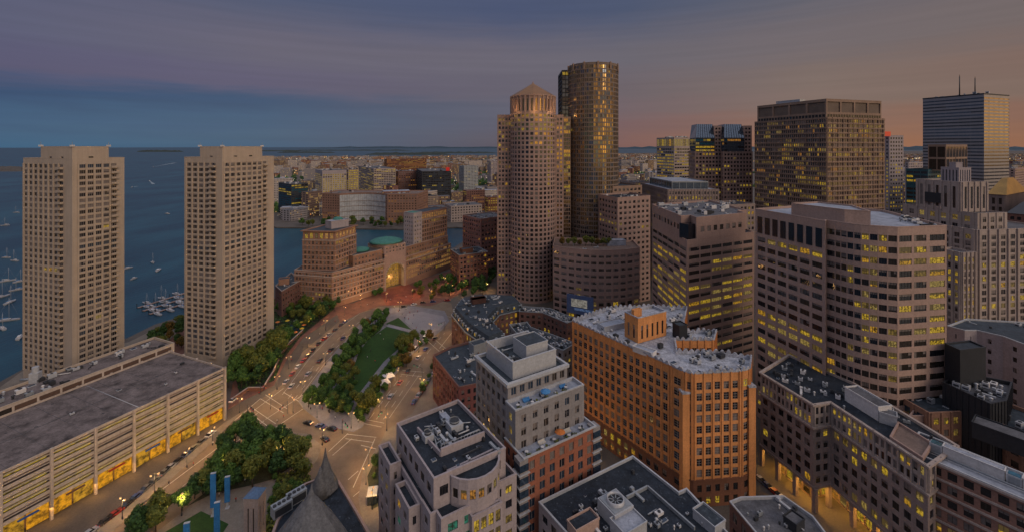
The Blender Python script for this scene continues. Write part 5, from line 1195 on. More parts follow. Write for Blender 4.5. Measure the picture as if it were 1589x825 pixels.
# ---- roads: asphalt carriageways, kerbed pavements, lawns
sheet('road', [(-80, 1100), (150, 830), (350, 655), (440, 595), (470, 545), (560, 470), (600, 448), (700, 470), (712, 520), (700, 560), (655, 640), (640, 690), (600, 745), (640, 1100)], .004+.0, M_['asphalt'])
KB = .14
sheet('pavement', [(348, 655), (372, 640), (340, 676), (200, 800), (60, 930), (20, 930), (120, 842), (240, 742)], KB, M_['pave'], .2)
sheet('pavement', [(354, 634), (362, 588), (300, 560), (250, 540), (290, 500), (430, 460), (520, 470), (548, 470), (470, 524), (443, 560), (425, 597), (382, 618)], KB, M_['brickp'], .2)
sheet('plaza', [(520, 478), (548, 470), (598, 447), (640, 437), (706, 418), (745, 438), (700, 462), (668, 474), (640, 472), (590, 474), (560, 484), (528, 500)], KB+.0, M_['brickp'], .2)
sheet('red_plaza', [(588, 452), (634, 440), (660, 458), (640, 470), (600, 474)], KB+.02, M_['redp'])
# central park block
sheet('plaza', [(470, 632), (463, 622), (520, 545), (560, 500), (600, 478), (640, 474), (690, 482), (697, 497), (685, 512), (655, 535), (628, 560), (600, 600), (562, 662), (548, 669), (505, 660)], KB, M_['pavel'], .2)
sheet('plaza_disc', [(632, 486), (655, 483), (688, 490), (692, 500), (680, 512), (655, 517), (640, 508), (628, 498)], KB+.02, mat('pale_disc_paving', (.25, .235, .245), var=.12))
sheet('lawn', [(600, 506), (642, 517), (628, 532), (596, 560), (560, 606), (532, 640), (506, 632), (524, 600), (545, 560), (572, 526)], KB+.03, M_['lawn'])
sheet('lawn', [(598, 502), (618, 492), (641, 513)], KB+.03, M_['lawn'])
sheet('planting_bed', [(478, 626), (505, 585), (538, 540), (575, 505), (598, 498), (590, 512), (556, 540), (534, 572), (512, 606), (500, 628)], KB+.04, mat('planting_soil', (.03, .035, .02), var=.4, scale=2))
sheet('planting_bed', [(645, 520), (634, 545), (600, 590), (575, 626), (556, 652), (548, 640), (575, 600), (606, 560), (628, 536)], KB+.035, MATS['planting_soil'])
sheet('path', [(556, 530), (563, 528), (552, 560), (532, 590), (512, 618), (498, 634), (490, 632), (514, 598), (533, 565)], KB+.05, mat('lavender_path', (.21, .20, .24), var=.2))
sheet('path', [(603, 502), (642, 512), (641, 515), (600, 506)], KB+.06, MATS['lavender_path'])
# lower park block
sheet('plaza', [(236, 830), (300, 780), (350, 735), (410, 672), (428, 668), (476, 672), (500, 690), (492, 712), (470, 740), (440, 830), (380, 900), (200, 900)], KB, M_['pave'], .2)
sheet('lawn', [(250, 828), (312, 792), (355, 812), (330, 850), (240, 860)], KB+.03, M_['lawn'])
sheet('planting_bed', [(290, 785), (350, 738), (408, 680), (470, 684), (470, 710), (425, 742), (390, 752), (330, 765)], KB+.03, MATS['planting_soil'])
sheet('plaza', [(430, 740), (470, 730), (500, 760), (470, 830), (400, 850)], KB+.06, MATS['planting_soil'])
# right pavement by the white building
sheet('pavement', [(598, 668), (640, 640), (690, 548), (705, 540), (720, 620), (700, 640), (640, 690), (590, 830), (566, 830), (556, 770), (564, 726), (592, 682)], KB, M_['pave'], .2)
sheet('planting_bed', [(570, 738), (588, 700), (598, 690), (596, 780), (576, 790)], KB+.03, MATS['planting_soil'])
# harbour towers garden and pool
sheet('lawn', [(372, 612), (425, 590), (440, 556), (466, 522), (500, 494), (520, 478), (470, 468), (430, 470), (360, 560)], KB+.05, MATS['planting_soil'])
def disc(name, px, py, r, z, m): 
    c = G(px, py, z); mb = MB(); mb.face([(c[0]+r*math.cos(2*math.pi*i/32), c[1]+r*math.sin(2*math.pi*i/32), z) for i in range(32)], m); return st(mb.build(name))
disc('pool_terrace', 436, 514, 15, KB+.08, mat('terrace_tile', (.30, .17, .12), var=.2)); disc('pool_water', 437, 514, 10.5, KB+.12, mat('pool_water', (.01, .06, .16), rough=.1, var=.2, spec=.6))
sheet('plaza', [(0, 600), (36, 574), (200, 530), (250, 505), (280, 500), (260, 545), (120, 600), (0, 640)], .1, M_['pave'])
# kerb of the garden wall
def gwall(name, label, pts, h, m, th=.5, cat='wall'):
    pts = [G(a, b) for a, b in pts]; mb = MB()
    for a, b in zip(pts, pts[1:]):
        c = lerp(a, b, .5); L = math.hypot(b[0]-a[0], b[1]-a[1]); mb.box((c[0], c[1], h/2), (L+.3, th, h), m, math.atan2(b[1]-a[1], b[0]-a[0])); 
    o = mb.build(name); o['label'] = label; o['category'] = cat; 
    mb = MB()
    for a, b in zip(pts, pts[1:]):
        c = lerp(a, b, .5); L = math.hypot(b[0]-a[0], b[1]-a[1]); mb.box((c[0], c[1], h+.08), (L+.4, th+.2, .16), M_['lime'], math.atan2(b[1]-a[1], b[0]-a[0]))
    mb.build('coping', o); return o
gwall('garden_wall', 'curving low garden wall along the road below the second concrete tower', [(362, 622), (385, 606), (408, 606), (424, 580), (436, 552), (448, 536), (470, 515)], 1.8, M_['brickp'])
# ---- road markings
def mark(pts, w=.16, dash=None, z=.06, name='road_marking', m=None):
    z += (len(bpy.data.meshes) % 50)*.0011; m = m or M_['line']; mb = MB(); pts = [G(a, b) for a, b in pts]
    for a, b in zip(pts, pts[1:]):
        SHN[0] += 1; z += .0007; L = math.hypot(b[0]-a[0], b[1]-a[1]); n = (-(b[1]-a[1])/L*w/2, (b[0]-a[0])/L*w/2); k = 0
        seg = [(0, L)] if not dash else [(i*sum(dash), min(L, i*sum(dash)+dash[0])) for i in range(int(L/sum(dash))+1)]
        for s0, s1 in seg:
            if s1 <= s0: continue
            p, q = lerp(a, b, s0/L), lerp(a, b, s1/L)
            mb.face([(p[0]-n[0], p[1]-n[1], z), (q[0]-n[0], q[1]-n[1], z), (q[0]+n[0], q[1]+n[1], z), (p[0]+n[0], p[1]+n[1], z)][::-1], m)
    return st(mb.build(name))
for pts in ([(447, 618), (492, 560), (530, 520), (572, 488)], [(456, 620), (500, 562), (538, 522), (580, 490)]): mark(pts, .22, (4, 5))
mark([(438, 612), (480, 556), (520, 514), (560, 484)], .2); mark([(463, 618), (505, 562), (545, 522), (585, 494)], .2)
for x in (0, 11, 22): mark([(573+x, 650), (623+x*.82, 582)], .25, (5, 4))
mark([(641, 582), (665, 545), (690, 516)], .22, (4, 4)); mark([(604, 648), (650, 582)], .22)
for a, b in (((352, 668), (440, 602)), ((384, 692), (470, 634)), ((364, 652), (404, 618)), ((404, 618), (440, 640)), ((412, 612), (446, 634)), ((538, 673), (584, 678)), ((536, 680), (580, 686)), ((552, 654), (592, 662)), ((556, 648), (596, 656)),
             ((510, 700), (540, 672)), ((516, 706), (546, 680)), ((548, 756), (582, 680)), ((540, 744), (556, 730)), ((548, 770), (570, 752)), ((622, 580), (655, 584)), ((624, 574), (658, 577)), ((520, 600), (520, 600.5)),
             ((663, 528), (690, 552)), ((670, 522), (697, 545)), ((682, 540), (704, 512)), ((480, 632), (440, 608)), ((330, 700), (400, 640)), ((250, 760), (330, 700)), ((412, 650), (470, 612)), ((388, 640), (420, 664)), ((394, 634), (428, 657)),
             ((640, 478), (700, 492)), ((560, 690), (600, 700)), ((360, 690), (410, 652))): mark([a, b], .32)
for a, b in (((250, 790), (370, 690)), ((190, 830), (350, 700))): mark([a, b], .2, (3, 3.5))
# ================================================================ TREES
LEAF = {}
def leafset(nm, cols): LEAF[nm] = [mat('leaf_%s_%d' % (nm, i), c, rough=.7, var=.3, scale=6, spec=.2) for i, c in enumerate(cols)]
leafset('green', [(.055, .110, .020), (.085, .150, .028), (.028, .064, .014)])
leafset('olive', [(.10, .115, .02), (.14, .14, .026), (.06, .078, .018)])
leafset('amber', [(.16, .085, .018), (.10, .075, .018), (.05, .05, .015)])
leafset('dark', [(.032, .072, .020), (.048, .095, .022), (.018, .042, .014)])
def make_tree(nm, h, r, leaf, seed, n=1500):
    rnd = random.Random(seed); root = empty(nm, (0, 0, 0), 'x', 'tree'); tr = MB()
    th = h*.36; tr.tube((0, 0, -.3), (rnd.uniform(-.2, .2), rnd.uniform(-.2, .2), th), h*.028, M_['bark'], 7, h*.018)
    blobs = []
    for k in range(9):
        a = rnd.uniform(0, 6.28); rr_ = r*rnd.uniform(.15, .68); z = h*rnd.uniform(.42, .84); rr_ *= (1.15-(z/h-.42))
        c = (rr_*math.cos(a), rr_*math.sin(a), z); b = r*rnd.uniform(.30, .5); blobs.append((c, b)); tr.tube((0, 0, th*.85), c, h*.012, M_['bark'], 5, h*.004)
    blobs.append(((0, 0, h*.85), r*.42)); tr.build('trunk', root); cr = MB(); ms = LEAF[leaf]
    for i in range(n):
        c, b = rnd.choice(blobs); u = Vector((rnd.gauss(0, 1), rnd.gauss(0, 1), rnd.gauss(0, 1))).normalized(); q = Vector(c)+u*b*rnd.uniform(.62, 1.12)*Vector((1, 1, .8)).length/1.6
        nrm = (u+Vector((rnd.uniform(-.8, .8), rnd.uniform(-.8, .8), rnd.uniform(-.3, .9)))).normalized(); t = nrm.orthogonal().normalized(); t = (Matrix.Rotation(rnd.uniform(0, 6.28), 3, nrm) @ t); w = nrm.cross(t); s_ = rnd.uniform(.22, .46)*(r/3.6)**.5
        m = ms[0] if rnd.random() < .5 else (ms[1] if u.z > -.1 and rnd.random() < .65 else ms[2])
        cr.face([q-t*s_-w*s_*.6, q+t*s_-w*s_*.6, q+t*s_*.7+w*s_*.7, q-t*s_*.7+w*s_*.7], m)
    cr.build('crown', root); bpy.context.view_layer.update(); remember(root); return root
protos = {}
def proto(nm, h, r, leaf, seeds, n=1500): protos[nm] = [make_tree(nm, h, r, leaf, s_, n) for s_ in seeds]; 
proto('green_tree', 10, 4.4, 'green', (1, 2, 3)); proto('olive_tree', 10, 4.4, 'olive', (4, 5)); proto('autumn_tree', 9, 3.8, 'amber', (6,)); proto('dark_tree', 10, 4.0, 'dark', (7, 8)); proto('small_tree', 4.2, 2.3, 'green', (9, 10), 700)
usedp = set()
def plant(nm, x, y, s_, label, group, z=0, seed=None):
    rnd = random.Random(int(x*37+y*11)); p = rnd.choice(protos[nm]); s_ *= rnd.uniform(.85, 1.15)
    if p.name not in usedp:
        usedp.add(p.name); o = p; o.location = (x, y, z); o.rotation_euler = (0, 0, rnd.uniform(0, 6)); o.scale = (s_,)*3; o['label'] = label
        if group: o['group'] = group
        return o
    return copy_tree(p, None, (x, y, z), rnd.uniform(0, 6.28), (s_, s_, s_*rnd.uniform(.85, 1.1)), label, group)
def grove(poly, n, kinds, s_, label, group, mind=4, seed=1):
    rnd = random.Random(seed); pg = [G(a, b) for a, b in poly]; xs = [p[0] for p in pg]; ys = [p[1] for p in pg]; pts = []; t = 0
    while len(pts) < n and t < 5000:
        t += 1; x, y = rnd.uniform(min(xs), max(xs)), rnd.uniform(min(ys), max(ys))
        if inside((x, y), pg) and all(math.hypot(x-a, y-b) > mind for a, b in pts): pts.append((x, y)); plant(rnd.choice(kinds), x, y, s_*rnd.uniform(.8, 1.15), label, group, .1)
GG = ['green_tree', 'green_tree', 'dark_tree', 'green_tree', 'olive_tree']
grove([(478, 632), (504, 590), (536, 545), (548, 530), (560, 545), (535, 590), (500, 636)], 22, GG+['olive_tree', 'autumn_tree'], .74, 'leafy tree in the planted strip left of the park lawn', 'trees left of the park lawn', 4.5, 2)
grove([(546, 520), (575, 505), (604, 488), (600, 500), (570, 524), (556, 545)], 16, GG+['autumn_tree'], .75, 'leafy tree at the far left end of the park lawn', 'trees left of the park lawn', 5, 3)
grove([(500, 640), (545, 645), (552, 620), (530, 600)], 13, GG, .7, 'low leafy tree at the near end of the park lawn', 'trees at the near end of the lawn', 4, 4)
grove([(640, 524), (650, 528), (610, 590), (580, 630), (562, 655), (552, 645), (572, 610), (604, 565)], 34, ['small_tree', 'small_tree', 'small_tree', 'olive_tree'], .8, 'small round tree in the hedge strip right of the park lawn', 'small trees right of the park lawn', 3.2, 5)
grove([(655, 520), (672, 530), (640, 560), (626, 575), (618, 568)], 8, ['small_tree', 'autumn_tree'], .75, 'small tree on the traffic side of the park hedge', 'small trees right of the park lawn', 4, 6)
grove([(340, 700), (396, 680), (440, 690), (474, 700), (468, 722), (430, 740), (390, 756), (335, 770)], 36, ['green_tree', 'olive_tree', 'dark_tree', 'green_tree', 'dark_tree'], .92, 'dense dark green tree in the grove between the garage street and the slate roofs', 'trees of the lower park grove', 4.6, 7)
grove([(190, 840), (235, 806), (288, 778), (330, 742), (350, 735), (330, 765), (270, 805), (215, 850)], 15, ['dark_tree', 'green_tree', 'olive_tree'], .8, 'street tree in the row along the amber lit garage street', 'street trees along the garage', 4.6, 8)
grove([(350, 600), (372, 606), (418, 588), (436, 556), (452, 528), (440, 520), (420, 540), (372, 566)], 26, ['green_tree', 'olive_tree', 'dark_tree', 'green_tree'], 1.05, 'tall leafy tree in the garden wrapped by the curving wall', 'garden trees below the second concrete tower', 6, 9)
grove([(380, 575), (405, 566), (432, 545), (430, 560), (395, 590)], 7, ['olive_tree', 'olive_tree'], 1.35, 'large yellow green tree at the foot of the second concrete tower', 'garden trees below the second concrete tower', 7, 10)
plant('autumn_tree', *G(368, 578), 1.0, 'orange autumn tree at the corner foot of the second concrete tower', None)
grove([(455, 520), (480, 508), (520, 484), (524, 474), (470, 470), (430, 462), (430, 490), (460, 500)], 34, ['green_tree', 'dark_tree', 'green_tree', 'olive_tree'], .85, 'leafy tree in the garden before the brick hotel', 'trees before the brick hotel', 5, 11)
grove([(672, 440), (700, 432), (740, 420), (768, 412), (768, 458), (735, 462), (705, 462), (680, 458)], 44, ['dark_tree', 'green_tree', 'dark_tree'], .9, 'dark leafy tree in the wooded park left of the pyramid tower', 'trees of the far park', 5.5, 12)
grove([(640, 455), (672, 445), (690, 466), (660, 472)], 8, ['olive_tree', 'autumn_tree'], .6, 'sparse lamp lit tree on the brick plaza by the arch', 'trees on the brick plaza', 6, 13)
for i, (x, y) in enumerate(((505, 474), (515, 478), (582, 460), (590, 458), (645, 446), (652, 445))): plant('small_tree', *G(x, y), 1.3, 'round potted style tree in front of the hotel arch frontage', 'small trees before the hotel front')
grove([(240, 520), (285, 500), (283, 540), (262, 556), (225, 545)], 16, ['olive_tree', 'autumn_tree', 'dark_tree'], .8, 'thin tree on the quay between the two concrete towers', 'trees between the concrete towers', 5, 14)
grove([(432, 350), (500, 346), (640, 346), (640, 354), (560, 355), (440, 353)], 30, ['dark_tree', 'green_tree', 'olive_tree'], 1.1, 'waterside tree on the far bank of the channel', 'trees on the far channel bank', 8, 15)
grove([(420, 740), (466, 728), (480, 750), (440, 790), (410, 800)], 10, ['olive_tree', 'small_tree'], .7, 'scrubby yellow green tree between the stone vent tower and the slate roofs', 'scrubby trees by the slate roofs', 4, 16)
for i in range(9): c = P(873+i*9, 319); plant('olive_tree' if i % 3 else 'autumn_tree', c[0], c[1], .62, 'yellow green tree on the roof terrace of the curved granite block', 'roof terrace trees', 48)
grove([(575, 735), (590, 700), (596, 700), (594, 770)], 6, ['dark_tree', 'small_tree'], .6, 'dark street tree beside the white office building', 'trees beside the white office building', 4, 17)
grove([(652, 606), (668, 572), (690, 548), (704, 556), (684, 596), (660, 622)], 14, ['dark_tree', 'small_tree', 'dark_tree'], .6, 'thin dark tree along the pavement below the dark red brick block', 'trees below the dark red brick block', 3.5, 18)
grove([(508, 636), (530, 642), (556, 600), (548, 585), (528, 606)], 10, ['olive_tree', 'green_tree', 'small_tree'], .62, 'tree standing on the lower half of the park lawn', 'trees on the lower lawn', 4.5, 19)
grove([(300, 772), (345, 735), (372, 712), (380, 735), (340, 768), (310, 785)], 12, ['green_tree', 'dark_tree', 'olive_tree'], .82, 'tree linking the dense grove to the garage street row', 'trees behind the blue banners', 4.5, 20)
plant('small_tree', *G(566, 640), 1.3, 'lamp lit yellow small tree at the pavement corner of the park', None)
for p_ in protos.values():
    for o in p_:
        if o.name not in usedp:
            for c in list(KIDS.get(o.name, ())): bpy.data.objects.remove(c)
            bpy.data.objects.remove(o)
grove([(655, 600), (668, 570), (690, 548), (700, 552), (684, 590), (664, 618)], 11, ['dark_tree', 'autumn_tree', 'small_tree'], .62, 'thin dark tree along the pavement below the dark red brick block', 'trees below the dark red brick block', 4, 18) if 0 else None
# shrubs hedge (uncountable planting)
def ground_cover(name, poly, n, leaf, h, seed):
    rnd = random.Random(seed); pg = [G(a, b) for a, b in poly]; xs = [p[0] for p in pg]; ys = [p[1] for p in pg]; mb = MB(); k = 0
    while k < n:
        x, y = rnd.uniform(min(xs), max(xs)), rnd.uniform(min(ys), max(ys))
        if not inside((x, y), pg): continue
        k += 1; z = .2+rnd.random()*h; s_ = rnd.uniform(.25, .5); u = Vector((rnd.gauss(0, .5), rnd.gauss(0, .5), 1)).normalized(); t = u.orthogonal().normalized(); w = u.cross(t); q = Vector((x, y, z))
        mb.face([q-t*s_-w*s_, q+t*s_-w*s_, q+t*s_+w*s_, q-t*s_+w*s_], rnd.choice(LEAF[leaf]))
    return st(mb.build(name), 'stuff')
for i, (pl, n, lf) in enumerate(((([(645, 520), (634, 545), (600, 590), (575, 626), (556, 652), (548, 640), (575, 600), (606, 560), (628, 536)]), 2600, 'green'),
    ([(478, 626), (505, 585), (538, 540), (575, 505), (598, 498), (590, 512), (556, 540), (534, 572), (512, 606), (500, 628)], 3200, 'green'),
    ([(372, 612), (425, 590), (440, 556), (466, 522), (500, 494), (520, 478), (470, 468), (430, 470), (360, 560)], 3500, 'dark'),
    ([(430, 740), (470, 730), (500, 760), (470, 830), (400, 850)], 1500, 'olive'))): ground_cover('shrub_planting', pl, n, lf, .9, i)
# ================================================================ VEHICLES, LAMPS, PEOPLE, BOATS
def paint(n, c): return mat('car_paint_'+n, c, rough=.3, var=.05, spec=.7, fine=0)
tyre = mat('tyre_rubber', (.015, .015, .016), var=.1); cg = glass('car_glass', (.015, .017, .02)); chrome = mat('wheel_metal', (.3, .3, .31), rough=.35, metal=.8, var=.05)
def make_car(nm, pm, L=4.5, Wd=1.8, hh=1.45, van=False):
    root = empty(nm, (0, 0, 0), 'x', 'car'); mb = MB(); w = Wd/2
    prof = [(-L/2, .3), (-L/2, .8), (-L*.42, .92), (L*.2, .95), (L*.46, .78), (L/2, .62), (L/2, .3)]
    if van: prof = [(-L/2, .3), (-L/2, 1.0), (-L*.45, 1.1), (L*.3, 1.05), (L*.47, .9), (L/2, .7), (L/2, .3)]
    rs = [[(x, y, z) for x, z in prof] for y in (-w, -w*.96, w*.96, w)]
    n = len(prof); vs = []
    for sy, ins in ((-w, .06), (-w, 0), (w, 0), (w, .06)):
        pass
    for y in (-w, w): vs += [(x, y, z) for x, z in prof]
    fs = [tuple(range(n)), tuple(range(2*n-1, n-1, -1))]+[(i, n+i, n+(i+1) % n, (i+1) % n) for i in range(n)]
    mb.mesh(vs, [f[::-1] for f in fs], pm)
    zr = hh; zc = .93 if not van else 1.06; a0, a1, b0, b1 = (-L*.40, -L*.24, L*.06, L*.24) if not van else (-L*.47, -L*.43, L*.22, L*.33)
    wi = w*.94; wt = w*.76
    top = [(a1, -wt, zr), (b0, -wt, zr), (b0, wt, zr), (a1, wt, zr)]; bot = [(a0, -wi, zc), (b1, -wi, zc), (b1, wi, zc), (a0, wi, zc)]
    mb.face([(x, y, z) for x, y, z in top], pm); mb.build('body', root)
    g_ = MB(); g_.mesh(bot+top, [(0, 1, 5, 4), (1, 2, 6, 5), (2, 3, 7, 6), (3, 0, 4, 7)], cg); g_.build('cabin_glass', root)
    for sx in (-L*.3, L*.31):
        for sy in (-1, 1):
            mb = MB(); c = (sx, sy*(w-.1), .33)
            for r, hw, m in ((.33, .11, tyre), (.19, .125, chrome)): mb.rings([[(c[0]+r*math.cos(2*math.pi*i/12), c[1]+d*hw, c[2]+r*math.sin(2*math.pi*i/12)) for i in range(12)] for d in (-1, 1)], m, True, False)
            mb.build('wheel', root)
    for sy in (-1, 1):
        mb = MB(); mb.box((L/2+.01, sy*w*.68, .68), (.06, .34, .16), glow('headlight', (1, .8, .5), .7, False)); mb.build('headlight', root)
        mb = MB(); mb.box((-L/2-.01, sy*w*.72, .72), (.06, .28, .18), glow('taillight', (1, .03, .01), .9, False)); mb.build('taillight', root)
    remember(root); return root
bpy.context.view_layer.update()
cols = [('black', (.015, .015, .017)), ('silver', (.30, .30, .32)), ('white', (.55, .55, .54)), ('red', (.32, .02, .015)), ('blue', (.02, .05, .16)), ('grey', (.09, .095, .10))]
cars = {n: [make_car('parked_car' if n != 'van' else 'van', paint(n, c))] for n, c in cols}
cars['van'] = [make_car('van', paint('white', (.55, .55, .54)), 5.6, 2.0, 2.2, True)]
usedc = set()
def car(n, a, b, label, group=None, z=.02, t=0, name=None):
    """car of colour n at pixel a heading towards pixel b"""
    pa, pb = G(*a), G(*b); rz = math.atan2(pb[1]-pa[1], pb[0]-pa[0]); p = cars[n][0]
    if n not in usedc:
        usedc.add(n); o = p; o.location = (*pa, z); o.rotation_euler = (0, 0, rz); o['label'] = label
        if group: o['group'] = group
    else: o = copy_tree(p, None, (*pa, z), rz, None, label, group)
    if n == 'van': o['category'] = 'van'
    return o
CN = [c[0] for c in cols]
for n, x, y, lab in (('black', 478, 657, 'black car first in the line waiting at the lower park crossing'), ('blue', 497, 662, 'dark blue car between two black cars at the lower park crossing'), ('black', 515, 666, 'black car at the right end of the line by the plaza kerb'),):
    car(n, (x, y), (x-20, y-6), lab)
car('black', (504, 682), (496, 676), 'black car alone on the crossing just above the slate turret')
car('white', (362, 621), (372, 612), 'white car parked alone beside the garage end and garden wall')
car('silver', (452, 600), (470, 575), 'silver car leading up the road beside the central park')
rnd = random.Random(9)
def row(line, n, group, lab, jit=0, kinds=CN):
    pts = [G(*p) for p in line]; d = [math.hypot(b[0]-a[0], b[1]-a[1]) for a, b in zip(pts, pts[1:])]; T = sum(d)
    for i in range(n):
        s_ = T*(i+.5)/n+rnd.uniform(-jit, jit); k = 0
        while k < len(d)-1 and s_ > d[k]: s_ -= d[k]; k += 1
        q = lerp(pts[k], pts[k+1], s_/d[k]); ang = math.atan2(pts[k+1][1]-pts[k][1], pts[k+1][0]-pts[k][0]); c = rnd.choice(kinds)
        if c not in usedc: usedc.add(c); o = cars[c][0]; o.location = (*q, .02); o.rotation_euler = (0, 0, ang)
        else: o = copy_tree(cars[c][0], None, (*q, .02), ang)
        o['label'] = lab % {'van': 'white'}.get(c, c); o['group'] = group
        if c == 'van': o['category'] = 'van'; o['label'] = (lab % 'white').replace(' car ', ' van ')
row([(110, 850), (190, 790), (262, 728), (330, 672)], 15, 'cars parked along the garage street', '%s car parked along the amber lit garage frontage', .8)
row([(440, 598), (462, 570), (496, 532), (540, 496)], 12, 'cars parked along the brick pavement', '%s car in the row along the brick pavement opposite the central park', 1)
row([(470, 590), (500, 556), (540, 518)], 4, 'cars driving beside the central park', '%s car driving in the lane beside the central park', 2)
row([(598, 628), (640, 566), (680, 520)], 6, 'cars on the road right of the park', '%s car on the wide road right of the park hedge', 2)
row([(640, 628), (664, 592), (690, 556)], 9, 'cars parked below the dark red brick block', '%s car parked along the pavement below the dark red brick block', .6)
row([(640, 548), (664, 520)], 3, 'vehicles by the park corner', '%s car stopped by the park corner near the plaza disc', .5, ['red', 'black', 'van'])
row([(1176, 742), (1210, 772), (1246, 800)], 6, 'cars in the lane before the arcade', '%s car in the narrow lane before the amber arcade', .5)
row([(620, 478), (655, 470), (700, 466)], 5, 'cars by the brick plaza', '%s car passing the edge of the brick plaza', 2)
for n in cars:
    if n not in usedc:
        o = cars[n][0]
        for c in KIDS[o.name]: bpy.data.objects.remove(c)
        bpy.data.objects.remove(o)
# ---- street lamps
lampg = glow('lamp_globe', (1, .6, .25), .75, False)
root = empty('street_lamp', (0, 0, 0), 'x', 'street lamp'); mb = MB(); mb.tube((0, 0, 0), (0, 0, 7), .11, M_['dark'], 6, .07); mb.lathe((0, 0, 0), [(.25, 0), (.2, .8), (.1, 1)], 8, M_['dark']); mb.build('pole', root)
mb = MB(); mb.tube((-1.1, 0, 6.8), (1.1, 0, 6.8), .06, M_['dark'], 5); mb.build('arm', root)
for sx in (-1.1, 1.1): mb = MB(); mb.lathe((sx, 0, 6.2), [(.05, .6), (.3, .5), (.26, .08), (.05, 0)][::-1], 8, lampg); mb.build('lamp_head', root)
bpy.context.view_layer.update(); remember(root)
lampsites = [('on the pavement before the garage', [(372, 640), (330, 690), (290, 725), (240, 765), (190, 805)]), ('at the lower park crossing', [(455, 640), (492, 648), (545, 664), (420, 634), (500, 690), (600, 668)]),
  ('along the brick pavement by the garden wall', [(430, 604), (448, 572), (478, 540), (505, 512), (535, 490), (560, 476)]), ('along the central park edge', [(470, 612), (505, 566), (545, 520), (620, 482), (590, 640), (618, 592), (650, 546), (668, 518)]),
  ('on the wide road side by the brick blocks', [(655, 608), (690, 560), (706, 520)]), ('by the white office building', [(572, 722), (568, 752), (578, 790)]), ('on the brick plaza by the arch', [(600, 468), (640, 462), (668, 462), (700, 455), (560, 470)]),
  ('beside the banners', [(282, 800), (350, 742), (430, 720)]), ('among the far park trees', [(690, 442), (720, 450), (740, 432), (756, 452)])]
first = True; nl = 0
for lab, pts in lampsites:
    for x, y in pts:
        g = G(x, y); rz = (x*7 % 31)/10
        o = root if first else copy_tree(root, None, (*g, .1), rz)
        o.location = (*g, .1); o['label'] = 'dark twin headed street lamp '+lab; o['group'] = 'street lamps '+lab; first = False
        if nl % 1 == 0:
            l = bpy.data.lights.new('lamp_light', 'POINT'); l.energy = 2100; l.color = (1, .54, .17); l.shadow_soft_size = .5; q = bpy.data.objects.new('lamp_light', l); COL.objects.link(q); q.parent = o; q.location = (0, 0, 5.9)
        nl += 1
# garage frontage lamps (real amber lights over the shopfronts)
for k in range(9):
    c = lerp(A, E, (k+.5)/11); q = (c[0]+1.6*-nB[0], c[1]+1.6*-nB[1]); l = bpy.data.lights.new('shopfront_lamp', 'AREA'); l.size = 7; l.shape = 'RECTANGLE'; l.size_y = 1; l.energy = 260; l.color = (1, .5, .1)
    o = bpy.data.objects.new('shopfront_lamp', l); COL.objects.link(o); o.location = (q[0]-GAR.o[0], q[1]-GAR.o[1], 4.0); o.rotation_euler = (0, 0, math.atan2(d[1], d[0])) if False else (0, 0, 0); o.parent = GAR.root
for px, py in ((905, 745), (890, 700)):
    l = bpy.data.lights.new('street_glow_lamp', 'POINT'); l.energy = 900; l.color = (1, .55, .15); l.shadow_soft_size = .6; c = G(px, py); o = bpy.data.objects.new('lane_lamp', l); COL.objects.link(o); o.location = (c[0]-ORA.o[0], c[1]-ORA.o[1], 6); o.parent = ORA.root
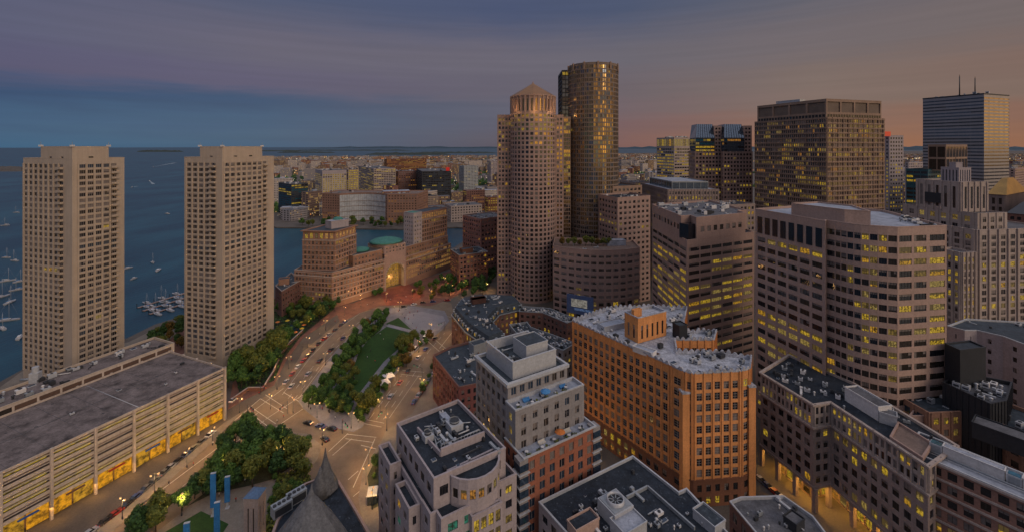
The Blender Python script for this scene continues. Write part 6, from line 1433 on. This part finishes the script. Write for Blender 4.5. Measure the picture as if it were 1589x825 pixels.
# the orange building's warm tone is its brick colour
# ---- people
def person_mesh(top, leg, stride, arm, seed):
    skin = mat('skin', (.38, .22, .15), var=.05); hair = mat('dark_hair', (.03, .02, .015), var=.1)
    me = bpy.data.meshes.new('p'); 
    J = dict(pel=(0, 0, .95), ch=(0, .02, 1.35), nk=(0, .02, 1.5), hd=(0, .04, 1.63), ht=(0, .03, 1.74), hl=(-.1, 0, .9), kl=(-.11, stride*.5, .5), fl=(-.11, stride, .07), tl=(-.11, stride+.16, .03), hr=(.1, 0, .9), kr=(.11, -stride*.3, .5), fr=(.11, -stride, .07), tr=(.11, -stride+.16, .03),
             sl=(-.19, .01, 1.42), el=(-.25, -arm*.3, 1.14), wl=(-.26, arm*.5, .88), pl=(-.26, arm*.6, .79), sr=(.19, .01, 1.42), er=(.25, arm*.2, 1.14), wr=(.26, -arm*.4, .88), pr=(.26, -arm*.5, .79))
    rad = dict(pel=.145, ch=.15, nk=.06, hd=.105, ht=.07, hl=.09, kl=.065, fl=.05, tl=.04, hr=.09, kr=.065, fr=.05, tr=.04, sl=.07, el=.05, wl=.035, pl=.04, sr=.07, er=.05, wr=.035, pr=.04)
    E_ = [('pel', 'ch'), ('ch', 'nk'), ('nk', 'hd'), ('hd', 'ht'), ('pel', 'hl'), ('hl', 'kl'), ('kl', 'fl'), ('fl', 'tl'), ('pel', 'hr'), ('hr', 'kr'), ('kr', 'fr'), ('fr', 'tr'), ('ch', 'sl'), ('sl', 'el'), ('el', 'wl'), ('wl', 'pl'), ('ch', 'sr'), ('sr', 'er'), ('er', 'wr'), ('wr', 'pr')]
    ks = list(J); me.from_pydata([J[k] for k in ks], [(ks.index(a), ks.index(b)) for a, b in E_], []); o = bpy.data.objects.new('person', me); COL.objects.link(o)
    o.modifiers.new('s', 'SKIN'); 
    for i, k in enumerate(ks): me.skin_vertices[0].data[i].radius = (rad[k],)*2; me.skin_vertices[0].data[i].use_root = (k == 'pel')
    ss = o.modifiers.new('u', 'SUBSURF'); ss.levels = ss.render_levels = 1
    dg = bpy.context.evaluated_depsgraph_get(); nm = bpy.data.meshes.new_from_object(o.evaluated_get(dg)); nm.materials.clear()
    for m in (top, leg, skin, hair, tyre): nm.materials.append(m)
    for f in nm.polygons:
        c = f.center; f.material_index = 4 if c.z < .1 else 1 if c.z < .93 and abs(c.x) < .21 else 2 if (c.z < .9 or (1.47 < c.z)) else 0
        if c.z > 1.66 or (c.z > 1.56 and c.y < .0): f.material_index = 3
        f.use_smooth = True
    bpy.data.objects.remove(o); return nm
tops = [('red', (.35, .03, .02)), ('dark', (.03, .03, .04)), ('white', (.5, .5, .5)), ('blue', (.04, .08, .2))]
pm_ = [(n, person_mesh(mat('shirt_'+n, c, var=.1), mat('trousers', (.03, .035, .05), var=.1), .12+.1*(i % 2), .2, i)) for i, (n, c) in enumerate(tops)]
psites = [('crossing the road by the lower park', [(384, 650), (388, 664), (392, 656), (402, 612), (408, 668), (430, 655), (440, 648)]), ('on the plaza at the near end of the central park', [(510, 640), (520, 650), (532, 655), (482, 636), (556, 655), (500, 636)]),
 ('sitting out on the park lawn', [(575, 545), (570, 556), (582, 562), (550, 590), (595, 528), (560, 612), (540, 622), (590, 520)]), ('on the plaza between the lawn and the disc', [(618, 484), (624, 488), (630, 480), (636, 486), (642, 490), (622, 478), (648, 484), (628, 494), (640, 502), (646, 510), (652, 514), (612, 478), (634, 496)]),
 ('on the brick plaza before the hotel arch', [(600, 462), (606, 466), (616, 460), (622, 466), (630, 462), (590, 466), (580, 470), (570, 474), (640, 466), (652, 462)]), ('by the banners on the lower plaza', [(380, 748), (366, 778), (388, 742), (340, 770)]), ('on the pavement by the white office building', [(580, 740), (586, 760), (590, 720)]),
 ('on the pavement in front of the garage', [(300, 722), (262, 752), (330, 690)]), ('on the pavement along the brick pavement row', [(452, 560), (470, 540), (496, 520), (520, 500)])]
k = 0
for lab, pts in psites:
    for x, y in pts:
        n, me = pm_[(k*5+k//3) % 4]; k += 1; o = bpy.data.objects.new('person', me); COL.objects.link(o); g = G(x, y, KB); o.location = (*g, KB+.03); o.rotation_euler = (0, 0, k*2.4)
        o['label'] = 'person in %s top %s' % (n, lab.replace('sitting out ', '')); o['category'] = 'person'; o['group'] = 'people '+lab.replace('sitting out ', '')
# ---- traffic signals
sg = {n: glow('signal_'+n, c, 1.0, False) for n, c in (('green', (.05, 1, .4)), ('red', (1, .05, .03)))}
for i, (x, y, px, py, lab) in enumerate(((531, 672, 545, 690, 'mast arm traffic signal over the road at the plaza corner'), (446, 642, 430, 660, 'mast arm traffic signal at the left park crossing'), (600, 652, 585, 668, 'mast arm traffic signal by the blue corner of the white office building'),
    (404, 612, 418, 622, 'mast arm traffic signal by the garden wall corner'), (655, 588, 640, 582, 'mast arm traffic signal halfway up the wide road'), (384, 648, 398, 660, 'mast arm traffic signal before the garage end'), (690, 512, 676, 520, 'mast arm traffic signal beside the plaza disc'))):
    a, b = G(x, y), G(px, py); o = empty('traffic_signal', (*a, .1), lab, 'traffic light'); n = Vector((b[0]-a[0], b[1]-a[1])).normalized()*6
    mb = MB(); mb.tube((0, 0, 0), (0, 0, 6), .12, M_['dark'], 6); mb.build('pole', o); mb = MB(); mb.tube((0, 0, 5.8), (n.x, n.y, 6.3), .08, M_['dark'], 5); mb.build('arm', o)
    for t in (.6, .98):
        mb = MB(); mb.box((n.x*t, n.y*t, 5.8), (.4, .4, 1.1), M_['black']); h = mb.build('signal_head', o); mb = MB(); mb.box((n.x*t, n.y*t-.22, 5.5), (.24, .06, .24), sg['green' if i % 2 == 0 else 'red']); mb.build('lens', h)
# ---- banners
bl = mat('blue_banner', (.03, .16, .38), var=.2, scale=2)
for i, (x, yb, yt, lab) in enumerate(((331, 800, 735, 'leftmost tall blue banner pylon behind the lawn'), (353, 788, 740, 'tall blue banner pylon nearest the grove, right of the first'), (337, 840, 780, 'tall blue banner pylon standing in front at the lawn edge'), (290, 872, 812, 'short blue banner pylon cut by the bottom edge'))):
    c = G(x, yb); s_ = F/c[1]; hb = (yb-yt)/s_*1.02; o = empty('banner_pylon', (*c, .1), lab, 'banner', 'blue banner pylons')
    mb = MB(); mb.box((0, 0, hb/2), (.5, .5, hb), M_['lgrey'], .3); mb.box((0, 0, .15), (1.2, 1.2, .3), M_['lgrey'], .3); mb.build('post', o)
    mb = MB(); mb.box((0, -.1, hb*.6), (1.5, .62, hb*.78), bl, .3); mb.build('banner', o)
    mb = MB(); mb.box((0, 0, hb+.05), (1.55, .7, .12), M_['lgrey'], .3); mb.build('cap', o)
# ---- cafe umbrellas and tables by the pool and on roof terraces
um = {n: mat('parasol_'+n, c, var=.1) for n, c in (('yellow', (.55, .38, .04)), ('orange', (.5, .16, .04)), ('white', (.5, .47, .42)), ('blue', (.06, .2, .42)))}
def parasol(c, z, n, lab, grp, s_=1.0):
    o = empty('parasol', (*c, z), lab, 'parasol', grp); mb = MB(); mb.tube((0, 0, 0), (0, 0, 2.3*s_), .05, M_['lgrey'], 5); mb.build('pole', o)
    mb = MB(); mb.lathe((0, 0, 1.9*s_), [(1.5*s_, 0), (.8*s_, .42*s_), (.05, .7*s_)], 8, um[n], False, False); mb.build('canopy', o)
for i in range(14):
    a = i*2*math.pi/14; c = G(437, 514); parasol((c[0]+13.2*math.cos(a), c[1]+13.2*math.sin(a)), .25, ['yellow', 'orange', 'yellow', 'white'][i % 4], '%s parasol in the ring around the round pool' % ['yellow', 'orange', 'yellow', 'white'][i % 4], 'parasols round the pool')
def table_set(c, z, lab, grp, seed):
    rnd = random.Random(seed); o = empty('terrace_table', (*c, z), lab, 'table', grp); mb = MB(); mb.cyl((0, 0, .7), .5, .05, M_['white'], 10); mb.build('table_top', o); mb = MB(); mb.cyl((0, 0, 0), .06, .7, M_['dark'], 6); mb.build('leg', o)
    for k in range(2):
        a = rnd.uniform(0, 6); q = empty('terrace_chair', (c[0]+.95*math.cos(a+k*3), c[1]+.95*math.sin(a+k*3), z), 'chair'+lab[5:], 'chair', grp); q.rotation_euler = (0, 0, a); mb = MB(); mb.box((0, 0, .42), (.5, .5, .08), M_['dark']); mb.build('seat', q); mb = MB(); mb.box((-.23, 0, .65), (.06, .5, .45), M_['dark']); mb.build('backrest', q)
        for sx in (-.2, .2):
            for sy in (-.2, .2): mb = MB(); mb.box((sx, sy, .2), (.05, .05, .4), M_['dark']); mb.build('leg', q)
def sofa(c, z, an, lab, grp):
    o = empty('outdoor_sofa', (*c, z), lab, 'sofa', grp); o.rotation_euler = (0, 0, an); fab = um['blue'] if 'blue' in lab else um['white']
    mb = MB(); mb.box((0, 0, .25), (2.2, .85, .4), fab); mb.build('seat', o); mb = MB(); mb.box((0, .38, .6), (2.2, .2, .5), fab); mb.build('backrest', o)
zt1 = 50.5-.9; zt2 = 40.5-.9
an = math.atan2(uQ.y, uQ.x)
for i in range(5): c = o3(N0, -3.0-.9*(i % 2), 1.4+i*4.2); table_set(c, zt1, 'table on the upper terrace of the grey apartment building', 'upper terrace furniture', i)
for i in range(5): c = o3(N0, -7.6-.8*(i % 2), 1.2+i*4.6); table_set(c, zt2, 'table on the lower terrace of the grey apartment building', 'lower terrace furniture', i+9)
for i in (0, 1, 2): c = o3(N0, -1.9, 5+i*6.5); sofa(c, zt1, an, ['blue outdoor sofa at the near end of the upper terrace', 'blue outdoor sofa midway along the upper terrace', 'blue outdoor sofa at the far end of the upper terrace'][i], None)
for i in (0, 1): c = o3(N0, -6.4, 7+i*9); sofa(c, zt2, an, ['white outdoor sofa at the near end of the lower terrace', 'white outdoor sofa at the far end of the lower terrace'][i], None)
parasol(o3(N0, -3.4, 10.5), zt1, 'blue', 'blue parasol over the upper terrace', None); parasol(o3(N0, -7.5, 12.5), zt2, 'orange', 'orange parasol over the lower terrace', None)
# planters
for (N_, lo, z, lab, n_) in ((-4.8, 0, zt1, 'upper', 6), (-9.3, 0, zt2, 'lower', 7)):
    for i in range(n_):
        c = o3(N0, N_+.2, .8+i*3.1); o = empty('planter', (*c, z), 'shrub planter along the edge of the %s terrace' % lab, 'planter', '%s terrace planters' % lab); mb = MB(); mb.box((0, 0, .3), (1.4, .5, .6), M_['brickd'], an); mb.build('box', o)
        rnd = random.Random(i); mb = MB()
        for k in range(26): q = Vector((rnd.uniform(-.6, .6), rnd.uniform(-.3, .3), .6+rnd.random()*.7)); mb.face([q+Vector((rnd.uniform(-.3, .3), rnd.uniform(-.3, .3), rnd.uniform(-.2, .2))) for _ in range(4)], rnd.choice(LEAF['olive']))
        mb.build('foliage', o)
# ---- market tents at the plaza / benches
for i, (x, y) in enumerate(((596, 600), (603, 590))):
    c = G(x, y); o = empty('market_tent', (*c, .14), ['white peaked tent beside the wide road, nearer one', 'white peaked tent beside the wide road, farther one'][i], 'tent'); o.rotation_euler = (0, 0, .6); mb = MB(); r_ = 2.6
    mb.mesh([(-r_, -r_, 2.6), (r_, -r_, 2.6), (r_, r_, 2.6), (-r_, r_, 2.6), (0, 0, 4.0)], [(0, 1, 4), (1, 2, 4), (2, 3, 4), (3, 0, 4)], M_['white']); mb.build('canopy', o)
    for sx in (-r_, r_):
        for sy in (-r_, r_): mb = MB(); mb.box((sx*.97, sy*.97, 1.3), (.1, .1, 2.6), M_['lgrey']); mb.build('leg', o)
# kiosk
c = G(578, 776); o = empty('glass_kiosk', (*c, .14), 'small glass roofed kiosk on the pavement left of the white office building', 'kiosk'); mb = MB(); mb.box((0, 0, 1.5), (3, 4.2, 3), KIND['blue'], .2); mb.build('glazing', o); mb = MB(); mb.box((0, 0, 3.1), (3.3, 4.5, .2), M_['lgrey'], .2)
for k in range(4): mb.box((0, -1.8+k*1.2, 1.5), (3.1, .12, 3.05), M_['white'], .2)
mb.build('frame', o)
# ---- boats
hullw = mat('boat_hull_white', (.33, .33, .34), rough=.4, var=.08)
def hull(mb, L, w, m, fb=.9):
    rs = []
    for t, k, s_ in ((-1, .75, 0), (-.5, 1, 0), (0, 1, 0), (.5, .8, .05), (.85, .4, .15), (1, .04, .3)):
        x = t*L/2; ww = w/2*k; rs.append([(x, -ww, fb+s_), (x, -ww*.7, -.3), (x, 0, -.5), (x, ww*.7, -.3), (x, ww, fb+s_)])
    mb.rings(rs, m, True, False, True)
def boat(c, L, rz, kind, lab, grp, z=-2):
    o = empty('sailing_boat' if kind == 'sail' else 'motor_boat', (*c, z), lab, 'boat', grp); o.rotation_euler = (0, 0, rz); mb = MB(); hull(mb, L, L*.3, hullw); mb.build('hull', o)
    mb = MB(); mb.box((-L*.05, 0, 1.1), (L*.34, L*.17, .6 if kind == 'sail' else 1.3), M_['white']); mb.box((-L*.04, 0, 1.25 if kind == 'sail' else 1.5), (L*.35, L*.175, .25), cg); mb.build('cabin', o)
    if kind == 'sail':
        mb = MB(); mb.tube((L*.05, 0, .9), (L*.05, 0, L*1.25), .14, M_['lgrey'], 6, .08); mb.tube((L*.05, 0, 1.9), (-L*.36, 0, 1.9), .1, M_['lgrey'], 5); mb.build('mast', o); mb = MB(); mb.tube((L*.03, 0, 2.1), (-L*.35, 0, 2.1), .22, um['blue'] if int(c[0]) % 2 else M_['white'], 6); mb.build('furled_sail', o)
        mb = MB(); mb.tube((L*.05, 0, L*1.22), (L*.48, 0, 1.1), .03, M_['lgrey'], 3); mb.tube((L*.05, 0, L*1.22), (-L*.48, 0, 1.0), .03, M_['lgrey'], 3); mb.build('stay', o)
def GW(x, y): return G(x, y, -2)
for i, (x, y, L, k) in enumerate(((12, 497, 13, 'sail'), (12, 436, 10, 'sail'), (31, 437, 9, 'sail'), (2, 461, 12, 'sail'), (16, 469, 11, 'sail'), (30, 524, 9, 'motor'), (4, 510, 9, 'sail'), (22, 405, 10, 'sail'), (25, 330, 10, 'sail'), (8, 350, 10, 'sail'), (26, 450, 9, 'sail'),
    (197, 417, 10, 'motor'), (207, 433, 8, 'motor'), (245, 420, 13, 'motor'), (237, 408, 9, 'sail'), (260, 332, 12, 'motor'), (10, 400, 9, 'sail'))):
    boat(GW(x, y), L, .4+i*.37, k, '%s boat moored %s' % ('white sailing' if k == 'sail' else 'white motor', 'in the harbour left of the first concrete tower' if x < 60 else 'on the open water between the concrete towers'), 'boats left of the first tower' if x < 60 else 'boats between the towers')
for i, (x0, y0, x1, y1) in enumerate(((214, 478, 288, 455), (222, 483, 290, 462), (232, 488, 292, 470))):
    a, b = GW(x0, y0), GW(x1, y1); mb = MB(); c = lerp(a, b, .5); L = math.hypot(b[0]-a[0], b[1]-a[1]); an_ = math.atan2(b[1]-a[1], b[0]-a[0]); mb.box((c[0], c[1], -1.5), (L, 2, .5), M_['brownst'], an_)
    for k in range(7): q = lerp(a, b, k/6); mb.cyl((q[0]-math.sin(an_)*1.2, q[1]+math.cos(an_)*1.2, -3), .2, 4.5, M_['dark'], 6)
    o = mb.build('boat_dock'); o['label'] = ['outer', 'middle', 'inner'][i]+' floating boat dock of the marina beside the second concrete tower'; o['category'] = 'dock'
    for k in range(6):
        q = lerp(a, b, (k+.6)/6.4); s2 = 1 if k % 2 else -1; boat((q[0]-math.sin(an_)*5*s2, q[1]+math.cos(an_)*5*s2), 9+(k*i) % 4, an_+math.pi/2, 'motor' if (k+i) % 3 else 'sail', 'white boat berthed at the %s dock of the marina' % ['outer', 'middle', 'inner'][i], 'boats in the marina')
for i, (x0, y0, x1, y1, w_) in enumerate(((238, 259, 272, 253, 26), (232, 281, 238, 286, 12), (205, 291, 214, 289, 8))):
    a, b = GW(x0, y0), GW(x1, y1); n = Vector((b[0]-a[0], b[1]-a[1])); 
    L = n.length; n.normalize(); mb = MB(); pts = []; rnd = random.Random(i)
    for k in range(9): t = k/8; pts.append((a[0]+(b[0]-a[0])*t-n.y*w_*(.12+t)*rnd.uniform(.5, 1)*.5, a[1]+(b[1]-a[1])*t+n.x*w_*(.12+t)*rnd.uniform(.5, 1)*.5))
    for k in range(8, -1, -1): t = k/8; pts.append((a[0]+(b[0]-a[0])*t+n.y*w_*(.12+t)*rnd.uniform(.3, 1)*.5, a[1]+(b[1]-a[1])*t-n.x*w_*(.12+t)*rnd.uniform(.3, 1)*.5))
    mb.face([(*q, -1.95) for q in pts], mat('boat_wake_foam', (.22, .27, .30), var=.5, scale=.3)); st(mb.build('water_wake')); boat(a, 16, math.atan2(-n.y, -n.x), 'motor', ['motor boat at the tip of the long white wake far out', 'motor boat with a short slanting wake between the towers', 'small motor boat far out beside the first tower'][i], None)
# ================================================================ SEAPORT AND THE FAR CITY
def sea(name, lab, pxl, pxc, pxr, Y, a, ytop, wall, sp, roof='rgrey', un=8):
    p = rect(pxl, pxc, pxr, Y, a); z = 121-(ytop-HY)*Y/F; B = Bld(name, lab, 'building', cen(p), M_[wall] if wall in M_ else wall); sp['kf'] = lambda f, nf, i, nb, k: 'litf' if k in ('lit', 'dim') else k
    B.tier(p, 0, z, sp, roof=roof, par=.8); B.units(p, z-.8, un, R(a), pxl, 1.8); return B, p, z
sea('glass_office_block', 'dark blue glass block with pale roof fins across the channel, at the left', 432, 452, 478, 758, 40, 286, 'dark', spec(fh=4, bw=6, ww=.86, wh=.55, k=dict(slate=6, cyan=7, dark=3, lit=1, blue=3), mull=0, fr=None, ml=.3, mr=.3))
B, p, z = sea('lit_office_block', 'white gridded office block with nearly every window lit yellow, across the channel', 489, 500, 538, 837, 70, 265, 'whitest', spec(fh=4, bw=4.4, ww=.6, wh=.6, top=7, k=dict(lit=8, dim=3, deep=1), mull=0, fr=None))
sea('lit_office_block', 'dark glass office block with scattered lit floors right of the white gridded one', 536, 540, 557, 860, 70, 263, 'taupe', spec(fh=4, bw=5, ww=.8, wh=.55, k=dict(lit=8, dim=3, dark=4), mull=0, fr=None))
sea('apartment_block', 'pale banded apartment block with a white top box beside the lit offices', 556, 580, 614, 893, 60, 262, 'lime', spec(fh=3.6, bw=5, ww=.82, wh=.5, k=dict(lit=4, deep=5, blue=3), mull=0, fr=None, ml=.5, mr=.5))
sea('brick_apartment_block', 'brick apartment block between the pale block and the dark glass hotel', 610, 618, 648, 957, 60, 266, 'brickd', spec(fh=3.6, bw=5, ww=.5, wh=.5, k=dict(deep=5, warm=2, blind=3), mull=0, fr=None))
B, p, z = sea('dark_glass_hotel', 'dark glass hotel slab with a small red sign on its roof', 646, 655, 700, 862, 72, 266, 'dark', spec(fh=3.8, bw=3.2, ww=.72, wh=.55, k=dict(slate=3, dark=6, dim=.6, blue=3), mull=0, fr=None))
c = P(695, 870); mb = MB(); mb.box((c[0], c[1]-2, z+4), (7, .6, 7), MATS['red_sign_light']); B.part(mb, 'red_sign')
# courthouse
zc = 46; a = P(500, 700); b = P(527, 690); c = P(598, 690); dd_ = P(601, 686); e = P(648, 690)
crv = bez(b, ((b[0]+c[0])/2, 726), c, 12); crv2 = [(x, y) for x, y in crv]
p = [a, b]+crv2[1:]+[dd_, e, (e[0]+6, 745), (a[0]+8, 752)]
B = Bld('brick_courthouse', 'wide brick courthouse with a concave curved glass front across the channel', 'courthouse', cen(p), M_['brick'])
cs = spec(fh=4.2, bw=4.4, ww=.4, wh=.45, k=dict(deep=5, warm=2, blind=2), mull=0, fr=None); gs = spec(fh=42, bw=3.4, ww=.97, wh=.96, sill=.02, ml=.02, mr=.02, base=.3, top=1.5, k=dict(courtglass=1), mull=0, fr=None)
KIND['courtglass'] = mat('pale_court_glass', (.42, .43, .43), rough=.25, var=.3, scale=.6, spec=.6)
pp = ccw(p); ed = {}
for i in range(len(pp)):
    m_ = lerp(pp[i], pp[(i+1) % len(pp)], .5)
    if any(math.hypot(m_[0]-x, m_[1]-y) < 5 for x, y in crv2[1:-1]): ed[i] = gs
B.tier(p, 0, zc, cs, edge=ed, roof='rbrown', par=1); B.units(inset(pp, 4), zc-1, 8, 0, 7, 2)
# floor lines of the curved glass
for zz in (9, 17, 25, 33):
    mb = MB()
    for q0, q1 in zip(crv2, crv2[1:]): m_ = lerp(q0, q1, .5); mb.box((m_[0], m_[1]-.35, zz), (math.hypot(q1[0]-q0[0], q1[1]-q0[1])+.2, .5, .6), M_['lime'], math.atan2(q1[1]-q0[1], q1[0]-q0[0]))
    B.part(mb, 'floor_band')
for args in (('long_stone_building', 'long pale stone building right of the channel with rows of small windows', 690, 700, 748, 690, 66, 320, 'lime', K(deep=5, dark=4, lit=2)),
    ('yellow_lit_building', 'block with yellow lit windows beside the left edge of the pyramid tower', 752, 757, 790, 760, 66, 306, 'orangeb', K(lit=9, warm=3, dark=2)), ('white_tower_block', 'white tower block far off beside the pyramid tower', 756, 762, 790, 1300, 70, 250, 'whitest', K()),
    ('brick_warehouse', 'brick warehouse behind the long pale stone building', 718, 724, 752, 800, 60, 296, 'brickd', K(warm=3)), ('brick_warehouse', 'brick warehouse between the hotel towers and the channel head', 652, 664, 700, 735, 60, 324, 'brickd', K(lit=4)),
    ('grey_office_block', 'grey glass block standing behind the dark glass hotel', 712, 720, 742, 1150, 60, 258, 'grey', K()), ('warehouse', 'wide brown lit warehouse beyond the apartment blocks', 596, 600, 662, 1500, 80, 247, 'orangeb', K(warm=9, lit=4)),
    ('office_block', 'pale office block far right between the bronze and striped towers', 1404, 1410, 1432, 700, 70, 252, 'whitest', K(lit=2)), ('office_block', 'pinkish block at the right edge beyond the striped tower', 1566, 1575, 1600, 700, 60, 262, 'granite', K(lit=2))):
    nm, lab, x0, x1, x2, Y, aa, yt, wl_, kk = args; sea(nm, lab, x0, x1, x2, Y, aa, yt, wl_, spec(fh=4, bw=4.6, ww=.5, wh=.5, k=kk, mull=0, fr=None), un=5)
# generic far blocks
rnd = random.Random(77); fw = []
def farmat(n, col, lit):
    m = bpy.data.materials.new('far_wall_'+n); m.use_nodes = True; nt = m.node_tree; N = nt.nodes; Lk = nt.links; b = N['Principled BSDF']; b.inputs['Roughness'].default_value = .8
    g = N.new('ShaderNodeNewGeometry'); br = N.new('ShaderNodeTexBrick'); mp = N.new('ShaderNodeMapping'); mp.vector_type = 'POINT'
    sx = N.new('ShaderNodeSeparateXYZ'); Lk.new(g.outputs['Position'], sx.inputs[0]); ad = N.new('ShaderNodeMath'); ad.operation = 'ADD'; Lk.new(sx.outputs[0], ad.inputs[0]); Lk.new(sx.outputs[1], ad.inputs[1])
    cb = N.new('ShaderNodeCombineXYZ'); Lk.new(ad.outputs[0], cb.inputs[0]); Lk.new(sx.outputs[2], cb.inputs[1]); Lk.new(cb.outputs[0], br.inputs['Vector'])
    br.inputs['Scale'].default_value = 1; br.inputs['Brick Width'].default_value = 3.4; br.inputs['Row Height'].default_value = 3.6; br.inputs['Mortar Size'].default_value = .85; br.offset = 0
    br.inputs['Color1'].default_value = (0, 0, 0, 1); br.inputs['Color2'].default_value = (1, 1, 1, 1); br.inputs['Mortar'].default_value = (0, 0, 0, 1)
    mx = N.new('ShaderNodeMix'); mx.data_type = 'RGBA'; Lk.new(br.outputs['Fac'], mx.inputs[0]); mx.inputs[6].default_value = (.025, .022, .022, 1); mx.inputs[7].default_value = (*col, 1); Lk.new(mx.outputs[2], b.inputs['Base Color'])
    gt = N.new('ShaderNodeMath'); gt.operation = 'GREATER_THAN'; gt.inputs[1].default_value = 1-lit; sc_ = N.new('ShaderNodeSeparateColor'); Lk.new(br.outputs['Color'], sc_.inputs[0]); Lk.new(sc_.outputs[0], gt.inputs[0])
    ml_ = N.new('ShaderNodeMath'); ml_.operation = 'MULTIPLY'; Lk.new(gt.outputs[0], ml_.inputs[0]); ml_.inputs[1].default_value = .35; Lk.new(ml_.outputs[0], b.inputs['Emission Strength']); b.inputs['Emission Color'].default_value = (1, .62, .15, 1); return m
FW = [farmat(*a) for a in (('tan', (.32, .24, .19), .14), ('brick', (.24, .11, .08), .22), ('grey', (.30, .27, .27), .12), ('pale', (.48, .41, .37), .1), ('brown', (.2, .13, .1), .3))]
FR = [M_['rgrey'], M_['rslate'], M_['rlight'], M_['rbrown'], M_['rdark'], M_['rwhite']]
occ = [(b_.o[0], b_.o[1]) for b_ in ALLB]
def far_pts(n, y0, y1, spans):
    out = []; t = 0
    while len(out) < n and t < n*40:
        t += 1; y = y0+(y1-y0)*rnd.random()**1.6 if y1 > y0 else y1; sp_ = rnd.choice(spans); x = rnd.uniform(*sp_); g = G(x, y)
        if not inside(g, lp): continue
        if any(abs(g[0]-a) < 38 and abs(g[1]-b) < 40 for a, b in occ): continue
        out.append((g, y))
    return out
spans = [(425, 775)]*5+[(958, 1022)]*1+[(1400, 1434)]*1+[(1564, 1600)]*1
def far_block(mb, g, y, k):
    Y = g[1]; w = rnd.uniform(14, 44)*(1 if Y < 1500 else 1.5); dpt = rnd.uniform(12, 26); h = min(rnd.uniform(8, 24)+rnd.random()**3*40, 121-(248-HY)*Y/F if Y < 4000 else 20); h = max(6, h)
    m = rnd.choice(FW); r = rnd.choice(FR); an_ = rnd.choice((.3, .3, .3, 1.1)); ca, sa = math.cos(an_), math.sin(an_)
    p = [(g[0]+x*ca-y_*sa, g[1]+x*sa+y_*ca) for x, y_ in ((-w/2, -dpt/2), (w/2, -dpt/2), (w/2, dpt/2), (-w/2, dpt/2))]; mb.prism(p, 0, h, m)
    pi = inset(p, .5); mb.face([(*q, h+.05) for q in pi], r)
    if rnd.random() < .6: mb.box((g[0]+rnd.uniform(-4, 4), g[1]+rnd.uniform(-3, 3), h+1.4), (w*.25, dpt*.3, 2.8), rnd.choice(FR), an_)
    return m, r
pts = sorted(far_pts(460, 253, 341, spans), key=lambda q: -q[1]); placed = []
labs = {'tan': 'tan', 'brick': 'red brick', 'grey': 'grey', 'pale': 'pale', 'brown': 'brown'}
for g, y in pts:
    if any(math.hypot(g[0]-a, g[1]-b) < (17 if g[1] < 1100 else 22) for a, b in placed): continue
    placed.append(g); mb = MB(); m, r = far_block(mb, g, y, 0); o = mb.build('distant_building', None, (g[0], g[1], 0)); o.location = (g[0], g[1], 0)
    n = labs[m.name.split('_')[-1]]; zone = 'across the channel' if g[0] < 60 else 'right of the round towers'; o['label'] = 'small flat roofed %s building in the distant low city %s' % (n, zone); o['category'] = 'building'; o['group'] = 'distant %s low buildings %s' % (n, zone)
mb = MB()
for g, y in far_pts(2600, 240.5, 268, spans+[(770, 1600)]): far_block(mb, g, y, 1)
o = mb.build('distant_city_blocks'); st(o, 'stuff')
# far trees mass
mb = MB()
for g, y in far_pts(5200, 239.5, 330, spans+[(770, 1600)]):
    r_ = rnd.uniform(4, 8); n = 6; m = rnd.choice(LEAF['dark']+LEAF['green']); q = [(g[0]+r_*math.cos(i*math.pi/3)*rnd.uniform(.7, 1.2), g[1]+r_*math.sin(i*math.pi/3)*rnd.uniform(.7, 1.2), rnd.uniform(1, 5)) for i in range(n)]
    t = (g[0]+rnd.uniform(-1, 1), g[1], rnd.uniform(7, 12)); k0 = len(mb.v); mb.mesh(q+[t]+[(x, y_, 0) for x, y_, z_ in q], [(i, (i+1) % n, n) for i in range(n)]+[(n+1+i, n+1+(i+1) % n, (i+1) % n, i) for i in range(n)], m)
st(mb.build('distant_woodland'), 'stuff')
# far street lights
mb = MB(); gl = [glow('distant_light_warm', (1, .62, .25), 1.6, False), glow('distant_light_white', (1, .85, .6), 1.4, False), glow('distant_light_orange', (1, .35, .08), 1.4, False)]
for g, y in far_pts(1500, 241, 345, spans+[(770, 1600)]):
    s_ = .0013*g[1]*rnd.uniform(.4, .9); h = rnd.uniform(8, 16); mb.box((g[0], g[1], h), (s_, s_, s_), rnd.choice(gl)); mb.box((g[0], g[1], h/2), (.2, .2, h), M_['dark'])
st(mb.build('distant_street_lights'), 'stuff')
finish_windows()
for im in list(bpy.data.images): bpy.data.images.remove(im)
